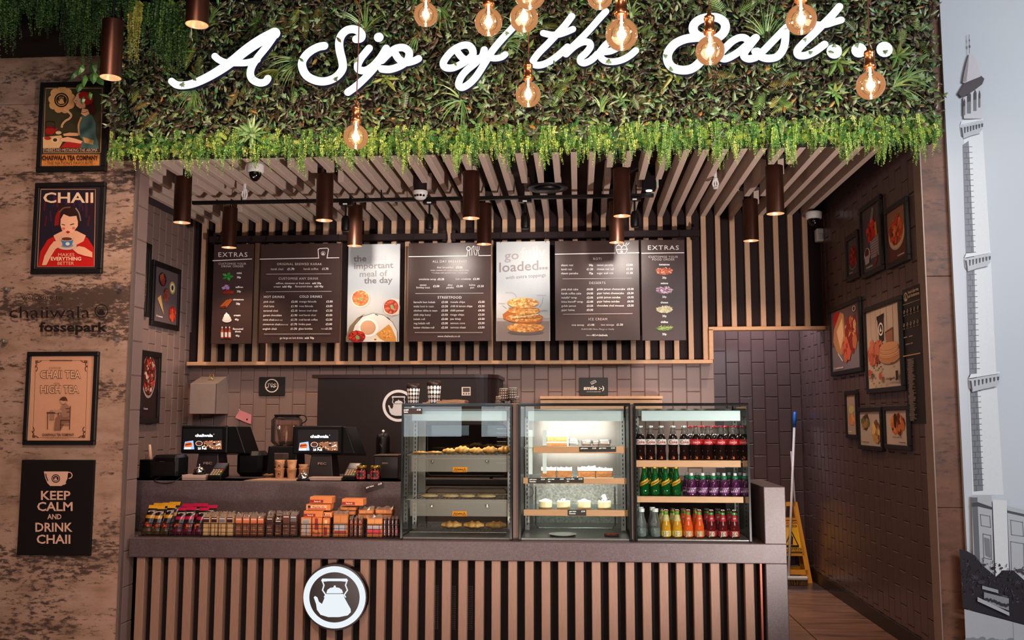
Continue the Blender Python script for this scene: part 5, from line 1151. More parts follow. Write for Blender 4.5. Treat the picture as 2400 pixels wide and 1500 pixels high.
framed('poster', 'framed poster of a woman in red sipping from a blue cup, second from the top', 'poster', 76, 241, 427, 641, YL, .03, p_chaii, mount='#241a22', group='posters on the left pillar')
framed('poster', 'framed tan poster of a lady at a tea table, third from the top', 'poster', 57, 225, 824, 1043, YL, .027, p_tea, mount='#c09070', group='posters on the left pillar')
framed('poster', 'dark unframed canvas reading keep calm and drink chaii, lowest on the pillar', 'poster', 45, 216, 1078, 1302, YL, 0, p_calm, group='posters on the left pillar', depth=.02)
# clear acrylic welcome sign on standoffs
t = thing('welcome_sign', 'clear acrylic welcome sign with dark lettering between the posters', 'sign', (-3.6, 5.66, 2.0))
Xa, Xb = xat(1, 5.66, 735), xat(284, 5.66, 735); Za, Zb = zat(813, 5.66, 140), zat(662, 5.66, 140)
MB().box(Xa, Xb, 5.658, 5.664, Za, Zb).build('acrylic_panel', glass_mat('acrylic', '#ffffff', .2), t)
for px, py in [(13, 677), (276, 673), (7, 799), (271, 795)]:
    p = atY(px, py, 5.66); MB().lathe([(.013, 5.70), (.013, 5.650), (.010, 5.646), (.0001, 5.645)], (p.x, 0, p.z), 14, 'Y').build('standoff', M_steel, t)
A = Art(plY(5.658)); K = '#150d0c'
A.text('welcome to', 51, 702, 10.5, K, x1=147, slope=.0); A.text('chaiiwala', 22, 745, 27, K, x1=211, bold=-.004); A.text('fossepark', 92, 777, 21, K, x1=252, bold=.03); A.logo(238, 729, 16, K, w=.14); A.ell(254.5, 717, 1, 1, K, n=8)
A.build('lettering', M_art, t)

# ================================================================ PICTURES ON THE SIDE WALLS
def side_pic(X, sgn, quad, label, fn, fw=.035, depth=.035, name='framed_picture', group='food pictures on the right wall', bg='#4a4046', cat='picture', frame=True):
    """quad: x of far/near edges at mid-height, and top/bottom y at the two edges"""
    (xa, xb, yt, yb) = quad; Xp = X - sgn * depth if frame else X - sgn * .012
    a = atX(xa, (yt[0] + yb[0]) / 2, Xp); c = atX(xb, (yt[1] + yb[1]) / 2, Xp); Y0, Y1 = sorted((a.y, c.y))
    Z1 = (atX(xa, yt[0], Xp).z + atX(xb, yt[1], Xp).z) / 2; Z0 = (atX(xa, yb[0], Xp).z + atX(xb, yb[1], Xp).z) / 2
    t = thing(name, label, cat, (Xp, (Y0 + Y1) / 2, Z0), group); xs = sorted((Xp, X - sgn * .012 if frame else X))
    if frame:
        f = fw; b = MB()
        for y0, y1, z0, z1 in [(Y0, Y1, Z1 - f, Z1), (Y0, Y1, Z0, Z0 + f), (Y0, Y0 + f, Z0 + f, Z1 - f), (Y1 - f, Y1, Z0 + f, Z1 - f)]: b.cbox(xs[0], xs[1], y0, y1, z0, z1, .003)
        b.build('frame', M_frame, t); XA = Xp + sgn * .012
        MB().box(min(XA, X), max(XA, X), Y0 + f, Y1 - f, Z0 + f, Z1 - f).build('backing', mat('picture_' + bg[1:], bg, .5, var=.1), t)
    else:
        MB().box(min(Xp, X), max(Xp, X), Y0, Y1, Z0, Z1).build('panel', mat('black_notice', '#150f12', .5), t); XA = Xp; f = 0
    # (u,v) in 0..1 left-to-right as seen, top-to-bottom
    ya, yb_ = (Y1 - f, Y0 + f) if sgn > 0 else (Y0 + f, Y1 - f)
    A = Art(lambda u, v: Vector((XA, ya + (yb_ - ya) * u, Z1 - f + (Z0 + f - Z1 + f) * v)), normal=(-sgn, 0, 0), step=.0003)
    fn(A, abs((Z1 - Z0 - 2 * f) / (Y1 - Y0 - 2 * f))); A.build('print', M_art, t); return t
def blobs(A, k, cx, cy, rx, ry, cols, n=40, seed=1, s_=.04):
    r = random.Random(seed); A.ell(cx, cy, rx, ry, cols[0], n=20)
    for i in range(n):
        a = r.random() * 6.28; q = r.random() ** .5 * .85; x, y = cx + rx * q * math.cos(a), cy + ry * q * math.sin(a); u = s_ * (.6 + r.random())
        A.nudge()
        if i % 8 == 0: A.k += 1
        A.mb.col(r.choice(cols[1:])); A.mb.add([A._p(x + u * math.cos(t), y + u / k * math.sin(t)) for t in (0, 1.2, 2.5, 3.7, 5)], [(0, 1, 2, 3, 4)])
def mark(A, x, y, w, s='chaiiwala', c='#d8c8c0'):
    A.ring(x, y, .018, .026, c, n=14, ry=.7); A.text(s, x + .04, y + .015, .028, c, x1=x + .04 + w, bold=.03)
def r1(A, k): blobs(A, k, .5, .5, .36, .3, ['#7a0c10', '#a81818', '#c82a20', '#600808'], 50, 1); A.ring(.5, .62, .36, .40, '#8a8280', ry=.6, a0=.3, a1=2.8); mark(A, .1, .92, .3)
def r2(A, k):
    A.rect(.42, .5, .86, .82, '#9a8a88'); 
    for i in range(7): A.line([(.44, .53 + i * .04), (.84, .52 + i * .04)], .008, '#4a3c3e', up=(i == 0))
    blobs(A, k, .52, .38, .26, .16, ['#a01414', '#c81c18', '#d83020', '#7a0c0c'], 40, 2, .06); A.poly([(.70, .3), (.8, .28), (.84, .5), (.74, .52)], '#b8862c'); A.line([(.5, .25), (.62, .05)], .02, '#c8b8a8'); A.line([(.58, .25), (.68, .06)], .02, '#c8b8a8')
    A.ell(.25, .73, .17, .11, '#c8bcb8'); A.ell(.24, .70, .12, .07, '#5a2018'); A.poly([(.10, .75), (.40, .74), (.36, .87), (.14, .88)], '#b0a4a0'); A.curve([(.6, .95), (.75, .88), (.8, .78)], .035, '#a01818'); mark(A, .2, .93, .3)
def r3(A, k):
    A.rect(0, 0, 1, .42, '#8a6048'); A.rect(0, .42, 1, 1, '#5a2a20'); A.ell(.48, .5, .44, .30, '#a89888'); A.ell(.48, .47, .42, .29, '#c8a078'); blobs(A, k, .48, .45, .38, .25, ['#b04a20', '#c85a28', '#d87840', '#8a2c14', '#b83a1a'], 60, 3, .07); A.poly([(.35, .3), (.55, .12), (.68, .14), (.5, .34)], '#b83a20'); A.ell(.3, .48, .05, .03, '#2a1810'); mark(A, .55, .93, .3)
def r4(A, k):
    A.rect(0, 0, 1, 1, '#5a4448'); A.rect(0, .6, 1, 1, '#6f6670'); A.ell(.22, .16, .14, .14, '#a01818'); A.poly([(.1, .3), (.35, .05), (.48, .1), (.5, .5), (.35, .75), (.2, .7), (.05, .5)], '#a87850'); A.poly([(.2, .35), (.42, .15), (.45, .45), (.32, .66)], '#d0a880')
    blobs(A, k, .72, .45, .2, .26, ['#8a4a2c', '#a8603a', '#7a2018', '#c08858'], 50, 4, .06); blobs(A, k, .55, .7, .14, .14, ['#7a1c1c', '#9a2a24', '#b85a3c'], 30, 5, .05); A.line([(.25, .72), (.4, .85)], .02, '#d8d0c8'); A.ring(.86, .08, .04, .055, '#c8b8a8', ry=.8); mark(A, .1, .95, .28)
def r5(A, k):
    A.rect(0, 0, 1, 1, '#b09a88')
    for x in (.14, .30, .46, .64, .82): A.line([(x, 0), (x, .5)], .006, '#6f5a50')
    A.poly([(.36, .13), (.56, .11), (.54, .42), (.40, .43)], '#2a2020'); A.poly([(.34, .10), (.57, .08), (.57, .13), (.35, .15)], '#1c1414'); A.ring(.46, .27, .055, .075, '#d8ccc0', ry=1.1); A.kettle(.46, .27, .05, '#d8ccc0', 1)
    A.poly([(.58, .32), (.82, .28), (.80, .46), (.62, .47)], '#8a5c48'); A.line([(.60, .33), (.82, .30)], .012, '#4a2c22')
    blobs(A, k, .30, .55, .28, .13, ['#8a4030', '#a8503a', '#b8684a', '#7a3426'], 50, 6, .05); A.ell(.70, .62, .32, .10, '#b07850'); 
    for i in range(5): A.ell(.70, .60 - i * .022, .31 - i * .012, .055, ['#c08a60', '#cc9a70'][i % 2]); A.ring(.70, .60 - i * .022, .30 - i * .012, .315 - i * .012, '#8a5434', n=20, ry=.17, a0=.1, a1=3)
    r = random.Random(4)
    for i in range(16): x, y = r.random() * .9 + .03, .72 + r.random() * .24; A.ell(x, y, .025, .012, r.choice(['#5a6a3c', '#3f5030', '#a04a34']), n=8)
    for x, y in [(.12, .80), (.45, .86)]: A.ell(x, y, .05, .045, '#a84a34', n=14)
    mark(A, .58, .90, .26, c='#3a2826'); A.rect(.9, .82, .97, .93, '#2a1c1c')
def r6(A, k): A.rect(0, 0, 1, 1, '#9a8478'); blobs(A, k, .5, .62, .3, .14, ['#9a5a3c', '#b8704a', '#c88a60'], 25, 8, .08); A.ell(.5, .38, .28, .10, '#a8a068'); mark(A, .1, .93, .3)
def r7(A, k): A.rect(0, 0, 1, 1, '#a49284'); blobs(A, k, .28, .3, .2, .2, ['#6a4a34', '#8a6a44', '#5a5a34', '#3a2a20'], 30, 9, .05); A.ell(.78, .6, .2, .32, '#5a3c24'); blobs(A, k, .78, .6, .17, .28, ['#8a5c34', '#a87c44', '#6a3c20', '#c8a060'], 50, 10, .05); mark(A, .1, .9, .3, c='#3a2826')
def r8(A, k): A.rect(0, 0, 1, 1, '#ab9688'); blobs(A, k, .55, .38, .32, .28, ['#8a4420', '#b05c2c', '#c87438', '#5a1c14'], 50, 11, .06); A.ell(.45, .3, .07, .22, '#2a1c14'); A.text('AROMA', .3, .8, .05, '#6a5248', x1=.75); mark(A, .6, .92, .25, c='#3a2826')
side_pic(RX, 1, (1981, 2011, (556, 537), (664, 649)), 'smallest framed food picture at the upper left of the right wall, red dish', r1, fw=.04)
side_pic(RX, 1, (2015, 2064, (482, 457), (656, 634)), 'tall black framed picture of red chips in a paper bag, upper middle', r2)
side_pic(RX, 1, (2073, 2124, (487, 461), (632, 612)), 'framed picture of an orange tikka dish, upper right of the right wall', r3)
side_pic(RX, 1, (1944, 2015, (721, 696), (882, 872)), 'framed picture of wraps on grey paper, left of the large paratha picture', r4)
side_pic(RX, 1, (2026, 2111, (721, 691), (923, 917)), 'large framed picture of stacked parathas below a dark cup', r5, bg='#b09a88')
side_pic(RX, 1, (1980, 2007, (917, 913), (1029, 1027)), 'narrow framed food picture below the wraps picture', r6, bg='#9a8478', fw=.032)
side_pic(RX, 1, (2010, 2065, (955, 953), (1052, 1058)), 'small framed picture of nuts and a bowl, lower row middle', r7, bg='#a49284', fw=.032)
side_pic(RX, 1, (2070, 2128, (952, 949), (1050, 1058)), 'small framed picture of fried snacks, lower right of the right wall', r8, bg='#ab9688', fw=.032)
def notice(A, k):
    c = '#b8a088'; A.ring(.2, .06, .08, .11, c, ry=.30 * 1); A.kettle(.2, .06, .05, c, 1)
    A.text('food allergies', .36, .045, .022, c, x1=.95, bold=.03); A.text('and intolerances', .36, .075, .022, c, x1=.98, bold=.03); A.line([(.05, .115), (.98, .115)], .003, c)
    for r_, y in ((0, .17), (1, .27)):
        for i in range(5):
            x = .1 + i * .2; A.ell(x, y, .05, .016, '#8a786c', n=10); A.line([(x - .04, y - .014), (x + .04, y + .014)], .008, '#1a1214'); A.text('item', x - .05, y + .03, .008, c, x1=x + .05)
    A.rect(.1, .36, .3, .365, c); A.rect(.4, .36, .6, .365, c); A.text('please ask', .2, .42, .012, c, x1=.6); A.line([(.02, .50), (.98, .50)], .008, '#b08a60')
    r = random.Random(6)
    for i in range(64): A.line([(.3 - r.random() * .08, .53 + i * .0071), (.46 + r.random() * .2, .53 + i * .0071)], .0032, '#8a786c', up=(i == 0))
side_pic(RX, 1, (2121, 2163, (678, 661), (990, 996)), 'tall black food allergies notice beside the right pillar', notice, frame=False, name='allergy_notice', group=None, cat='notice')
def l1(A, k):
    A.rect(0, 0, 1, 1, '#54484c'); A.ell(.32, .2, .17, .13, '#1c1414'); blobs(A, k, .32, .2, .1, .08, ['#5a1c1c', '#7a2424', '#8a3c2c'], 14, 1, .04); A.ell(.76, .3, .13, .12, '#b09048'); A.ell(.76, .3, .09, .085, '#d8ccb8'); A.ell(.76, .3, .05, .05, '#3a2420')
    blobs(A, k, .5, .47, .13, .13, ['#4a2420', '#6a2c24', '#7a4034'], 20, 2, .04); A.poly([(.12, .58), (.26, .5), (.42, .85)], '#b8945c'); blobs(A, k, .80, .80, .15, .15, ['#8a1c14', '#a82c1c', '#c04a2c'], 25, 3, .04); mark(A, .12, .9, .2)
def l2(A, k): A.rect(0, 0, 1, 1, '#2a1618'); A.ell(.42, .32, .44, .36, '#a89890'); blobs(A, k, .42, .30, .41, .34, ['#4a1814', '#7a2018', '#9a8070', '#a83428', '#c0a898', '#5a2c20'], 110, 4, .05); mark(A, .15, .85, .2)
def l3(A, k): A.rect(0, 0, 1, 1, '#2a2224'); blobs(A, k, .5, .6, .35, .3, ['#5a4a28', '#7a6434', '#8a8070'], 40, 5, .06)
GL = 'food pictures on the left wall'
side_pic(LX, -1, (359, 423, (607, 632), (762, 778)), 'black framed picture of small dishes and a toast triangle on the left wall', l1, group=GL, fw=.045)
side_pic(LX, -1, (330, 377, (818, 828), (995, 990)), 'black framed picture of a red dish on a white plate, low on the left wall', l2, group=GL, fw=.045)
side_pic(LX, -1, (330, 354, (560, 575), (738, 745)), 'narrow visible sliver of a black framed picture, nearest the left pillar', l3, group=GL, fw=.04)
# ================================================================ COUNTER
CX0, CX1 = -2.782, 1.2235; PX0 = 1.097
ct = thing('service_counter', 'long slatted service counter with a speckled stone ledge and end post', 'counter', (-0.8, 6.1, 0))
MB().cbox(CX0, CX1, LEDGE_Y, 6.46, 0.600, LEDGE_Z, .004).cbox(-3.3, CX0 - .0005, 5.89, 6.46, 0.600, LEDGE_Z, .004).build('stone_ledge', M_stone, ct)
MB().cbox(PX0, CX1, LEDGE_Y - .001, 6.44, LEDGE_Z - .002, 1.049, .004).build('end_upstand', M_stone, ct)
MB().cbox(PX0, CX1, LEDGE_Y - .001, 6.44, 0, 0.602, .004).build('end_post', M_stone, ct)
MB().box(CX0 + .03, PX0, LEDGE_Y + .075, LEDGE_Y + .10, 0, .60).build('front_backing', M_black, ct)
MB().box(PX0 - .028, PX0 - .016, LEDGE_Y + .03, LEDGE_Y + .075, 0, .60).build('copper_strip', mat('copper_strip', '#7a3a28', .4, metal=.5), ct)
sx0, sx1 = xat(328, 5.78, 1400), xat(1757, 5.78, 1400); NS = 38
for i in range(NS):
    x = sx0 + (sx1 - sx0) * i / (NS - 1)
    MB().cbox(x - .0265, x + .0265, LEDGE_Y + .02, LEDGE_Y + .075, 0, .598, .003).build('slat', M_slat, ct)
# perforated speaker panels between slats
b = MB()
for px in (1020, 1060, 1100, 1640, 1680, 1720):
    x = xat(px, 5.84, 1440)
    for r_ in range(24):
        for c_ in range(4): b.box(x - .018 + c_ * .012 - .003, x - .018 + c_ * .012 + .003, LEDGE_Y + .072, LEDGE_Y + .0745, .18 + r_ * .011, .186 + r_ * .011)
b.build('perforated_grille', mat('grille_dots', '#2c2024', .6), ct, kind='stuff')
# till worktop behind
tw = thing('till_worktop', 'raised speckled stone till worktop behind the snack ledge', 'worktop', (-1.9, 6.5, 0.7155))
MB().cbox(-3.3, -1.115, TILL_Y, 6.44, LEDGE_Z, TILL_Z, .004).build('front_panel', M_stone, tw)
MB().cbox(LX + .02, -1.115, TILL_Y + .01, 7.0, TILL_Z - .04, TILL_Z + .0, .004).build('stone_top', M_stone, tw)
MB().cbox(-1.113, PX0 - .002, 6.465, 7.0, TILL_Z - .04, TILL_Z, .004).build('stone_top', M_stone, tw)
MB().box(LX + .01, PX0 - .002, 6.48, 6.98, .0, TILL_Z - .04).build('cabinet_body', M_dark, tw)
# kettle roundel light box
px, py = 784, 1400; p = atY(px, py, 5.70); R = 76 / FPX * 5.70
ro = thing('roundel_sign', 'round glowing sign with a white kettle in a white ring on the counter front', 'sign', (p.x, 5.70, p.z - R))
MB().lathe([(.0001, 5.705), (R * .99, 5.705), (R, 5.71), (R, 5.768), (.0001, 5.768)], (p.x, 0, p.z), 48, 'Y', cap=False).build('case', mat('black_gloss_case', '#160c10', .3), ro, smooth=True).modifiers.new('e', 'EDGE_SPLIT')
A = Art(plY(5.705)); A.ring(px, py, 59, 73, '#ffffff', n=56); A.kettle(px, py, 73, '#ffffff'); A.line([(766, 1390), (800, 1390)], .7, '#555555'); A.build('lit_face', emit_mat('roundel_light', '#e2e9ee', 1.0), ro)

# ================================================================ DISPLAY CABINETS
CF, CB = 5.80, 6.38
M_satin = mat('satin_steel', '#8f8a86', 0.38, metal=.8, var=.08)
M_emb = ramp_mat('embossed_steel', [(0.3, '#b8b0a8'), (0.7, '#eee8e0')], 70, (1, 1, 1), 0.3, .8, detail=1)
def Xc(px, Y=CF, py=1110): return atY(px, py, Y).x
def Zc(py, Y=CF, px=1340): return atY(px, py, Y).z
ZTOP = Zc(948)
def cabinet(x0, x1, label, back):
    X0, X1 = Xc(x0), Xc(x1); Zb = LEDGE_Z
    t = thing('display_cabinet', label, 'display cabinet', ((X0 + X1) / 2, CF, Zb), 'glass display cabinets on the counter')
    MB().box(X0 + .008, X1 - .008, CF, CF + .006, Zb + .012, ZTOP - .012).build('front_glass', M_pane, t)
    MB().box(X0, X0 + .006, CF, CB, Zb + .012, ZTOP - .012).build('side_glass', M_pane, t)
    MB().box(X1 - .006, X1, CF, CB, Zb + .012, ZTOP - .012).build('side_glass', M_pane, t)
    for x in (X0, X1 - .012):
        MB().box(x, x + .012, CF - .004, CF + .014, Zb, ZTOP).build('edge_trim', M_pane_edge, t); MB().box(x, x + .012, CB - .03, CB, Zb, ZTOP).build('edge_trim', M_pane_edge, t)
    MB().box(X0 + .0121, X1 - .0121, CF - .002, CF + .01, ZTOP - .010, ZTOP).build('edge_trim', M_pane_edge, t)
    MB().box(X0, X1, CF, CB, ZTOP, ZTOP + .008).build('glass_top', mat('dark_glass_top', '#13100f', .12), t)
    MB().cbox(X0 + .012, X1 - .012, CF + .008, CB, Zb, Zb + .016, .003).build('base_tray', M_steel if back[0] == 'emb' else M_satin, t)
    za, zb = Zc(987, CF + .07), Zc(962, CF + .07)
    MB().cbox(X0 + .05, X1 - .035, CF + .07, CF + .11, za, zb, .003).build('light_canopy', M_steel_l, t)
    MB().box(X0 + .06, X1 - .05, CF + .115, CF + .15, za + .004, za + .010).build('light_strip', emit_mat('cabinet_led_' + back[0], '#fff1e0', back[1]), t)
    # rear frame with doors
    fb = MB(); w = .05
    fb.box(X0 + .012, X0 + .012 + w, CB - .03, CB - .005, Zb + .016, ZTOP - .02).box(X1 - .012 - w, X1 - .012, CB - .03, CB - .005, Zb + .016, ZTOP - .02).box(X0 + .06, X1 - .06, CB - .03, CB - .005, ZTOP - .07, ZTOP - .02).box(X0 + .06, X1 - .06, CB - .03, CB - .005, Zb + .016, Zb + .05)
    fb.build('rear_frame', M_satin, t)
    return t, X0, X1
HOT = cabinet(940, 1200, 'hot glass display cabinet with pastries and clear flaps, left of the three', ('steel', .5))
COLD = cabinet(1216, 1479, 'brightly lit glass cake cabinet, middle of the three', ('emb', 5.0))
DRK = cabinet(1487, 1758, 'glass drinks cabinet full of bottles, right of the three', ('open', .9))
for cab, e, c_ in ((HOT, 2.2, (1, .78, .55)), (COLD, 5.5, (1, .95, .88)), (DRK, 1.6, (1, .92, .82))):
    xm = (cab[1] + cab[2]) / 2
    lamp('AREA', 'cabinet_lamp', (xm, CF + .17, ZTOP - .09), e, c_, (xm, CF + .33, LEDGE_Z), shape='RECTANGLE', size=.5, size_y=.03)
for z_ in (1.03, 1.20, 1.36):
    xm = (COLD[1] + COLD[2]) / 2
    lamp('AREA', 'shelf_lamp', (xm, CF + .085, z_), 1.3, (1, .94, .86), (xm, CF + .40, z_ - .12), shape='RECTANGLE', size=.5, size_y=.015)
# joining post between the cabinets
for x0, x1, w in [(1201, 1215, 'hot and cake cabinets'), (1479.5, 1486.5, 'cake and drinks cabinets')]:
    b = MB().cbox(Xc(x0), Xc(x1), CF + .02, CB, LEDGE_Z, ZTOP, .002)
    o = b.build('cabinet_post', mat('post_brown_steel', '#5f504a', .4, metal=.6), label=None); tag(o, 'brown steel post standing between the ' + w, 'post')
# slotted uprights
def slots(t, X0, X1, y):
    b = MB(); h_ = MB()
    for x in (X0 + .035, X1 - .035):
        b.box(x - .014, x + .014, y, y + .006, LEDGE_Z + .03, ZTOP - .08)
        for k in range(26): h_.box(x - .003, x + .003, y - .002, y, LEDGE_Z + .06 + k * .027, LEDGE_Z + .075 + k * .027)
    b.build('slotted_upright', M_steel, t); h_.build('upright_slot', M_blackmetal, t, kind='stuff')
for c in (HOT, COLD, DRK): slots(c[0], c[1], c[2], CF + .30)
# embossed back for the cake cabinet, with rounded window edge
t, X0, X1 = COLD
MB().box(X0 + .06, X1 - .06, CB - .028, CB - .02, Zc(1240, CB), Zc(1130, CB)).build('embossed_back', M_emb, t)
MB().box(X0 + .06, X1 - .06, CB - .024, CB - .018, Zc(1130, CB), Zc(985, CB)).build('back_glass', mat('frosted_back', '#a59a94', .25, metal=.3), t)
b = MB(); zz_ = [(X0 + .08, Zc(1236, CB)), (X1 - .08, Zc(1236, CB)), (X1 - .08, Zc(1140, CB)), (X0 + .08, Zc(1140, CB))]
b.tube([(x, CB - .034, z) for x, z in [(X0 + .08, zz_[2][1]), (X0 + .08, zz_[0][1] + .02), (X0 + .10, zz_[0][1]), (X1 - .10, zz_[0][1]), (X1 - .08, zz_[0][1] + .02), (X1 - .08, zz_[2][1])]], .004, 6); b.build('door_seal', M_steel, t)
t, X0, X1 = HOT
MB().box(X0 + .06, X1 - .06, CB - .028, CB - .02, Zc(1248, CB), Zc(1140, CB)).build('lower_back_door', mat('door_brown', '#5f4636', .35), t)
MB().box(X0 + .06, X1 - .06, CB - .024, CB - .018, Zc(1120, CB), Zc(995, CB)).build('back_glass', glass_mat('smoked_glass', '#8a7f78', .9), t)
b = MB(); x0_, x1_ = X0 + .075, X1 - .075
for z0, z1 in [(Zc(1248, CB) + .012, Zc(1140, CB) - .01), (Zc(1115, CB), Zc(996, CB))]:
    b.tube([(x0_ + .02, CB - .035, z0), (x1_ - .02, CB - .035, z0), (x1_, CB - .035, z0 + .02), (x1_, CB - .035, z1 - .02), (x1_ - .02, CB - .035, z1), (x0_ + .02, CB - .035, z1), (x0_, CB - .035, z1 - .02), (x0_, CB - .035, z0 + .02), (x0_ + .02, CB - .035, z0)], .0035, 6)
b.build('door_seal', M_blackmetal, t)
b = MB()
for k in range(9): b.tube([(X1 - .14, CB - .04, Zc(1005 + k * 10, CB)), (X1 - .075, CB - .04, Zc(1005 + k * 10, CB))], .002, 5)
b.build('rear_rack', M_steel, t)
# hot shelves: wire racks and clear flaps with caution stickers
M_flap = glass_mat('clear_flap', '#ffffff', .5, body=.38, bodycol='#bdb4ae')
for n_, (ya, yb, yr, xs) in enumerate([(1068, 1107, 1066, (964, 1196)), (1172, 1212, 1171, (962, 1196))]):
    zr = Zc(yr, CF + .10)
    b = MB()
    for k in range(22): x = X0 + .03 + (X1 - X0 - .06) * k / 21; b.tube([(x, CF + .08, zr), (x, CB - .05, zr)], .0018, 4)
    for y in (CF + .08, CF + .3, CB - .05): b.tube([(X0 + .02, y, zr - .003), (X1 - .02, y, zr - .003)], .003, 5)
    b.build('wire_rack', M_satin, t)
    xa, xb = Xc(xs[0], CF + .03), Xc(xs[1], CF + .03); z0, z1 = Zc(yb, CF + .03), Zc(ya, CF + .03)
    o = MB().cbox(xa, xb, CF + .028, CF + .034, z0, z1, .002).build('front_flap', M_flap, t)
    WORLD[o.name] = WORLD[t.name]
    MB().box(xa + .01, xb - .01, CF + .06, CF + .075, z1 - .025, z1 - .018).build('flap_rail', M_satin, t)
    b = MB()
    for px_ in (1013, 1143): x = Xc(px_, CF + .025); b.lathe([(.009, CF + .036), (.009, CF + .018), (.006, CF + .014), (.0001, CF + .0135)], (x, 0, (z0 + z1) / 2 + .012), 12, 'Y', cap=False)
    b.build('flap_knob', M_chrome, t)
    cx_, cy__ = (1078, 1100.5) if n_ == 0 else (1077, 1204); A = Art(plY(CF + .027), step=.0002)
    A.rect(cx_ - 17, cy__ - 6, cx_ + 17, cy__ + 6, '#e08a14'); A.line([(cx_ - 15, cy__ + 4), (cx_ - 11, cy__ - 3), (cx_ - 7, cy__ + 4)], .9, '#1c1008', close=True); A.line([(cx_ + 7, cy__ + 4), (cx_ + 11, cy__ - 3), (cx_ + 15, cy__ + 4)], .9, '#1c1008', close=True)
    A.text('Caution', cx_ - 8, cy__ + 1.5, 4, '#1c1008', x1=cx_ + 7, bold=.03); A.line([(cx_ - 7, cy__ + 4), (cx_ + 6, cy__ + 4)], .6, '#1c1008'); A.line([(cx_ - 11, cy__ - .5), (cx_ - 11, cy__ + 2.4)], .8, '#1c1008'); A.line([(cx_ + 11, cy__ - .5), (cx_ + 11, cy__ + 2.4)], .8, '#1c1008')
    A.build('caution_sticker', M_art, t)
    if n_ == 0: ZR1 = zr
    else: ZR2 = zr
b = MB(); zr = LEDGE_Z + .035
for k in range(26): x = X0 + .05 + (X1 - X0 - .1) * k / 25; b.tube([(x, CF + .1, zr), (x, CB - .06, zr)], .0016, 4)
for y in (CF + .1, CF + .3, CB - .06): b.tube([(X0 + .04, y, zr), (X1 - .04, y, zr)], .0025, 5)
b.build('wire_rack', M_satin, t)
# shelves with lit oak edges
def shelf(cab, ya, yb, xa, xb, lab=None, lip=True):
    t = cab[0]; Yf = CF + .045; z0, z1 = Zc(yb, Yf), Zc(ya, Yf)
    MB().cbox(Xc(xa, Yf), Xc(xb, Yf), Yf, Yf + .012, z0, z1, .002).build('shelf_edge', M_shelfwood, t)
    MB().box(cab[1] + .03, cab[2] - .03, Yf + .013, CB - .06, z1 - .014, z1 - .006).build('glass_shelf', glass_mat('shelf_glass', '#eef4f2', .8, body=.12, bodycol='#d8dcda'), t)
    MB().box(Xc(xa, Yf), Xc(xb, Yf), Yf + .013, Yf + .03, z0 + .002, z0 + .006).build('shelf_light', emit_mat('shelf_led', '#fff0dc', 3.2), t)
    return z1 - .006
S1 = shelf(COLD, 1046, 1062, 1250, 1466); S2 = shelf(COLD, 1120, 1134, 1226, 1468); S3 = shelf(COLD, 1195, 1209.5, 1227, 1471)
D1 = shelf(DRK, 1078, 1094, 1490, 1737); D2 = shelf(DRK, 1162, 1176.5, 1492, 1741)
for ya, yb, xa, xb in [(1078, 1093, 1742, 1756), (1162, 1177, 1746, 1757)]:
    Yf = CF + .05; MB().cbox(Xc(xa, Yf), Xc(xb, Yf), Yf, Yf + .01, Zc(yb, Yf), Zc(ya, Yf), .002).build('shelf_edge', M_shelfwood, DRK[0])
# hanging white rails inside the cake cabinet
b = MB(); Yf = CF + .06
for px_ in (1244, 1277): 
    y1 = 1112 if px_ == 1244 else 1110; b.box(Xc(px_ - 5, Yf), Xc(px_ + 4, Yf), Yf, Yf + .01, Zc(y1, Yf), Zc(1008, Yf))
b.build('white_rail', mat('white_rail', '#e8eeee', .3), COLD[0])
b = MB(); a = atY(1292, 1012, CF + .2); c = atY(1303, 990, CF + .2); b.hexa([(a.x - .008, a.y, a.z), (a.x + .008, a.y, a.z), (a.x + .008, a.y + .006, a.z), (a.x - .008, a.y + .006, a.z), (c.x - .008, c.y, c.z), (c.x + .008, c.y, c.z), (c.x + .008, c.y + .006, c.z), (c.x - .008, c.y + .006, c.z)])
b.build('bracket_arm', MATS['white_rail'], COLD[0])
b = MB()
for px_, py_, r_ in [(1241, 1153, 10), (1242, 1218, 8)]:
    c = atY(px_, py_, CF + .05); q = r_ / FPX * 5.85
    b.tube([c + Vector((q * math.cos(a) * .9, 0, q * math.sin(a) * 1.2)) for a in [k * .45 for k in range(15)]], .0018, 5)
b.build('cable_loop', M_blackmetal, COLD[0])
# price cards
def card(cab_lab, x0, y0, x1, y1, l1, l2, price, Y, label, tilt=0):
    a = atY(x0, y1, Y); c = atY(x1, y0, Y); t = thing('price_card', label, 'price card', ((a.x + c.x) / 2, Y, a.z), 'small brown price cards')
    MB().cbox(a.x, c.x, Y, Y + .003, a.z, c.z, .0008).build('card', mat('price_card', '#2c1c1a', .5), t)
    A = Art(plY(Y), step=.0002); A.text(l1, x0 + 3, y0 + 5, 3.2, '#ffffff', x1=x0 + 3 + len(l1) * 1.5, bold=.02)
    if l2: A.text(l2, x0 + 3, y0 + 10, 3.2, '#ffffff', x1=x0 + 3 + len(l2) * 1.5, bold=.02)
    A.text(price, x1 - 3, y0 + 5, 3.2, '#ffffff', al='r', stretch=.85, bold=.02); A.build('print', M_art, t); return t
YC = CF + .040
card(0, 944, 957, 989, 970.5, 'punjabi', 'samosa', '£1.20', CF - .0065, 'small brown price card at the top left corner of the hot cabinet')
card(0, 1358, 1047, 1400, 1059, 'gulab jamun', '', '£3.50', YC, 'price card for gulab jamun on the top cake shelf edge')
card(0, 1401, 1046.5, 1444, 1059, 'gajar halwa', '', '£3.50', YC, 'price card for gajar halwa on the top cake shelf edge, on the right')
card(0, 1238, 1120, 1280, 1133, 'gulab jamun', 'cheesecake', '£3.50', YC, 'price card at the left end of the middle cake shelf edge')
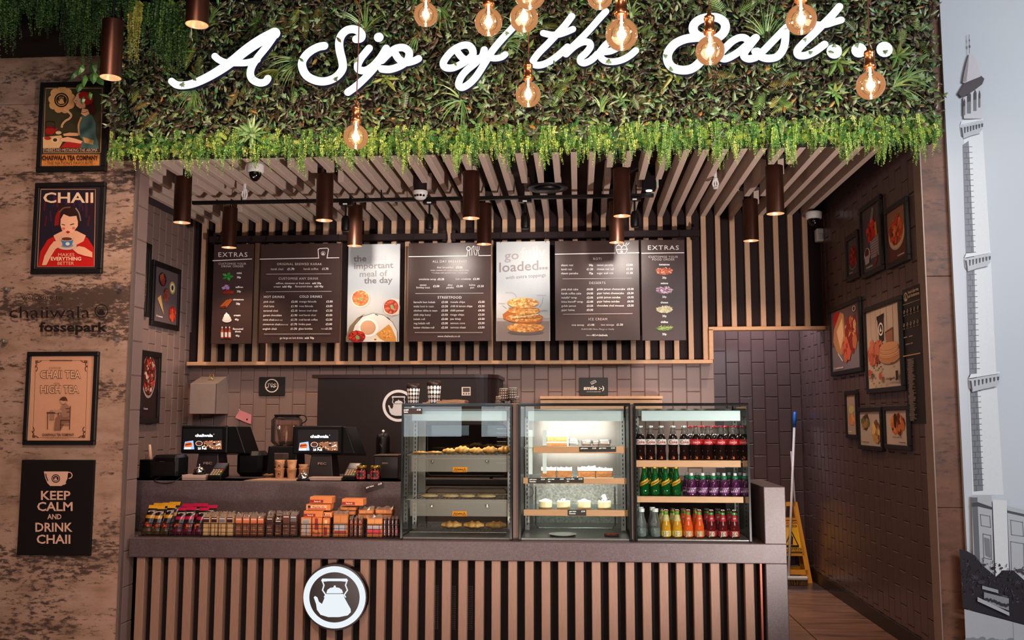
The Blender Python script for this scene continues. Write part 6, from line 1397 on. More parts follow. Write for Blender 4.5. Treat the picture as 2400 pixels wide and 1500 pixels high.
card(0, 1281, 1119.5, 1324, 1132.5, 'pink chaii', 'cake', '£4.00', YC, 'price card for pink chaii cake on the middle cake shelf edge')
card(0, 1325, 1119, 1368, 1132, 'karak coffee', 'cake', '£4.00', YC, 'price card for karak coffee cake on the middle cake shelf edge')
card(0, 1331, 1195, 1374, 1208.5, 'gajar halwa', 'cheesecake', '£3.50', YC, 'price card in the middle of the lowest cake shelf edge')
a = atY(877, 1142, TILL_Y - .008); t = thing('price_card', 'loose tilted brown price card stuck on the stone front left of the hot cabinet', 'price card', tuple(a), 'small brown price cards')
b = MB(); w_, h_ = .061, .017; sl = math.radians(15)
vs = [(a.x + u * math.cos(sl) - v * math.sin(sl), a.y + d, a.z + u * math.sin(sl) + v * math.cos(sl)) for d in (0, .006) for u, v in ((-w_, -h_), (w_, -h_), (w_, h_), (-w_, h_))]
b.hexa([vs[0], vs[1], vs[5], vs[4], vs[3], vs[2], vs[6], vs[7]]); b.build('card', MATS['price_card'], t)
A = Art(plY(TILL_Y - .008), step=.0002); A.text('gajar halwa', 858, 1144.5, 3.4, '#ffffff', x1=876, slope=-.27, bold=.02); A.text('£3.50', 886, 1137, 3.4, '#ffffff', x1=895, slope=-.27, bold=.02); A.build('print', M_art, t)

# pastries, cakes
M_past = ramp_mat('golden_pastry', [(0.3, '#b8742c'), (0.5, '#dca054'), (0.75, '#f0c888')], 22, (1, 1, 1), .45, .3)
M_pale = ramp_mat('pale_pastry', [(0.3, '#d0a468'), (0.6, '#ecd2a0'), (0.8, '#f4e2c0')], 22, (1, 1, 1), .5, .25)
M_sponge = ramp_mat('cake_sponge', [(0.3, '#8a4e26'), (0.5, '#a8693a'), (0.8, '#c48c56')], 60, (1, 1, 1), .8, .5)
M_cream = mat('white_icing', '#f3ebe0', .5, var=.04, bump=.2, scale=40)
M_cheese = mat('cheesecake_cream', '#efe2b8', .5, var=.05)
M_base = mat('biscuit_base', '#b9854e', .8, bump=.4, scale=80)
rp = random.Random(21)
def pastry(x, y, z, w, d, h, label, m, group, twist=True):
    """braided or folded pastry: lumpy oval roll with crimped ends"""
    b = MB(); n, seg = 14, 10; vs = []; fs = []
    for i in range(n + 1):
        t_ = i / n; r = math.sin(math.pi * (.06 + .88 * t_)) ** .55; wob = 1 + (.16 * math.sin(t_ * 19 + 1) if twist else .05 * math.sin(t_ * 8))
        for k in range(seg):
            a = 2 * math.pi * k / seg + (t_ * 2 if twist else 0); zz__ = h / 2 + h / 2 * r * wob * math.sin(a)
            vs.append((x - w / 2 + w * t_, y + d / 2 * r * wob * math.cos(a), z + max(0, zz__)))
    for i in range(n):
        for k in range(seg): fs.append((i * seg + k, i * seg + (k + 1) % seg, (i + 1) * seg + (k + 1) % seg, (i + 1) * seg + k))
    fs.append(tuple(range(seg))); fs.append(tuple(n * seg + k for k in range(seg))[::-1]); b.add(vs, fs)
    return tag(b.build('pastry', m, smooth=True), label, 'pastry', group)
Yp = CF + .14; zt_ = ZR1 + .002
ordn = ['first', 'second', 'third', 'fourth', 'fifth', 'sixth', 'seventh']
for i, (px_, w) in enumerate([(985, 34), (1018, 34), (1052, 30), (1083, 34), (1116, 32), (1148, 34), (1182, 30)]):
    pastry(Xc(px_, Yp), Yp + rp.uniform(-.01, .03), zt_, w / 372, .085, [.018, .018, .036, .05, .042, .048, .05][i], 'golden pastry on the upper hot rack, %s from the left' % ordn[i], M_past, 'pastries on the upper hot rack')
for i, (px_, w) in enumerate([(1008, 40), (1057, 38), (1096, 36), (1141, 42)]):
    pastry(Xc(px_, Yp), Yp, ZR2 + .002, w / 372, .08, .026, 'pale flat pastry on the lower hot rack, %s from the left' % ordn[i], M_pale, 'pastries on the lower hot rack', False)
for i, px_ in enumerate((1060, 1112, 1163)):
    pastry(Xc(px_, Yp + .1), Yp + .1, LEDGE_Z + .038, .13, .09, .05, 'rolled pastry on the floor rack of the hot cabinet, %s from the left' % ordn[i], M_past, 'pastries on the floor of the hot cabinet')
def cake_slab(x, y, z, w, h, label, slope=0):
    t = thing('cake_slice', label, 'cake', (x, y, z), 'iced sponge slices on the middle shelf')
    MB().cbox(x - w / 2, x + w / 2, y, y + .10, z, z + h * .68, .003).build('sponge', M_sponge, t)
    b = MB(); n = 8; vs = []; fs = []
    for i in range(n + 1):
        for j in range(4):
            xx = x - w / 2 - .002 + (w + .004) * i / n; yy = y - .004 + .108 * j / 3; vs.append((xx, yy, z + h * .66)); vs.append((xx, yy, z + h * (.92 + .10 * math.sin(i * 2.3 + j)) + slope * (i / n) * h))
    for i in range(n):
        for j in range(3):
            q = lambda i, j, k: (i * 4 + j) * 2 + k
            fs.append((q(i, j, 1), q(i + 1, j, 1), q(i + 1, j + 1, 1), q(i, j + 1, 1)))
        fs.append((q(i, 0, 0), q(i + 1, 0, 0), q(i + 1, 0, 1), q(i, 0, 1)))
    fs += [(q(0, j, 0), q(0, j, 1), q(0, j + 1, 1), q(0, j + 1, 0)) for j in range(3)] + [(q(n, j, 0), q(n, j + 1, 0), q(n, j + 1, 1), q(n, j, 1)) for j in range(3)]
    b.add(vs, fs); b.build('icing', M_cream, t, smooth=True); MB().box(x - w / 2 - .006, x + w / 2 + .006, y - .008, y + .11, z - .003, z).build('paper', mat('cake_paper', '#e8ddcc', .6), t)
Ys = CF + .13
for px_, w, s_, l in [(1286, 33, .0, 'at the left end'), (1323, 33, 0, 'second from the left'), (1375, 40, .15, 'third, with a wavy top'), (1416, 38, -.1, 'at the right end, darker sponge')]:
    cake_slab(Xc(px_, Ys), Ys, S2 + .004, w / FPX * Ys, .062, 'iced sponge slice on the middle cake shelf, ' + l, s_)
# tall layered cake slice on top shelf
x = Xc(1306, Ys); z = S1 + .004
t = thing('cake_slice', 'tall two-layer carrot cake slice with cream on the top cake shelf', 'cake', (x, Ys, z))
w_ = 47 / FPX * Ys
MB().cbox(x - w_ / 2, x + w_ / 2, Ys, Ys + .09, z, z + .020, .002).cbox(x - w_ / 2, x + w_ / 2, Ys, Ys + .09, z + .026, z + .060, .003).build('sponge', M_sponge, t)
MB().cbox(x - w_ / 2 - .001, x + w_ / 2 + .003, Ys - .001, Ys + .092, z + .019, z + .027, .002).cbox(x - w_ / 2 - .002, x + w_ / 2 + .008, Ys - .002, Ys + .094, z + .060, z + .068, .003).box(x + w_ / 2, x + w_ / 2 + .008, Ys, Ys + .09, z, z + .064).build('cream', M_cream, t)
M_pot = glass_mat('clear_plastic_pot', '#ffffff', 1.0, body=.10, bodycol='#e8e8e8')
for px_, w, h, nm, l in [(1344, 30, .045, 'domed', 'domed clear plastic dessert tub beside the tall cake slice'), (1375, 26, .036, 'pot', 'clear plastic dessert pot with brown filling, middle of the top shelf'), (1397, 18, .030, 'pot', 'smallest clear dessert pot on the top cake shelf'), (1418, 30, .038, 'pot', 'clear dessert pot at the right of the top cake shelf')]:
    x = Xc(px_, Ys + .02); z = S1 + .004; r = w / 2 / FPX * Ys; t = thing('dessert_pot', l, 'dessert pot', (x, Ys + .04, z), 'clear dessert pots')
    prof = [(r * .8, z), (r, z + h * .6)] + ([(r * .9, z + h * .85), (r * .5, z + h * 1.1), (.0001, z + h * 1.15)] if nm == 'domed' else [(r * 1.04, z + h), (r * .98, z + h + .003), (.0001, z + h + .003)])
    MB().lathe(prof, (x, Ys + .04, 0), 18, cap=False).build('pot', M_pot, t, smooth=True)
    MB().lathe([(.0001, z + .002), (r * .78, z + .002), (r * .88, z + h * .45), (.0001, z + h * .5)], (x, Ys + .04, 0), 14, cap=False).build('filling', mat('brown_dessert', '#8a5230', .4) if px_ != 1344 else M_cream, t, smooth=True)
for i, (px_, l) in enumerate([(1278, 'leftmost of the lowest shelf, cream swirl on top'), (1320.5, 'second of the lowest shelf, dotted with dark crumbs'), (1368.5, 'third of the lowest shelf, plain swirl'), (1416, 'rightmost of the lowest shelf, with a paper flag')]):
    x = Xc(px_, Ys); z = S3 + .004; r = 15.5 / FPX * Ys; t = thing('mini_cheesecake', 'round mini cheesecake, ' + l, 'cheesecake', (x, Ys, z), 'mini cheesecakes on the lowest shelf')
    MB().cyl(r, z, z + .010, (x, Ys), 20).build('biscuit_base', M_base, t); MB().cyl(r * .98, z + .010, z + .046, (x, Ys), 20).build('filling', M_cheese, t)
    b = MB().lathe([(r * .99, z + .046), (r * .9, z + .052), (r * .5, z + .055), (r * .3, z + .060), (.0001, z + .064)], (x, Ys, 0), 16, cap=False); b.build('swirl', M_cream, t, smooth=True)
    if i in (1, 3):
        b = MB()
        for k in range(7): a = k * .9; b.sphere((x + r * .6 * math.cos(a), Ys + r * .6 * math.sin(a), z + .056), .0035, 6, 4)
        b.build('crumbs', mat('dark_crumb', '#4a2c1c', .8), t)
    if i == 3: 
        b = MB().hexa([(x - .010, Ys - .01, z + .06), (x + .018, Ys - .01, z + .058), (x + .018, Ys - .008, z + .058), (x - .010, Ys - .008, z + .06), (x - .018, Ys - .01, z + .082), (x + .003, Ys - .01, z + .094), (x + .003, Ys - .008, z + .094), (x - .018, Ys - .008, z + .082)]); b.build('paper_flag', mat('flag_paper', '#e8e2d8', .6), t)
t = thing('serving_tray', 'low white oval tray with paper on the floor of the cake cabinet', 'tray', (Xc(1330, CF + .1), CF + .15, LEDGE_Z + .017))
x = Xc(1318, CF + .12)
MB().lathe([(.0001, LEDGE_Z + .018), (.075, LEDGE_Z + .018), (.085, LEDGE_Z + .028), (.088, LEDGE_Z + .028)], (x, CF + .13, 0), 24, cap=False).build('dish', M_white, t, smooth=True)
x = Xc(1432, CF + .1); t = thing('serving_tray', 'small tray of red-brown crumbs at the right of the cake cabinet floor', 'tray', (x, CF + .12, LEDGE_Z + .017))
MB().cbox(x - .045, x + .045, CF + .09, CF + .17, LEDGE_Z + .018, LEDGE_Z + .024, .002).build('tray', M_blackmetal, t)
b = MB(); 
for k in range(60): b.sphere((x + rp.uniform(-.038, .038), CF + .13 + rp.uniform(-.03, .03), LEDGE_Z + .027), .005, 5, 3)
b.build('crumbs', mat('red_crumb', '#9a4a2c', .8), t, kind='stuff')

# ---------------------------------------------------------------- bottles
def liquid(name, c, rough=.05, emit=None): return mat(name, c, rough, var=.08, spec=.8)
M_cola = liquid('cola_glass', '#1a0807'); M_green = glass_mat('green_glass', '#4fc070', 1.0, body=.35, bodycol='#0e6a2c'); M_purple = liquid('purple_juice', '#4a1440')
M_yellow = liquid('yellow_soda', '#c98a1e'); M_orange = liquid('orange_soda', '#d8501a'); M_redb = liquid('red_soda', '#5a0c10')
M_clear = glass_mat('clear_bottle_glass', '#fbfdfc', 1.0, body=.06, bodycol='#f8faf8'); M_water = glass_mat('bottle_glass_neck', '#d8d4d0', 1.0, body=.22, bodycol='#a8a29e')
M_lab = vcol_mat('bottle_label', .45, gain=1.0, noise=.04)
def wrap_text(mb, s, x, y, r, z, h, col, wmax, bold=0.0, shear=0.0, slope=0.0):
    vs, fs = text_mesh(s, bold, shear); mx = max(v[0] for v in vs); mn = min(v[0] for v in vs); k = h / CAPH; kx = wmax / (mx - mn)
    mb.col(col); out = []
    for v in vs:
        u = (v[0] - (mx + mn) / 2) * kx; a = u / r; rr = r + .0006
        out.append((x + rr * math.sin(a), y - rr * math.cos(a), z + v[1] * k + slope * u))
    mb.add(out, fs)
def bottle(kind, x, y, z, label, group):
    t = thing('bottle', label, 'bottle', (x, y, z), group)
    if kind in ('diet', 'cola'):
        pf = [(.0285, 0), (.031, .006), (.0305, .03), (.0275, .055), (.0275, .075), (.0315, .105), (.031, .125), (.024, .150)]
        MB().lathe([(r, z + h) for r, h in pf + [(.0195, .162), (.0001, .162)]], (x, y, 0), 16, cap=False).build('body', M_cola, t, smooth=True)
        MB().lathe([(r, z + h) for r, h in [(.0195, .162), (.0145, .185), (.0135, .205), (.0150, .207)]], (x, y, 0), 16, cap=False).build('neck', M_water, t, smooth=True)
        MB().lathe([(r, z + h) for r, h in [(.0165, .202), (.0165, .206), (.0145, .213), (.0001, .214)]], (x, y, 0), 16, cap=False).build('cap', mat('silver_cap', '#d8dcdf', .3, metal=.6) if kind == 'diet' else mat('red_cap', '#8a1020', .35), t)
        b = MB().col('#d9d4d2' if kind == 'diet' else '#c01424'); b.lathe([(.0325, z + .098), (.0332, z + .102), (.0325, z + .125), (.030, z + .131)], (x, y, 0), 20, cap=False)
        if kind == 'diet': wrap_text(b, 'Coke', x, y, .0335, z + .105, .018, '#b01828', .055, .03)
        else: wrap_text(b, 'Coca-Cola', x, y, .0335, z + .107, .012, '#ffffff', .046, .0, .4)
        b.build('label_band', M_lab, t)
        b = MB().sphere((x, y - .030, z + .018), .007, 8, 5, sz=1.4); b.build('best_before_print', mat('amber_print', '#c8501c', .5), t)
    elif kind == 'lemon':
        MB().lathe([(r, z + h) for r, h in [(.024, 0), (.027, .005), (.0275, .05), (.0265, .085), (.021, .115), (.0145, .145), (.0125, .165), (.0145, .168), (.0145, .172)]], (x, y, 0), 18, cap=False).build('body', M_green, t, smooth=True)
        MB().lathe([(r, z + h) for r, h in [(.0155, .168), (.0155, .172), (.0135, .178), (.0001, .179)]], (x, y, 0), 14, cap=False).build('cap', M_brass, t)
        b = MB().col('#e0a01c'); n = 10; vs = []
        for i in range(n + 1):
            a = -1.15 + 2.3 * i / n; zc = z + .085 + .030 * (i / n - .5) * 1.0
            for dz in (-.011, .013):
                zz__ = zc + dz; hh = zz__ - z; r = .0282 if hh < .085 else .0282 - (hh - .085) * .2; vs.append((x + r * math.sin(a), y - r * math.cos(a), zz__))
        b.add(vs, [(2 * i, 2 * i + 2, 2 * i + 3, 2 * i + 1) for i in range(n)]); wrap_text(b, 'Schweppes', x, y, .0290, z + .080, .011, '#1c1408', .044, .02, .2, slope=.55)
        b.build('label_band', M_lab, t)
    elif kind == 'juice':
        MB().lathe([(r, z + h) for r, h in [(.025, 0), (.0275, .004), (.0275, .02), (.026, .05), (.0275, .072), (.022, .095), (.0155, .108)]], (x, y, 0), 18).build('body', M_purple, t, smooth=True)
        b = MB().col('#7a3a72'); b.lathe([(.0283, z + .022), (.0283, z + .056)], (x, y, 0), 18, cap=False)
        for i in range(10):
            a = -1 + i * .22; b.col(random.Random(i * 7).choice(['#c8b0c8', '#5a8a4a', '#3a1438', '#e8d8e8', '#9a6a9a'])); r = .0289; zc = z + .026 + (i * 37 % 24) / 1000
            b.add([(x + r * math.sin(a + p_), y - r * math.cos(a + p_), zc + q_) for p_, q_ in ((-.16, 0), (.16, 0.001), (.13, .009), (-.1, .010))], [(0, 1, 2, 3)])
        b.build('label_band', M_lab, t)
        MB().lathe([(.0165, z + .104), (.0185, z + .108), (.0185, z + .120), (.012, z + .126), (.0001, z + .127)], (x, y, 0), 16, cap=False).build('collar', mat('green_collar', '#0f6a44', .4), t, smooth=True)
        MB().cyl(.0105, z + .126, z + .142, (x, y), 12).build('cap', mat('white_cap', '#d8d8dc', .4), t)
    elif kind == 'clear':
        MB().lathe([(r, z + h) for r, h in [(.026, 0), (.0295, .005), (.030, .06), (.0285, .09), (.019, .120), (.0165, .14), (.0165, .158)]], (x, y, 0), 18).build('body', M_clear, t, smooth=True)
        MB().lathe([(.0001, z + .004), (.027, z + .004), (.028, z + .055), (.0001, z + .056)], (x, y, 0), 16, cap=False).build('water', glass_mat('water', '#dfeaea', 1.0, body=.12, bodycol='#dfe6e6'), t, smooth=True)
        MB().cyl(.0185, z + .152, z + .172, (x, y), 16).build('cap', mat('white_cap', '#d8d8dc', .4), t)
    else:
        mt_, c1, c2 = {'yellow': (M_yellow, '#c0b070', '#d8b040'), 'orange': (M_orange, '#c84a1c', '#d86a2c'), 'red': (M_redb, '#a01428', '#b01a2c')}[kind]
        MB().lathe([(r, z + h) for r, h in [(.0265, 0), (.0295, .005), (.0300, .04), (.0285, .072), (.0195, .105), (.0145, .140), (.0135, .158), (.015, .160)]], (x, y, 0), 18).build('body', mt_, t, smooth=True)
        b = MB().col(c1); b.lathe([(.0225, z + .098), (.0160, z + .136)], (x, y, 0), 18, cap=False); wrap_text(b, 'J2O', x, y, .0205, z + .112, .008, '#f0d8b8', .016, .02)
        b.col(c2); b.lathe([(.0308, z + .010), (.0308, z + .042)], (x, y, 0), 20, cap=False); wrap_text(b, 'J2O', x, y, .0315, z + .013, .024, '#f4ead0', .042, .05); wrap_text(b, 'J2O', x, y, .0321, z + .013, .024, '#16401c', .042, .0)
        b.build('label_band', M_lab, t)
        MB().lathe([(.0150, z + .138), (.0150, z + .150)], (x, y, 0), 14, cap=False).build('foil', mat('green_foil', '#3f9a4a', .3, metal=.4), t)
        b = MB(); n = 20; b.lathe([(.0172, z + .158), (.0165, z + .164), (.013, z + .168), (.0001, z + .169)], (x, y, 0), 20, cap=False); b.build('cap', M_chrome, t)
    return t
YB1 = CF + .10
cnt = 0
def place(kind, pxs, Y, z, base, group, lab_f):
    protos_ = None
    for i, px_ in enumerate(pxs):
        x = Xc(px_, Y, 1050 if z > 1.2 else (1130 if z > .95 else 1240))
        if protos_ is None: protos_ = bottle(kind, x, Y, z, lab_f(i), group)
        else: copy_tree(protos_, Vector((x, Y, z)), label=lab_f(i))
N_ = ['first', 'second', 'third', 'fourth', 'fifth', 'sixth', 'seventh', 'eighth']
zD1, zD2, zD0 = D1 + .002, D2 + .002, LEDGE_Z + .018
place('diet', [1502, 1526, 1551, 1579, 1605], YB1, zD1, '', 'white label cola bottles on the top shelf', lambda i: 'cola bottle with a white label and silver cap, %s of the five from left' % N_[i])
place('cola', [1633, 1661, 1691, 1719, 1744], YB1, zD1, '', 'front row of red label cola bottles', lambda i: 'front row cola bottle with a red label, %s of the red ones from left' % N_[i])
place('cola', [1620, 1648, 1677, 1705, 1731], YB1 + .075, zD1, '', 'second row of red label cola bottles', lambda i: 'red-capped cola bottle in the row behind, %s from the left of that row' % N_[i])
place('lemon', [1510, 1535, 1560, 1585], YB1, zD2, '', 'front row of green soda bottles', lambda i: 'green soda bottle with slanted yellow label, %s from the left' % N_[i])
place('lemon', [1522, 1548, 1573], YB1 + .075, zD2, '', 'second row of green soda bottles', lambda i: 'green soda bottle standing behind the front green ones, %s of three from the left' % N_[i])
place('juice', [1620.5, 1647, 1672, 1697, 1723, 1745.5], YB1, zD2, '', 'front row of purple juice bottles', lambda i: 'purple juice bottle with green collar, %s from the left in front' % N_[i])
place('juice', [1610, 1634, 1659, 1684, 1709, 1735], YB1 + .07, zD2, '', 'second row of purple juice bottles', lambda i: 'purple juice bottle of the row behind, %s from the left of that row' % N_[i])
place('clear', [1504, 1536.5], YB1 - .02, zD0, '', 'clear water bottles', lambda i: 'clear bottle with white cap on the drinks cabinet floor, front %s' % ('left' if i == 0 else 'right'))
place('clear', [1502, 1530], YB1 + .08, zD0, '', 'clear water bottles', lambda i: 'clear bottle with white cap in the back row, %s one' % ('left' if i == 0 else 'right'))
place('yellow', [1561, 1587], YB1 - .02, zD0, '', 'yellow soda bottles', lambda i: 'yellow soda bottle in front on the cabinet floor, %s one' % ('left' if i == 0 else 'right'))
place('yellow', [1552, 1577], YB1 + .07, zD0, '', 'yellow soda bottles', lambda i: 'yellow soda bottle behind the front pair, %s one' % ('left' if i == 0 else 'right'))
place('orange', [1613, 1639], YB1 - .02, zD0, '', 'orange soda bottles', lambda i: 'orange soda bottle in front on the cabinet floor, %s one' % ('left' if i == 0 else 'right'))
place('orange', [1602, 1631], YB1 + .07, zD0, '', 'orange soda bottles', lambda i: 'orange soda bottle behind the front pair, %s one' % ('left' if i == 0 else 'right'))
place('red', [1667, 1694, 1721], YB1 - .02, zD0, '', 'dark red soda bottles', lambda i: 'dark red soda bottle in front on the cabinet floor, %s from the left' % N_[i])
place('red', [1657, 1683, 1710], YB1 + .07, zD0, '', 'dark red soda bottles', lambda i: 'dark red soda bottle of the row behind, %s from the left of that row' % N_[i])
# ================================================================ SNACK BASKETS ON THE LEDGE
M_wire = mat('black_basket_wire', '#0c0808', .4)
YW = 5.835
def zt(py, Y, px=600): return atY(px, py, Y).z
BK = [(326, 392), (397, 470), (474, 547), (551, 618), (624, 696), (704, 773), (780, 851), (858, 934)]
def basket(x0, x1, label):
    X0, X1 = xat(x0, YW, 1240), xat(x1, YW, 1240); z0, z1 = LEDGE_Z + .004, zt(1228, YW)
    t = thing('wire_basket', label, 'basket', ((X0 + X1) / 2, YW, LEDGE_Z), 'black wire snack baskets on the ledge'); Yb = YW + .24; b = MB(); r = .0017
    for z in [z0 + (z1 - z0) * k / 3 for k in range(4)]: b.tube([(X0, YW, z), (X1, YW, z), (X1, Yb, z), (X0, Yb, z), (X0, YW, z)], r * (1.5 if z in (z0, z1) else 1), 4)
    b.build('horizontal_wires', M_wire, t); b = MB(); n = 5
    for k in range(n + 1): x = X0 + (X1 - X0) * k / n; b.tube([(x, YW, z1), (x, YW, z0), (x, Yb, z0), (x, Yb, z1)], r, 4)
    for k in range(1, 6): y = YW + .24 * k / 6; b.tube([(X0, y, z1), (X0, y, z0), (X1, y, z0), (X1, y, z1)], r, 4)
    b.build('vertical_wires', M_wire, t); return X0, X1
BX = []
for i, (a, c) in enumerate(BK):
    what = ['yellow snack bags, leftmost', 'pink snack bags', 'pale cake bars with dark labels', 'bars with orange labels', 'brown biscuit packs with dark labels', 'orange boxes stacked high', 'biscuit packs and one orange box on top', 'red and brown biscuit packs, rightmost']
    BX.append(basket(a, c, 'black wire basket holding ' + what[i]))
def bag(px0, px1, py_top, py_bot, Y, cols, label, group, lean=.05, seed=0):
    """pillow bag with crimped top leaning back"""
    X0, X1 = xat(px0, Y, 1200), xat(px1, Y, 1200); z0 = LEDGE_Z + .008; z1 = zt(py_top, Y + lean); H = z1 - z0; xc = (X0 + X1) / 2; w = (X1 - X0) / 2; r = random.Random(seed)
    t = thing('snack_bag', label, 'snack bag', (xc, Y, z0), group); b = MB(); n, m = 9, 6; skew = r.uniform(.01, .03)
    def P_(u, v, s_): # u across -1..1, v up 0..1
        puff = .020 * math.sin(math.pi * min(1, v / .86)) ** .6 * (1 - u * u * .8) if v < .86 else .0012
        return Vector((xc + w * u * (1 - .08 * math.sin(v * math.pi)) + skew * v, Y + .02 + lean * v - s_ * puff, z0 + H * v))
    for s_ in (1, -1):
        vs = [P_(-1 + 2 * i / m, j / n, s_) for j in range(n + 1) for i in range(m + 1)]
        for j in range(n):
            v = (j + .5) / n; b.col(cols['top'] if v > .86 else (cols['dark'] if v > .72 else (cols['mid'] if v > .5 else (cols['dark'] if v > .42 else (cols['pic'] if v > .2 else cols['low'])))))
            o = len(b.v); 
            if j == 0: b.v += [tuple(p) for p in vs]; base = o
            for i in range(m):
                q = (base + j * (m + 1) + i, base + j * (m + 1) + i + 1, base + (j + 1) * (m + 1) + i + 1, base + (j + 1) * (m + 1) + i)
                b.f.append(q if s_ > 0 else q[::-1]); b.c.append(b.cc); b.mi.append(0)
    b.build('bag', vcol_mat('foil_bag', .3, gain=1.0, noise=.2, scale=40, bump=.3), t, smooth=True)
    b = MB().col('#a89890'); q = P_(0, .79, 1); b.add([q + Vector((-w * .7, -.001, -.005)), q + Vector((w * .7, -.001, -.003)), q + Vector((w * .7, .002, .006)), q + Vector((-w * .7, .002, .004))], [(0, 1, 2, 3)])
    for k in range(5):
        q = P_(r.uniform(-.55, .55), r.uniform(.24, .40), 1) + Vector((0, -.0015, 0)); b.col(r.choice(cols['bits'])); s_ = r.uniform(.006, .010)
        b.add([q + Vector((s_ * math.cos(a), 0, s_ * .8 * math.sin(a))) for a in [k2 * math.pi / 4 for k2 in range(8)]], [tuple(range(8))])
    b.build('print', vcol_mat('foil_bag', .3), t)
YL_ = dict(top='#c8901c', dark='#0f0a0a', mid='#b07a18', pic='#3a1410', low='#4a3618', bits=['#c0341c', '#d0502c', '#a82c18'])
PK = dict(top='#a8123c', dark='#120a0c', mid='#9a1440', pic='#3c1010', low='#5a1028', bits=['#b8401c', '#c85a28', '#d07040'])
for i, (a, c, tp) in enumerate([(328, 350, 1186), (351, 371, 1188), (372, 391, 1185)]): bag(a, c, tp, 1257, YW + .032, YL_, 'yellow-topped black snack bag in the front of the leftmost basket, %s of three' % N_[i], 'yellow snack bags', seed=i)
for i, (a, c, tp) in enumerate([(338, 362, 1181), (360, 384, 1180), (376, 402, 1178)]): bag(a, c, tp, 1257, YW + .08, YL_, 'yellow snack bag behind the front ones, %s of three from the left' % N_[i], 'yellow snack bags', lean=.07, seed=10 + i)
for i, (a, c, tp) in enumerate([(398, 421, 1191), (422, 446, 1190), (447, 470, 1191)]): bag(a, c, tp, 1257, YW + .032, PK, 'pink-topped snack bag in front, %s of three from the left' % N_[i], 'pink snack bags', seed=20 + i)
for i, (a, c, tp) in enumerate([(405, 436, 1182), (436, 470, 1181), (456, 492, 1185)]): bag(a, c, tp, 1257, YW + .08, PK, 'crumpled pink snack bag lying behind the front ones, %s of three from the left' % N_[i], 'pink snack bags', lean=.08, seed=30 + i)
M_pack = vcol_mat('pack_print', .35, gain=1.0, noise=.08)
M_film = glass_mat('crinkled_film', '#e8dcd0', 1.0, rough=.12, body=.2, bodycol='#d8c8b8')
def pack(px0, px1, pt, Y, body, band, label, group, film=True, lum='#c8b8ac', tx=None, zbase=None, depth=.035, lean=0.0, bandh=.2, sub=None):
    X0, X1 = xat(px0, Y, 1220), xat(px1, Y, 1220); z0 = (LEDGE_Z + .006) if zbase is None else zbase; z1 = zt(pt, Y); H = z1 - z0
    t = thing('snack_pack', label, 'snack pack', ((X0 + X1) / 2, Y, z0), group)
    MB().cbox(X0, X1, Y, Y + depth, z0, z1, .003).build('pack', mat('pack_' + body[1:], body, .5, var=.15, scale=60), t)
    b = MB(); f = -.0006
    def R_(u0, u1, v0, v1, c): b.col(c); nonlocal f; f -= .0003; b.add([(X0 + (X1 - X0) * u, Y + f, z0 + H * v) for u, v in ((u0, v0), (u1, v0), (u1, v1), (u0, v1))], [(0, 1, 2, 3)])
    if band: R_(.04, .96, 1 - bandh, .985, band); R_(.08, .92, .985 - bandh * .35, .985 - bandh * .18, lum)
    if sub: 
        for (u0, u1, v0, v1, c) in sub: R_(u0, u1, v0, v1, c)
    if tx:
        vs, fs = text_mesh(tx[0], .02); mx = max(v[0] for v in vs); f -= .0003; b.col(tx[5])
        b.add([(X0 + (X1 - X0) * (tx[1] + (tx[2] - tx[1]) * v[0] / mx), Y + f, z0 + H * (tx[3] + tx[4] * v[1] / CAPH)) for v in vs], fs)
    b.build('print', M_pack, t)
    if film:
        b = MB(); r = random.Random(int(px0 * 7)); n = 7; xm = X1 - X0
        top = [Vector((X0 + xm * k / n, Y + depth / 2 + r.uniform(-.012, .012), z1 + r.uniform(.008, .022))) for k in range(n + 1)]
        lo = [Vector((X0 + xm * k / n, Y - .001 + r.uniform(-.003, .002), z1 - .002)) for k in range(n + 1)]; bk = [Vector((X0 + xm * k / n, Y + depth, z1)) for k in range(n + 1)]
        b.add(lo + top + bk, [(k, k + 1, n + 2 + k, n + 1 + k) for k in range(n)] + [(n + 1 + k, n + 2 + k, 2 * n + 3 + k, 2 * n + 2 + k) for k in range(n)]); b.build('film_top', M_film, t)
    return t
g = 'pale cake bars in the third basket'
for i, (a, c) in enumerate([(476, 491), (495, 509), (513, 528), (531, 546)]):
    pack(a, c, 1212, YW + .02, '#c09a68', ['#3a1a1c', '#3a1420', '#6f6a72', '#3a1420'][i], 'pale cake bar in the third basket, %s from the left%s' % (N_[i], ', with a grey label' if i == 2 else ''), g, bandh=.3)
    pack(a + 2, c + 3, 1206, YW + .09, '#a8865c', '#4a2a24', 'cake bar behind in the third basket, %s from the left of the back row' % N_[i], g)
g = 'orange label bars in the fourth basket'
for i, (a, c) in enumerate([(552, 567), (569, 585), (587, 602), (604, 618)]):
    pack(a, c, 1213, YW + .02, '#6a3a24', '#c8683c', 'bar with an orange label in the fourth basket, %s from the left' % N_[i], g, bandh=.34, sub=[(.1, .9, .1, .22, '#8a5434'), (.15, .8, .32, .5, '#9a6844')])
    pack(a + 2, c + 3, 1207, YW + .09, '#7a4a30', '#b86038', 'bar behind in the fourth basket, %s from the left of the back row' % N_[i], g)
g = 'brown biscuit packs in the fifth basket'
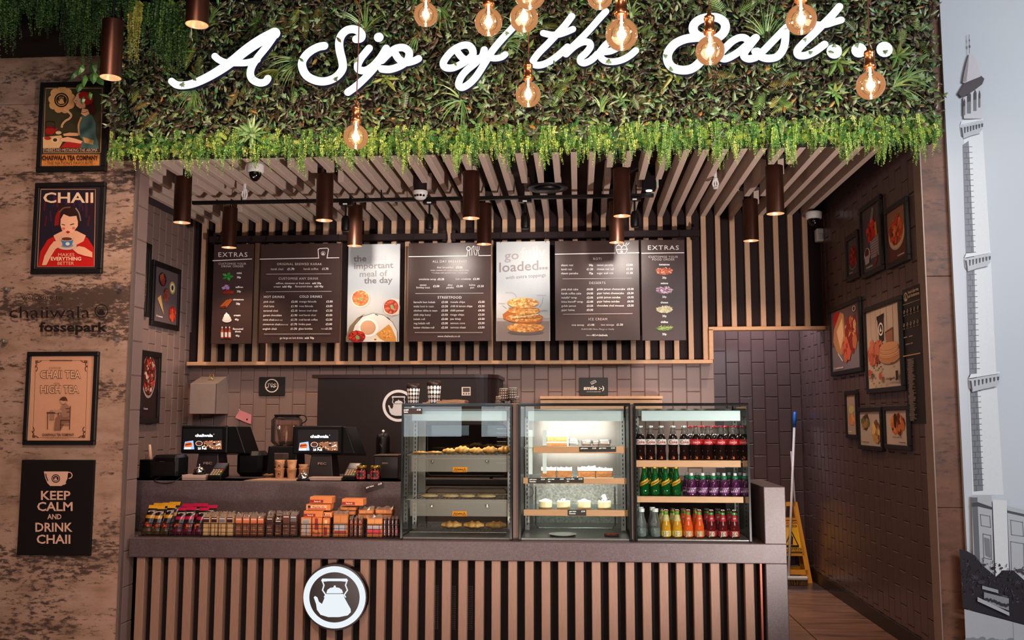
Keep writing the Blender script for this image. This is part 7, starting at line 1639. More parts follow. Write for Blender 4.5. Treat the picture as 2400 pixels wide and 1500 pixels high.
for i, (a, c, tp, bd) in enumerate([(625, 639, 1212, '#3a2420'), (645, 659, 1218, '#2c1a18'), (663, 678, 1206, '#5a3020'), (680, 695, 1207, '#5f585c')]):
    pack(a, c, tp, YW + .02 + (i % 2) * .01, '#4f2c20', bd, 'brown biscuit pack in the fifth basket, %s from the left' % N_[i], g, bandh=.3, sub=[(.1, .8, .12, .2, '#8a5c40'), (.2, .9, .3, .38, '#7a4a34'), (.1, .7, .45, .5, '#9a7054')])
    pack(a + 2, c + 4, 1203, YW + .09, '#5a3426', '#4a2c22', 'biscuit pack behind in the fifth basket, %s from the left of the back row' % N_[i], g)
g = 'orange biscuit boxes in and on the sixth basket'; OB = '#c8743a'; RB = '#8a1a18'
pack(705, 729, 1212, YW + .02, OB, None, 'upright orange box with a grey panel, left in the sixth basket', g, film=False, sub=[(.12, .9, .08, .92, '#a89890'), (.2, .8, .7, .85, '#8a8078')])
pack(731, 754, 1212, YW + .02, OB, None, 'upright orange box with dark red lettering, middle of the sixth basket', g, film=False, sub=[(.3, .62, .35, .96, RB)], tx=('Rusk', .1, .9, .12, .14, RB))
pack(756, 772, 1213, YW + .02, OB, None, 'narrow upright orange box, right in the sixth basket', g, film=False, sub=[(.25, .7, .08, .5, RB), (.3, .7, .7, .9, '#e0b080')])
za = zt(1211, YW + .03); zb_ = zt(1195, YW + .03)
def flat(px0, px1, pt, pb, Y, label, red=True, txt='Parle-G', dep=.10):
    z0 = zt(pb, Y); return pack(px0, px1, pt, Y, OB, None, label, g, film=False, zbase=z0, depth=dep, sub=[(.02, .62, .12, .55, RB)] if red else [(.04, .86, .12, .84, '#d8a878'), (.07, .84, .16, .34, '#9a2a20'), (.08, .2, .4, .8, '#3a1a18')], tx=(txt, .2 if red else .28, .5 if red else .76, .22 if red else .45, .22, '#e8c8a8' if red else RB))
flat(711, 756, 1196.5, 1211.5, YW + .03, 'orange box lying lowest of the stack on the sixth basket')
flat(757.5, 778, 1199.5, 1211.5, YW + .03, 'short orange box end beside the lowest box of the stack', red=False, txt='G')
flat(716, 773, 1181, 1195.5, YW + .045, 'orange box with a picture panel, middle of the stack', red=False)
flat(724.5, 776.5, 1163.5, 1179.5, YW + .05, 'orange box with a dark red band, topmost of the stack on the sixth basket')
g = 'biscuit packs in the seventh basket'
pack(781, 815, 1203, YW + .02, '#a8622c', None, 'wide pack of square biscuits with a white label, left in the seventh basket', g, sub=[(.04, .48, .62, .92, '#b8743a'), (.52, .96, .62, .92, '#b8743a'), (.1, .9, .28, .56, '#a8a4a8'), (.1, .9, .14, .26, '#9a1c24')])
for i, (a, c) in enumerate([(820, 827), (830, 837), (840, 849)]): pack(a, c, 1214, YW + .02, '#6a3018', None, 'narrow dark biscuit roll in the seventh basket, %s of three' % N_[i], g, sub=[(.3, .5, .1, .9, '#a8a0a0'), (.1, .9, .6, .8, '#9a4a28')])
for i, (a, c, tp, bt) in enumerate([(784, 818, 1207, 1219), (790, 832, 1196, 1206), (796, 834, 1187, 1195)]): pack(a, c, tp, YW + .075, '#9a5428', None, 'biscuit pack lying in the seventh basket heap, %s from the bottom' % N_[i], g, zbase=zt(bt, YW + .075), depth=.08, sub=[(.05, .48, .15, .85, '#b8743a'), (.52, .95, .15, .85, '#b06a34')])
t = flat(800, 850, 1168, 1184, YW + .06, 'orange box with a dark red band lying on the heap of the seventh basket')
g = 'biscuit packs in the eighth basket'
pack(860, 896, 1212, YW + .02, '#b06a30', None, 'wide pack of square biscuits with a red label, left in the eighth basket', g, sub=[(.04, .48, .66, .94, '#c07c3c'), (.52, .96, .66, .94, '#c07c3c'), (.05, .95, .40, .60, '#a8a0a0'), (.05, .95, .14, .40, '#b01420')])
for i, (a, c) in enumerate([(899, 906), (909, 915), (918, 924), (926, 933)]): pack(a, c, 1213, YW + .02, '#3a1414', None, 'dark red narrow biscuit roll in the eighth basket, %s from the left' % N_[i], g, sub=[(.2, .45, .1, .9, '#b0a8a8'), (.55, .9, .1, .5, '#9a1820')])
for i, (a, c, tp, bt) in enumerate([(838, 876, 1204, 1214), (840, 875, 1193, 1203), (880, 918, 1204, 1214), (879, 919, 1192, 1203)]): pack(a, c, tp, YW + .08, '#a85f2a', None, 'brown biscuit pack lying on the last two baskets, %s' % ['lower left', 'upper left', 'lower right', 'upper right'][i], g, zbase=zt(bt, YW + .08), depth=.09, sub=[(.05, .48, .15, .85, '#b8743a'), (.52, .95, .15, .85, '#b8743a')])

# ================================================================ THINGS ON THE TILL WORKTOP
T = TILL_Z + .001
def till(x0, x1, y0, y1, sx, label, Y=6.50):
    """customer screen on a stand with its dark housing behind"""
    X0, X1 = xat(x0, Y, 1030), xat(x1, Y, 1030); Z0, Z1 = atY(600, y1, Y).z, atY(600, y0, Y).z; cx = (X0 + X1) / 2
    t = thing('till_terminal', label, 'till', (cx, Y, TILL_Z))
    MB().cbox(X0, X1, Y, Y + .03, Z0, Z1, .008).build('screen_bezel', M_plast, t)
    w = X1 - X0; hx0, hx1 = X0 + w * .1, xat(sx, Y + .15, 1030)
    MB().hexa([(X0 + .03, Y + .03, Z0 + .01), (hx1 + .02, Y + .03, Z0 + .00), (hx1 + .05, Y + .26, Z0 - .02), (X0 + .06, Y + .26, Z0 - .02), (X0 + .03, Y + .03, Z1 - .012), (hx1 - .05, Y + .03, Z1 - .006), (hx1 - .03, Y + .26, Z1 - .01), (X0 + .06, Y + .26, Z1 - .01)]).build('housing', M_plast, t, bevel=.006)
    MB().hexa([(cx - .07, Y + .02, TILL_Z), (cx + .11, Y + .02, TILL_Z), (cx + .11, Y + .22, TILL_Z), (cx - .07, Y + .22, TILL_Z), (cx - .05, Y + .04, Z0 + .01), (cx + .09, Y + .04, Z0 + .01), (cx + .09, Y + .2, Z0 + .01), (cx - .05, Y + .2, Z0 + .01)]).build('stand', mat('dark_plum_stand', '#1a1013', .4), t, bevel=.005)
    return t
def screen_art(A, x0, x1, y0, y1):
    w = x1 - x0; h = y1 - y0; q = lambda u, v: (x0 + w * u, y0 + h * v)
    A.rect(x0, y0, x1, y1, '#050406'); A.text('chaiiwala', *q(.31, .38), h * .13, '#e0f0ff', x1=x0 + w * .76, bold=.035); A.line([q(.785, .25), q(.79, .27)], 1, '#e0f0ff')
    A.poly([q(.02, .98), q(.05, .62), q(.26, .56), q(.29, .98)], '#7a9ac8'); A.poly([q(.04, .80), q(.07, .66), q(.20, .64), q(.24, .72), q(.22, .86), q(.06, .88)], '#a8501c'); A.poly([q(.05, .74), q(.2, .69), q(.22, .74), q(.06, .80)], '#4a1c0c'); A.poly([q(.03, .98), q(.05, .88), q(.2, .88), q(.21, .98)], '#b8c8d8')
    A.ring(*q(.41, .70), w * .075, w * .09, '#b8a090', ry=.72); A.ell(*q(.41, .70), w * .07, w * .05, '#3a1a12')
    A.poly([q(.50, .62), q(.98, .56), q(.99, .98), q(.74, .98)], '#6a4a3c'); r = random.Random(3); A.k += 1
    for k in range(26): u, v = r.uniform(.54, .96), r.uniform(.6, .94); A.line([q(u, v), q(u + r.uniform(-.08, .08), v + r.uniform(-.06, .1))], 1.6, r.choice(['#d8b080', '#a05a24', '#e0d0c0', '#4a2010', '#c8803c']), up=False)
    A.ell(*q(.80, .72), w * .04, w * .03, '#1c0c08'); A.text('25 Pull', *q(.38, .985), h * .09, '#f0f4ff', x1=x0 + w * .6, bold=.03)
Yt = 6.50
t = till(424, 532, 997, 1063, 584, 'left till terminal with a lit screen, beside the counter bell')
A = Art(plY(Yt), step=.0002); screen_art(A, 429, 521, 1005, 1054); A.build('lit_screen', vcol_mat('screen_glow', .4, emit=1.1, noise=.0), t); A = Art(plY(Yt + .015)); A.text('FEC', 477, 1088, 5, '#8a7468', x1=497, bold=.02); A.build('lettering', M_art, t)
t = till(686, 802, 998, 1064, 836, 'right till terminal with a lit screen, in front of the dark partition')
A = Art(plY(Yt), step=.0002); screen_art(A, 698, 793, 1007, 1057); A.build('lit_screen', vcol_mat('screen_glow', .4), t); A = Art(plY(Yt + .015)); A.text('FEC', 745, 1089, 5, '#8a7468', x1=765, bold=.02); A.build('lettering', M_art, t)
def boxthing(name, label, cat, x0, x1, y0, y1, Y, dep, m, group=None, b=.006, top_in=0):
    X0, X1 = xat(x0, Y, 1100), xat(x1, Y, 1100); Z0 = atY(600, y1, Y).z if y1 else T; Z1 = atY(600, y0, Y).z
    t = thing(name, label, cat, ((X0 + X1) / 2, Y, Z0), group); MB().cbox(X0, X1, Y, Y + dep, Z0, Z1, b).build('housing', m, t); return t, X0, X1, Z0, Z1
# printers, left
t, X0, X1, Z0, Z1 = boxthing('receipt_printer', 'black receipt printer at the far left of the till worktop', 'printer', 355, 415, 1067, None, 6.28, .2, M_plast, b=.02)
MB().cbox(X0 + .01, X1 - .01, 6.276, 6.282, Z0 + .02, Z1 - .045, .002).build('front_cover', mat('dark_cover', '#120d0d', .3), t)
A = Art(plY(6.28)); A.text('EPSON', 374, 1084.5, 3, '#7a7070', x1=387); A.build('lettering', M_art, t)
t, X0, X1, Z0, Z1 = boxthing('utensil_holder', 'black utensil holder with a pale handle, behind the left printer', 'holder', 326, 352, 1078, None, 6.36, .14, M_plast, b=.004)
MB().tube([(X0 + .06, 6.42, Z1 - .05), (X0 + .045, 6.42, Z1 + .05), (X0 + .035, 6.43, Z1 + .10)], [.012, .012, .009], 10).build('pale_handle', mat('pale_handle', '#c8a088', .5), t, smooth=True)
MB().tube([(X0 + .03, 6.41, Z1 - .04), (X0 + .025, 6.41, Z1 + .035)], .007, 8).build('brown_handle', mat('brown_handle', '#7a4630', .5), t, smooth=True)
t, X0, X1, Z0, Z1 = boxthing('receipt_printer', 'black receipt printer with a rounded top, behind the left card terminal', 'printer', 552, 612, 1058, None, 6.6, .2, M_plast, b=.03)
t, X0, X1, Z0, Z1 = boxthing('receipt_printer', 'tall black receipt printer left of the hot cabinet', 'printer', 876, 934, 1068, None, 6.42, .2, mat('printer_dark', '#161010', .4), b=.006)
MB().cbox(X0 - .001, X1 + .001, 6.415, 6.62, Z1, Z1 + .008, .002).build('lid', mat('printer_lid', '#4a3426', .4), t)
A = Art(plY(6.42)); A.text('EPSON', 896, 1087, 3, '#a89888', x1=909); A.build('lettering', M_art, t)
# paper stacks, bells, sheet
def paperstack(px0, px1, Y, n, label):
    X0, X1 = xat(px0, Y, 1125), xat(px1, Y, 1125); t = thing('leaflet_stack', label, 'leaflets', ((X0 + X1) / 2, Y, TILL_Z)); r = random.Random(n)
    z = T
    for k in range(n): d = r.uniform(-.003, .003); MB().box(X0 + d, X1 + d, Y + d, Y + .12 + d, z, z + .0045).build('leaflet', mat('leaflet_paper', '#b09488', .7), t); z += .0048
    return z
zs = paperstack(427, 482, 6.22, 7, 'neat stack of leaflets under the left counter bell')
paperstack(722, 800, 6.24, 4, 'loose stack of leaflets to the right of the right counter bell')
a = atY(572, 1127, 6.19); t = thing('paper_sheet', 'flat brown paper mat on the worktop between the two tills', 'paper', (a.x, 6.3, TILL_Z))
MB().add([(xat(572, 6.18, 1127), 6.18, T), (xat(694, 6.18, 1127), 6.18, T), (xat(700, 6.46, 1127), 6.46, T), (xat(622, 6.46, 1127), 6.46, T), (xat(572, 6.18, 1127), 6.18, T + .002), (xat(694, 6.18, 1127), 6.18, T + .002), (xat(700, 6.46, 1127), 6.46, T + .002), (xat(622, 6.46, 1127), 6.46, T + .002)], [(3, 2, 1, 0), (4, 5, 6, 7), (0, 1, 5, 4), (1, 2, 6, 5), (2, 3, 7, 6), (3, 0, 4, 7)]).build('sheet', mat('brown_sheet', '#a88068', .7), t)
def bell(px, Y, z, label):
    x = xat(px, Y, 1110); t = thing('counter_bell', label, 'bell', (x, Y, z), 'chrome counter bells')
    MB().lathe([(.042, z), (.044, z + .004), (.040, z + .010), (.030, z + .013), (.0001, z + .014)], (x, Y, 0), 24, cap=False).build('base', M_plast, t, smooth=True)
    MB().lathe([(.037, z + .014), (.037, z + .018), (.034, z + .032), (.024, z + .045), (.010, z + .051), (.0001, z + .052)], (x, Y, 0), 24, cap=False).build('dome', M_chrome, t, smooth=True)
    MB().cyl(.003, z + .05, z + .062, (x, Y), 8).sphere((x, Y, z + .064), .006, 8, 6).build('button', M_chrome, t, smooth=True)
bell(467, 6.28, zs + .001, 'chrome counter bell on the leaflets, by the left till')
bell(711, 6.22, T, 'chrome counter bell beside the paper cups, by the right till')
def card_term(px0, px1, Y, label, s_=1):
    X0, X1 = xat(px0, Y, 1115), xat(px1, Y, 1115); t = thing('card_terminal', label, 'card terminal', ((X0 + X1) / 2, Y, TILL_Z), 'card terminals')
    def W_(u, v, h): # u across, v up the tilted face
        return Vector((X0 + (X1 - X0) * u + .02 * v, Y + .01 + .10 * v, T + .015 + .085 * v + h))
    b = MB(); b.hexa([W_(0, 0, -.015), W_(1, 0, -.015), W_(1, 1, -.08), W_(0, 1, -.08), W_(0, 0, .012), W_(1, 0, .012), W_(1, 1, .012), W_(0, 1, .012)]); b.build('body', M_plast, t, bevel=.004)
    b = MB(); b.add([W_(.12, .55, .0135), W_(.88, .55, .0135), W_(.88, .93, .0135), W_(.12, .93, .0135)], [(0, 1, 2, 3)]); b.build('display', mat('grey_display', '#2a2c3a', .2), t)
    kb = MB()
    for r_ in range(4):
        for c_ in range(4):
            kb.col(['#a08870', '#a08870', '#a08870', ['#b02018', '#c89020', '#2a8a3a', '#a08870'][r_]][c_]); u, v = .12 + c_ * .2, .40 - r_ * .11
            kb.add([W_(u, v, .014), W_(u + .15, v, .014), W_(u + .15, v + .07, .014), W_(u, v + .07, .014)], [(0, 1, 2, 3)])
    kb.build('keypad', M_art, t)
card_term(485, 516, 6.2, 'black card terminal with a tan keypad, beside the left bell')
card_term(802, 832, 6.24, 'black card terminal with a tan keypad, left of the jam jars')
MB_t = thing('payment_cable', 'thin black cable looping from the left printer over the counter edge', 'cable', (-2.5, 6.14, TILL_Z))
pts = [atY(375, 1118, 6.24), atY(362, 1127, 6.148), atY(385, 1133, 6.143), atY(408, 1129, 6.146), atY(428, 1116, 6.24)]
MB().tube(smooth_path(pts, 6), .003, 6).build('cable', M_plast, MB_t)
# jam jars
for px, l in [(848, 'left'), (880, 'right')]:
    Y = 6.22; x = xat(px, Y, 1110); t = thing('jam_jar', 'dark jam jar with a red chequered label and gold lid, %s of the pair' % l, 'jar', (x, Y, TILL_Z), 'jam jars by the hot cabinet')
    MB().lathe([(.034, T), (.037, T + .004), (.037, T + .070), (.032, T + .080), (.030, T + .084)], (x, Y, 0), 20).build('jar', mat('dark_jam', '#2a0c0c', .08), t, smooth=True)
    MB().lathe([(.033, T + .083), (.034, T + .086), (.034, T + .097), (.031, T + .100), (.0001, T + .100)], (x, Y, 0), 22, cap=False).build('lid', M_brass, t)
    b = MB()
    for i in range(7):
        for j in range(5):
            a0 = -.95 + i * .27; b.col('#b04848' if (i + j) % 2 or 1 < i < 5 and 0 < j < 4 else '#7a2024'); 
            if 1 < i < 5 and 0 < j < 4: b.col('#1a0a0a')
            z_ = T + .014 + j * .011; r = .0376; b.add([(x + r * math.sin(a0), Y - r * math.cos(a0), z_), (x + r * math.sin(a0 + .25), Y - r * math.cos(a0 + .25), z_), (x + r * math.sin(a0 + .25), Y - r * math.cos(a0 + .25), z_ + .0105), (x + r * math.sin(a0), Y - r * math.cos(a0), z_ + .0105)], [(0, 1, 2, 3)])
    b.build('label_print', M_lab, t)
    MB().sphere((x, Y - .037, T + .033), .005, 8, 5).build('silver_dot', M_steel, t)
# paper cups
M_cup = mat('tan_paper_cup', '#b8845c', .7, var=.08)
def papercup(px, Y, z, r, h, label, print_=True, m=None, lid=None, group='printed paper cups', dark=None):
    x = xat(px, Y, 1090); m = m or M_cup; t = thing('paper_cup', label, 'cup', (x, Y, z), group)
    MB().lathe([(r * .78, z), (r, z + h), (r * 1.04, z + h + .002), (r * 1.04, z + h + .006), (r * .97, z + h + .005), (r * .80, z + .01), (.0001, z + .01)], (x, Y, 0), 24, cap=False).build('cup', m, t, smooth=True)
    b = MB(); f = lambda v: r * (.78 + .22 * v) + .0006
    def pt(a, v): return (x + f(v) * math.sin(a), Y - f(v) * math.cos(a), z + h * v)
    if dark is None:
        b.col('#4a2c1c')
        if print_:
            n = 16
            for k in range(n): a1, a2 = 2 * math.pi * k / n, 2 * math.pi * (k + 1) / n; R1, R2 = .30, .36; b.add([pt(R1 * 1.3 * math.cos(a1) + .1, .5 + R1 * math.sin(a1)), pt(R2 * 1.3 * math.cos(a1) + .1, .5 + R2 * math.sin(a1)), pt(R2 * 1.3 * math.cos(a2) + .1, .5 + R2 * math.sin(a2)), pt(R1 * 1.3 * math.cos(a2) + .1, .5 + R1 * math.sin(a2))], [(0, 1, 2, 3)])
            b.add([pt(.1 + u, v) for u, v in ((-.22, .34), (.22, .34), (.26, .42), (.12, .62), (.0, .68), (-.12, .62), (-.2, .5))], [tuple(range(7))])
        for k in range(9): a = -1.2 + k * .09 + (0 if print_ else .8); b.add([pt(a, .62), pt(a + .02, .62), pt(a + .3, .95), pt(a + .28, .95)], [(0, 1, 2, 3)])
    else:
        b.col(dark)
        for i in range(6):
            for j in range(4):
                a = -1.25 + i * .5; v = .14 + j * .23; b.add([pt(a + .22 * math.cos(q), v + .105 * math.sin(q)) for q in [k * math.pi / 4 for k in range(8)]], [tuple(range(8))])
    b.build('print', M_lab, t)
    if lid: MB().lathe([(r * 1.06, z + h + .002), (r * 1.08, z + h + .010), (r * 1.0, z + h + .014), (r * .96, z + h + .022), (r * .9, z + h + .024), (.0001, z + h + .020)], (x, Y, 0), 24, cap=False).build('lid', lid, t, smooth=True)
    return t
Y = 6.44; h = .062
papercup(656, Y, T, .034, h, 'lower tan paper cup with a round emblem, left stack by the blender'); papercup(656, Y, T + h * .92, .034, h, 'upper tan paper cup with a round emblem, left stack by the blender')
papercup(684, Y, T, .034, h, 'lower hatched tan paper cup, right stack beside the emblem cups', False); papercup(684, Y, T + h * .92, .034, h, 'upper hatched tan paper cup, right stack beside the emblem cups', False)
papercup(711, Y + .04, T, .032, h, 'lower tan paper cup behind the right counter bell'); papercup(711, Y + .04, T + h * .92, .032, h * .5, 'cut-off upper tan paper cup behind the right counter bell', False)
M_dcup = mat('black_paper_cup', '#1a1312', .5); M_dlid = mat('brown_lid', '#2a1814', .4)
zt_ = ZTOP + .009
papercup(967, 5.98, zt_, .043, .104, 'black takeaway cup with white dots and a lid, on the hot cabinet, at the left', m=M_dcup, lid=M_dlid, dark='#d8d4d0', group='takeaway cups on the hot cabinet')
papercup(1016, 5.98, zt_, .046, .122, 'taller black takeaway cup with white dots, right of the other on the hot cabinet', m=M_dcup, lid=M_dlid, dark='#d8d4d0', group='takeaway cups on the hot cabinet')
# small upside-down cups behind the post
for px, z_, l, dk in [(1172, 0, 'lower left upturned cup of the pile behind the hot cabinet', '#b89a84'), (1180, .055, 'upper left upturned cup, pale pattern', '#c8aa94'), (1207, 0, 'lower right upturned cup of the pile behind the hot cabinet', '#a88a74'), (1202, .06, 'upper right upturned cup, dark with dots', '#c8b8a8')]:
    x = xat(px, 6.5, 930); z = ZTOP - .02 + z_
    t = thing('upturned_cup', l, 'cup', (x, 6.5, z), 'pile of upturned cups'); MB().lathe([(.040, z), (.040, z + .006), (.036, z + .008), (.029, z + .085), (.0001, z + .086)], (x, 6.5, 0), 20, cap=False).build('cup', M_dcup, t, smooth=True)
    b = MB().col(dk)
    for i in range(6):
        for j in range(4): a = -1.2 + i * .42; zz__ = z + .016 + j * .017; r = .0365 - .0078 * (zz__ - z) / .08 + .001; b.add([(x + r * math.sin(a + u), 6.5 - r * math.cos(a + u), zz__ + v) for u, v in ((-.13, 0), (.13, 0), (.1, .010), (-.1, .010))], [(0, 1, 2, 3)])
    b.build('print', M_lab, t); MB().lathe([(.0295, z + .080), (.029, z + .088), (.0001, z + .088)], (x, 6.5, 0), 18, cap=False).build('white_base', mat('white_rim', '#c8c0b8', .5), t)
t = thing('cup_shelf', 'dark shelf behind the hot cabinet carrying the upturned cups', 'shelf', (xat(1185, 6.5, 940), 6.5, TILL_Z)); x = t.location.x
MB().cbox(x - .12, x + .14, 6.44, 6.6, ZTOP - .05, ZTOP - .021, .003).build('shelf', M_dark, t)
b = MB(); [b.box(x + d - .01, x + d + .01, 6.5, 6.54, TILL_Z, ZTOP - .05) for d in (-.1, .12)]; b.build('support', M_dark, t)
# folded bags on the cabinet
Y = 5.95; t = thing('folded_bags', 'flat pile of tan paper bags on the hot cabinet between and beside the dark cups', 'paper bags', (xat(1045, Y, 940), Y, zt_))
for k, (a, c, hh) in enumerate([(990, 1090, 0), (1000, 1088, .006), (1020, 1090, .012), (1036, 1089, .018)]):
    b = MB(); X0, X1 = xat(a, Y, 940), xat(c, Y, 940); n = 6
    vs = []
    for i in range(n + 1):
        x = X0 + (X1 - X0) * i / n; w_ = math.sin(i * 1.3 + k) * .0015
        vs += [(x, Y, zt_ + hh + w_ + .001), (x, Y + .2, zt_ + hh + w_ + .001), (x, Y, zt_ + hh + w_ + .006), (x, Y + .2, zt_ + hh + w_ + .006)]
    b.add(vs, [f for i in range(n) for f in ((4 * i, 4 * i + 4, 4 * i + 6, 4 * i + 2), (4 * i + 2, 4 * i + 6, 4 * i + 7, 4 * i + 3))] + [(0, 2, 3, 1), (4 * n, 4 * n + 1, 4 * n + 3, 4 * n + 2)]); b.build('bag', M_fab, t)
# blender under its sound cover
Y = 6.62; x = xat(663, Y, 1010); t = thing('blender', 'commercial blender with a black base under a clear plastic sound cover', 'blender', (x, Y, TILL_Z))
zj = atY(660, 1045, Y).z; zt2 = atY(660, 975, Y).z
MB().hexa([(x - .115, Y - .02, T), (x + .115, Y - .02, T), (x + .115, Y + .2, T), (x - .115, Y + .2, T), (x - .105, Y, zj), (x + .105, Y, zj), (x + .105, Y + .19, zj), (x - .105, Y + .19, zj)]).build('base', M_plast, t, bevel=.01)
MB().cbox(x - .10, x + .10, Y + .01, Y + .17, zj, zt2, .03).build('sound_cover', glass_mat('sound_cover', '#f0e0d8', 1.0, body=.06, bodycol='#a89890'), t)
MB().lathe([(.05, zj + .005), (.07, zj + .11), (.072, zj + .15)], (x, Y + .09, 0), 18, cap=False).build('jug', glass_mat('jug_plastic', '#e8d8d0', 1.0, body=.10, bodycol='#8a7a74'), t, smooth=True)
MB().cbox(x - .075, x + .085, Y + .02, Y + .16, zt2 - .002, zt2 + .012, .004).build('lid', M_plast, t)
MB().cbox(x - .045, x + .005, Y + .004, Y + .012, zt2 - .022, zt2 - .008, .003).build('latch', M_chrome, t)
MB().tube(smooth_path([(x + .08, Y + .05, zt2 + .006), (x + .14, Y + .05, zt2 + .002), (x + .155, Y + .05, zt2 - .03), (x + .12, Y + .05, zt2 - .055)], 5), .004, 6).build('handle', M_plast, t)
MB().cbox(x - .055, x + .05, Y - .018, Y - .006, T + .07, zj - .05, .004).build('control_panel', mat('brown_panel', '#3a2a26', .4), t)
t = thing('glass_dish', 'low glass dish of nuts behind the paper mat', 'dish', (xat(630, 6.5, 1110), 6.5, TILL_Z)); x = t.location.x
MB().lathe([(.035, T), (.045, T + .02), (.046, T + .022)], (x, 6.5, 0), 20).build('dish', glass_mat('dish_glass', '#f0e4d8', 1.0, body=.15, bodycol='#b8a088'), t, smooth=True)
b = MB(); [b.sphere((x + rp.uniform(-.028, .028), 6.5 + rp.uniform(-.02, .02), T + .012 + rp.random() * .01), .008, 6, 4, sx=1.4) for k in range(18)]; b.build('nuts', mat('brown_nuts', '#9a6a3c', .6), t, kind='stuff')
# black wall jar with emblem near the partition
Y = 7.12; x = xat(898, Y, 1030); z0 = atY(898, 1066, Y).z; z1 = atY(898, 1015, Y).z
t = thing('tea_caddy', 'tall black rounded tea caddy with a faint emblem in front of the dark partition', 'caddy', (x, Y, TILL_Z))
MB().lathe([(.05, T), (.052, T + .01), (.052, z1 - .04), (.044, z1 - .012), (.02, z1), (.0001, z1 + .002)], (x, Y, 0), 22, cap=False).build('body', M_plast, t, smooth=True)
MB().sphere((x, Y, z1 + .014), .011, 10, 6).build('white_knob', M_white, t, smooth=True)
b = MB().col('#5a5050'); [b.tube([(x + u, Y - .0525, z1 - .08), (x + v, Y - .0525, z1 - .105)], .0015, 4) for u, v in ((-.012, 0), (.012, 0), (0, 0))]; b.build('emblem', M_art, t)
MB_ = None
t = thing('caddy_stand', 'black stand carrying the tall tea caddy behind the worktop', 'stand', (x, 7.12, 0)); MB().box(x - .1, x + .1, 7.03, 7.2, 0, TILL_Z).build('stand', M_black, t)

# ================================================================ BEHIND THE COUNTER
# dark rounded partition with kettle roundel
Y0 = 7.4; xL, xR = xat(745, Y0, 900), xat(1163, Y0, 900); zP = atY(950, 880, Y0).z; r = .16
t = thing('kitchen_partition', 'large dark brown rounded partition with a white kettle roundel behind the tills', 'partition', ((xL + xR) / 2, Y0, 0))
def rrect(x0, x1, y0, y1, r, n=8):
    P_ = [(x0, y1), (x0, y0)]
    P_ += [(x1 - r + r * math.sin(a), y0 + r - r * math.cos(a)) for a in [math.pi / 2 * k / n for k in range(n + 1)]]; P_ += [(x1, y1)]; return P_
pf = rrect(xL, xR, Y0, 8.1, r); n = len(pf)
MB().add([(x, y, 0) for x, y in pf] + [(x, y, zP) for x, y in pf], [(i, (i + 1) % n, n + (i + 1) % n, n + i) for i in range(n)] + [tuple(n + i for i in range(n))]).build('wall', mat('dark_brown_laminate', '#1c1011', .5, var=.1, spec=.3), t)
pf = rrect(xL - .045, xR + .012, Y0 - .015, 8.12, r + .02); n = len(pf)
MB().add([(x, y, zP - .02) for x, y in pf] + [(x, y, zP + .008) for x, y in pf], [(i, (i + 1) % n, n + (i + 1) % n, n + i) for i in range(n)] + [tuple(n + i for i in range(n)), tuple(range(n))[::-1]]).build('top_rim', mat('rim_dark', '#2a1a1a', .3), t)
A = Art(plY(Y0 - .003), step=.0006); A.ring(934, 951, 31, 37.5, '#c8c6c6', n=40); A.kettle(934, 951, 37, '#b8b6b6'); A.build('kettle_roundel', M_art, t)
A = Art(plY(Y0 - .003), step=.0006); A.rect(1082, 907, 1103, 927, '#c8bcb0'); A.rect(1085, 909, 1101, 919, '#4a4440'); [A.ell(1087 + k * 6, 923, 1.8, 2.0, '#2a2420', n=8) for k in range(3)]; A.build('notice_sticker', M_art, t)
# stainless wall box with sloping top
Yw = 8.25 - .012; X0, X1 = xat(445, 7.95, 930), xat(507, 7.95, 930); z0, z1 = atY(475, 970, 7.95).z, atY(475, 899, 7.95).z; xb = xat(527, Yw, 930); ztb = atY(500, 878, Yw).z
t = thing('towel_dispenser', 'brushed steel wall dispenser with a sloping top on the back wall tiles', 'dispenser', ((X0 + X1) / 2, 8.1, z0))
MB().hexa([(X0, 7.95, z0), (X1, 7.95, z0), (X1 + .0, Yw, z0), (X0, Yw, z0), (X0, 7.95, z1), (X1, 7.95, z1), (X1, Yw, ztb), (X0, Yw, ztb)]).build('body', mat('dull_steel', '#b5a59d', .35, metal=.35), t, bevel=.003)
MB().cbox(X1 - .006, X1 + .002, 7.944, 7.952, z0, z1, .001).build('edge_strip', M_chrome, t)
b = MB(); c = Vector(((X0 + X1) / 2 + .03, 8.05, (z1 + ztb) / 2 + .02)); b.tube([c + Vector((.018 * math.cos(a), 0, .018 * math.sin(a))) for a in [k * .5 for k in range(14)]], .003, 6); b.tube([c + Vector((-.03, 0, -.03)), c + Vector((0, 0, -.015)), c + Vector((.02, 0, -.03))], .003, 6); b.build('key_loop', M_brass, t)
# pink note
t = thing('pink_note', 'crumpled pink paper note hanging on the tiled wall right of the steel dispenser', 'note', tuple(atY(570, 978, 8.2)))
q = [(561, 961), (589, 972), (588, 994), (576, 990), (551, 979)]; b = MB(); vs = [atY(x, y, 8.21 + (i % 2) * .012) for i, (x, y) in enumerate(q)]; b.add(vs + [v + Vector((0, .004, 0)) for v in vs], [(0, 1, 2, 3, 4)[::-1], (5, 6, 7, 8, 9)] + [(i, (i + 1) % 5, 5 + (i + 1) % 5, 5 + i) for i in range(5)]); b.build('paper', mat('pink_paper', '#d88a90', .7), t)
p = atY(579, 983, 8.2); MB().sphere(p, .008, 8, 5, sy=.3).build('dark_mark', M_dark, t); MB().sphere(atY(561, 960, 8.2), .005, 8, 5).build('pin', M_white, t)
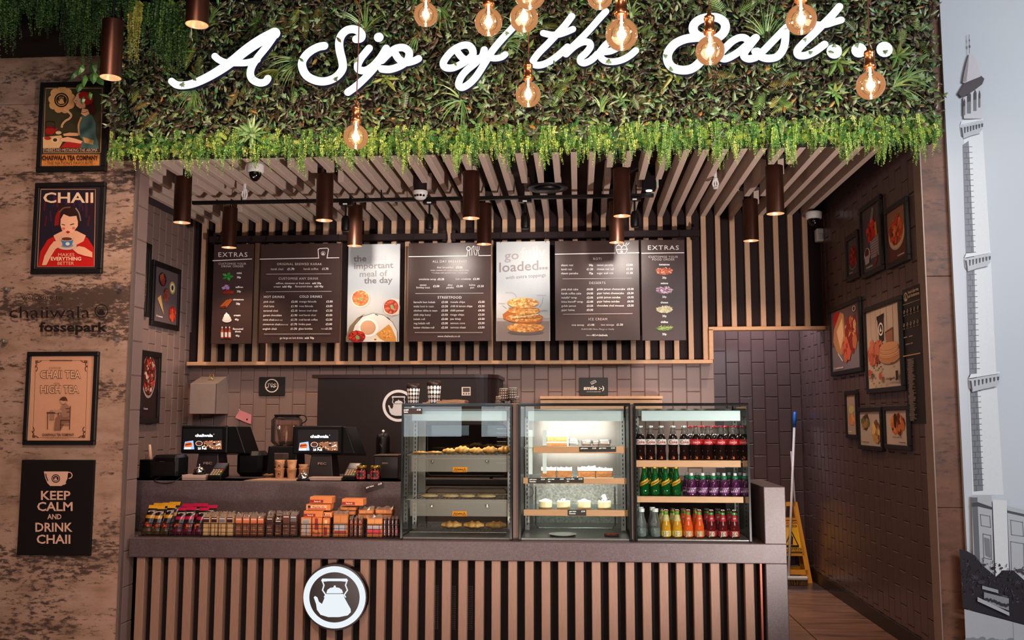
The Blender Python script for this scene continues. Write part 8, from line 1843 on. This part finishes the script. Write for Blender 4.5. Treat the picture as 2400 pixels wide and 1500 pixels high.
# small wall signs
def wsign(x0, x1, y0, y1, Y, label, fn):
    a = atY(x0, y1, Y); c = atY(x1, y0, Y); t = thing('small_sign', label, 'sign', ((a.x + c.x) / 2, Y, a.z)); MB().cbox(a.x, c.x, Y, 8.238, a.z, c.z, .002).build('panel', mat('black_sign_panel', '#130e0e', .45), t); A = Art(plY(Y), step=.0004); fn(A); A.build('print', M_art, t)
def halal(A):
    c = '#d0c0b4'; A.ring(637, 904, 13.6, 16, c, n=36)
    A.line([(647.5, 901), (644, 899.5), (641, 901), (643, 903.5), (647, 905.5), (642, 908), (639.5, 906.5)], 1.5, c); A.line([(647, 906), (640, 906.5), (638, 905), (637.5, 897.5)], 1.5, c); A.line([(638, 905), (635.5, 907)], 1.5, c); A.line([(636.5, 907.5), (632.5, 898)], 1.5, c); A.line([(629, 898), (629.5, 905), (628, 908.5), (625.5, 909), (624, 906.5)], 1.5, c)
wsign(606, 668, 883.5, 927, 8.225, 'small black sign with a round white Arabic emblem on the back wall', halal)
def smile(A):
    c = '#d8ccc4'; A.text('smile :-)', 1368, 913.5, 8.5, c, x1=1416, bold=.03); A.text('you are on camera here', 1375, 919, 2.4, c, x1=1408); A.line([(1386, 900), (1384, 896), (1394, 891), (1398, 895), (1390, 899.5)], 1.2, c, close=True); A.line([(1388, 897), (1396, 893)], 1, c); A.line([(1387, 901), (1391, 898)], 1.4, c)
wsign(1358, 1424.5, 885, 927, 8.22, 'small black sign reading smile on the back wall tiles', smile)
X0, X1 = xat(1265, 8.05, 935), xat(1554, 8.05, 935); z0, z1 = atY(1400, 950, 8.05).z, atY(1400, 928.5, 8.05).z
t = thing('oak_shelf', 'pale oak boxed shelf edge running behind the cake cabinet', 'shelf', ((X0 + X1) / 2, 8.05, z0))
MB().cbox(X0, X1, 8.05, 8.236, z1 - .024, z1, .003).build('shelf_board', M_trim, t); MB().cbox(X0 + .004, X1 - .004, 8.07, 8.236, z0 - .06, z1 - .03, .003).build('fascia', M_trim, t)

# ================================================================ PASSAGE
Yw = 8.93; sgn_ = thing('wet_floor_sign', 'yellow folding cleaning in progress floor sign at the end of the passage', 'floor sign', (1.93, 8.78, 0))
zt3 = .70; x0b, x1b = 1.76, 2.045; x0t, x1t = 1.86, 1.955
def side_(y_b, y_t, nm):
    b = MB(); d = .012
    def bar(p, q, w):
        (xa, va), (xb_, vb) = p, q
        def P_(x, v, dy): return (x, y_b + (y_t - y_b) * v + dy, zt3 * v)
        b.hexa([P_(xa - w, va, 0), P_(xa + w, va, 0), P_(xa + w, va, d), P_(xa - w, va, d), P_(xb_ - w, vb, 0), P_(xb_ + w, vb, 0), P_(xb_ + w, vb, d), P_(xb_ - w, vb, d)])
    bar((x0b, 0), (x0t, 1), .022); bar((x1b, 0), (x1t, 1), .022)
    for v0, v1 in ((.10, .16), (.33, .80), (.95, 1.0)):
        w0, w1 = x0b + (x0t - x0b) * v0, x1b + (x1t - x1b) * v0; w2, w3 = x0b + (x0t - x0b) * v1, x1b + (x1t - x1b) * v1
        yy = lambda v: y_b + (y_t - y_b) * v
        b.hexa([(w0, yy(v0), zt3 * v0), (w1, yy(v0), zt3 * v0), (w1, yy(v0) + d, zt3 * v0), (w0, yy(v0) + d, zt3 * v0), (w2, yy(v1), zt3 * v1), (w3, yy(v1), zt3 * v1), (w3, yy(v1) + d, zt3 * v1), (w2, yy(v1) + d, zt3 * v1)])
    return b.build(nm, mat('yellow_plastic', '#d8901c', .4), sgn_)
side_(8.70, 8.80, 'front_panel'); side_(8.93, 8.82, 'rear_panel')
def sm(u, v):
    w0 = x0b + (x0t - x0b) * v; w1 = x1b + (x1t - x1b) * v; return Vector((w0 + (w1 - w0) * u, 8.70 + .10 * v, zt3 * v))
A = Art(sm, step=.0006, base=.002); A.poly([(.06, .36), (.94, .36), (.92, .78), (.08, .78)], '#e0a81c'); A.line([(.08, .37), (.92, .37), (.90, .77), (.10, .77)], .012, '#2a1408', close=True)
A.line([(.2, .45), (.5, .64), (.8, .45)], .028, '#1c1008', close=True); A.poly([(.46, .47), (.54, .47), (.58, .56), (.5, .59)], '#1c1008')
A.mb.col('#9a1c18')
def tx_(s, u0, u1, v, h, c):
    vs, fs = text_mesh(s, .03); mx = max(q[0] for q in vs); A.k += 1; A.mb.col(c); A.mb.add([A._p(u0 + (u1 - u0) * q[0] / mx, v + h * q[1] / CAPH) for q in vs], fs)
tx_('CAUTION', .12, .88, .725, .035, '#9a1c18'); tx_('WET FLOOR', .14, .86, .685, .028, '#2a1408'); tx_('CLEANING', .12, .9, .405, .026, '#2a1408'); tx_('IN PROGRESS', .12, .9, .375, .022, '#2a1408'); A.build('warning_print', M_art, sgn_)
t = thing('mop', 'white mop pole with a blue grip leaning in the passage corner', 'mop', (1.82, 8.86, 0))
a = Vector((1.835, 8.60, .045)); top = atY(1863, 966, 8.98); d = (top - a); MB().tube([a, a + d * .93], .0115, 12).build('pole', mat('white_pole', '#d8cfc8', .35), t, smooth=True)
MB().tube([a + d * .905, a + d * .995, top], [.016, .016, .012], 14).build('blue_grip', mat('blue_grip', '#1a6ac8', .4), t, smooth=True)
MB().cbox(1.78, 2.0, 8.56, 8.63, .045, .075, .008).build('head_block', mat('pale_block', '#c8beb8', .4), t)
b = MB()
for k in range(60): x = 1.785 + .21 * (k % 20) / 19; y = 8.57 + .025 * (k // 20); b.tube([(x, y, .046), (x + rp.uniform(-.012, .012), y + rp.uniform(-.01, .0), .003)], .003, 4)
b.build('bristles', mat('brown_bristle', '#6a4a28', .9), t, kind='stuff')
MB_ = thing('spare_handle', 'thin pale handle standing behind the yellow floor sign', 'handle', (2.0, 8.98, 0))
MB().tube([(2.03, 8.99, 0), (1.985, 9.02, 1.15)], .009, 10).build('pole', mat('pale_pole', '#a89a94', .4), MB_, smooth=True)
lamp('AREA', 'passage_ceiling_lamp', (1.62, 8.62, 2.72), 20, (0.84, 0.84, 1.0), (1.62, 8.62, 0), shape='RECTANGLE', size=.6, size_y=.3)
# small pieces belong to the part they are fixed to
for kid, host in (('lamp_lens', 'reflector'), ('filament', 'glass_globe'), ('lit_screen', 'screen_bezel'), ('button', 'dome'), ('print', 'pack'), ('film_top', 'pack'), ('print', 'panel'), ('print', 'card'), ('hook', 'panel'),
                  ('print', 'cup'), ('lid', 'cup'), ('display', 'body'), ('keypad', 'body'), ('dark_dome', 'housing'), ('lens', 'housing'), ('vent_slot', 'housing'), ('lit_face', 'case'), ('adapter_label', 'adapter'), ('crumbs', 'swirl'), ('white_knob', 'body'), ('latch', 'sound_cover'), ('label_print', 'jar')):
    for root in [o for o in bpy.data.objects if o.type == 'EMPTY' and o.parent is None]:
        ch = [c for c in root.children]; hs = [c for c in ch if c.name.split('.')[0] == host]; ks = [c for c in ch if c.name.split('.')[0] == kid]
        if len(hs) == 1 and len(ch) - len(ks) >= 2:
            for c in ks: c.parent = hs[0]
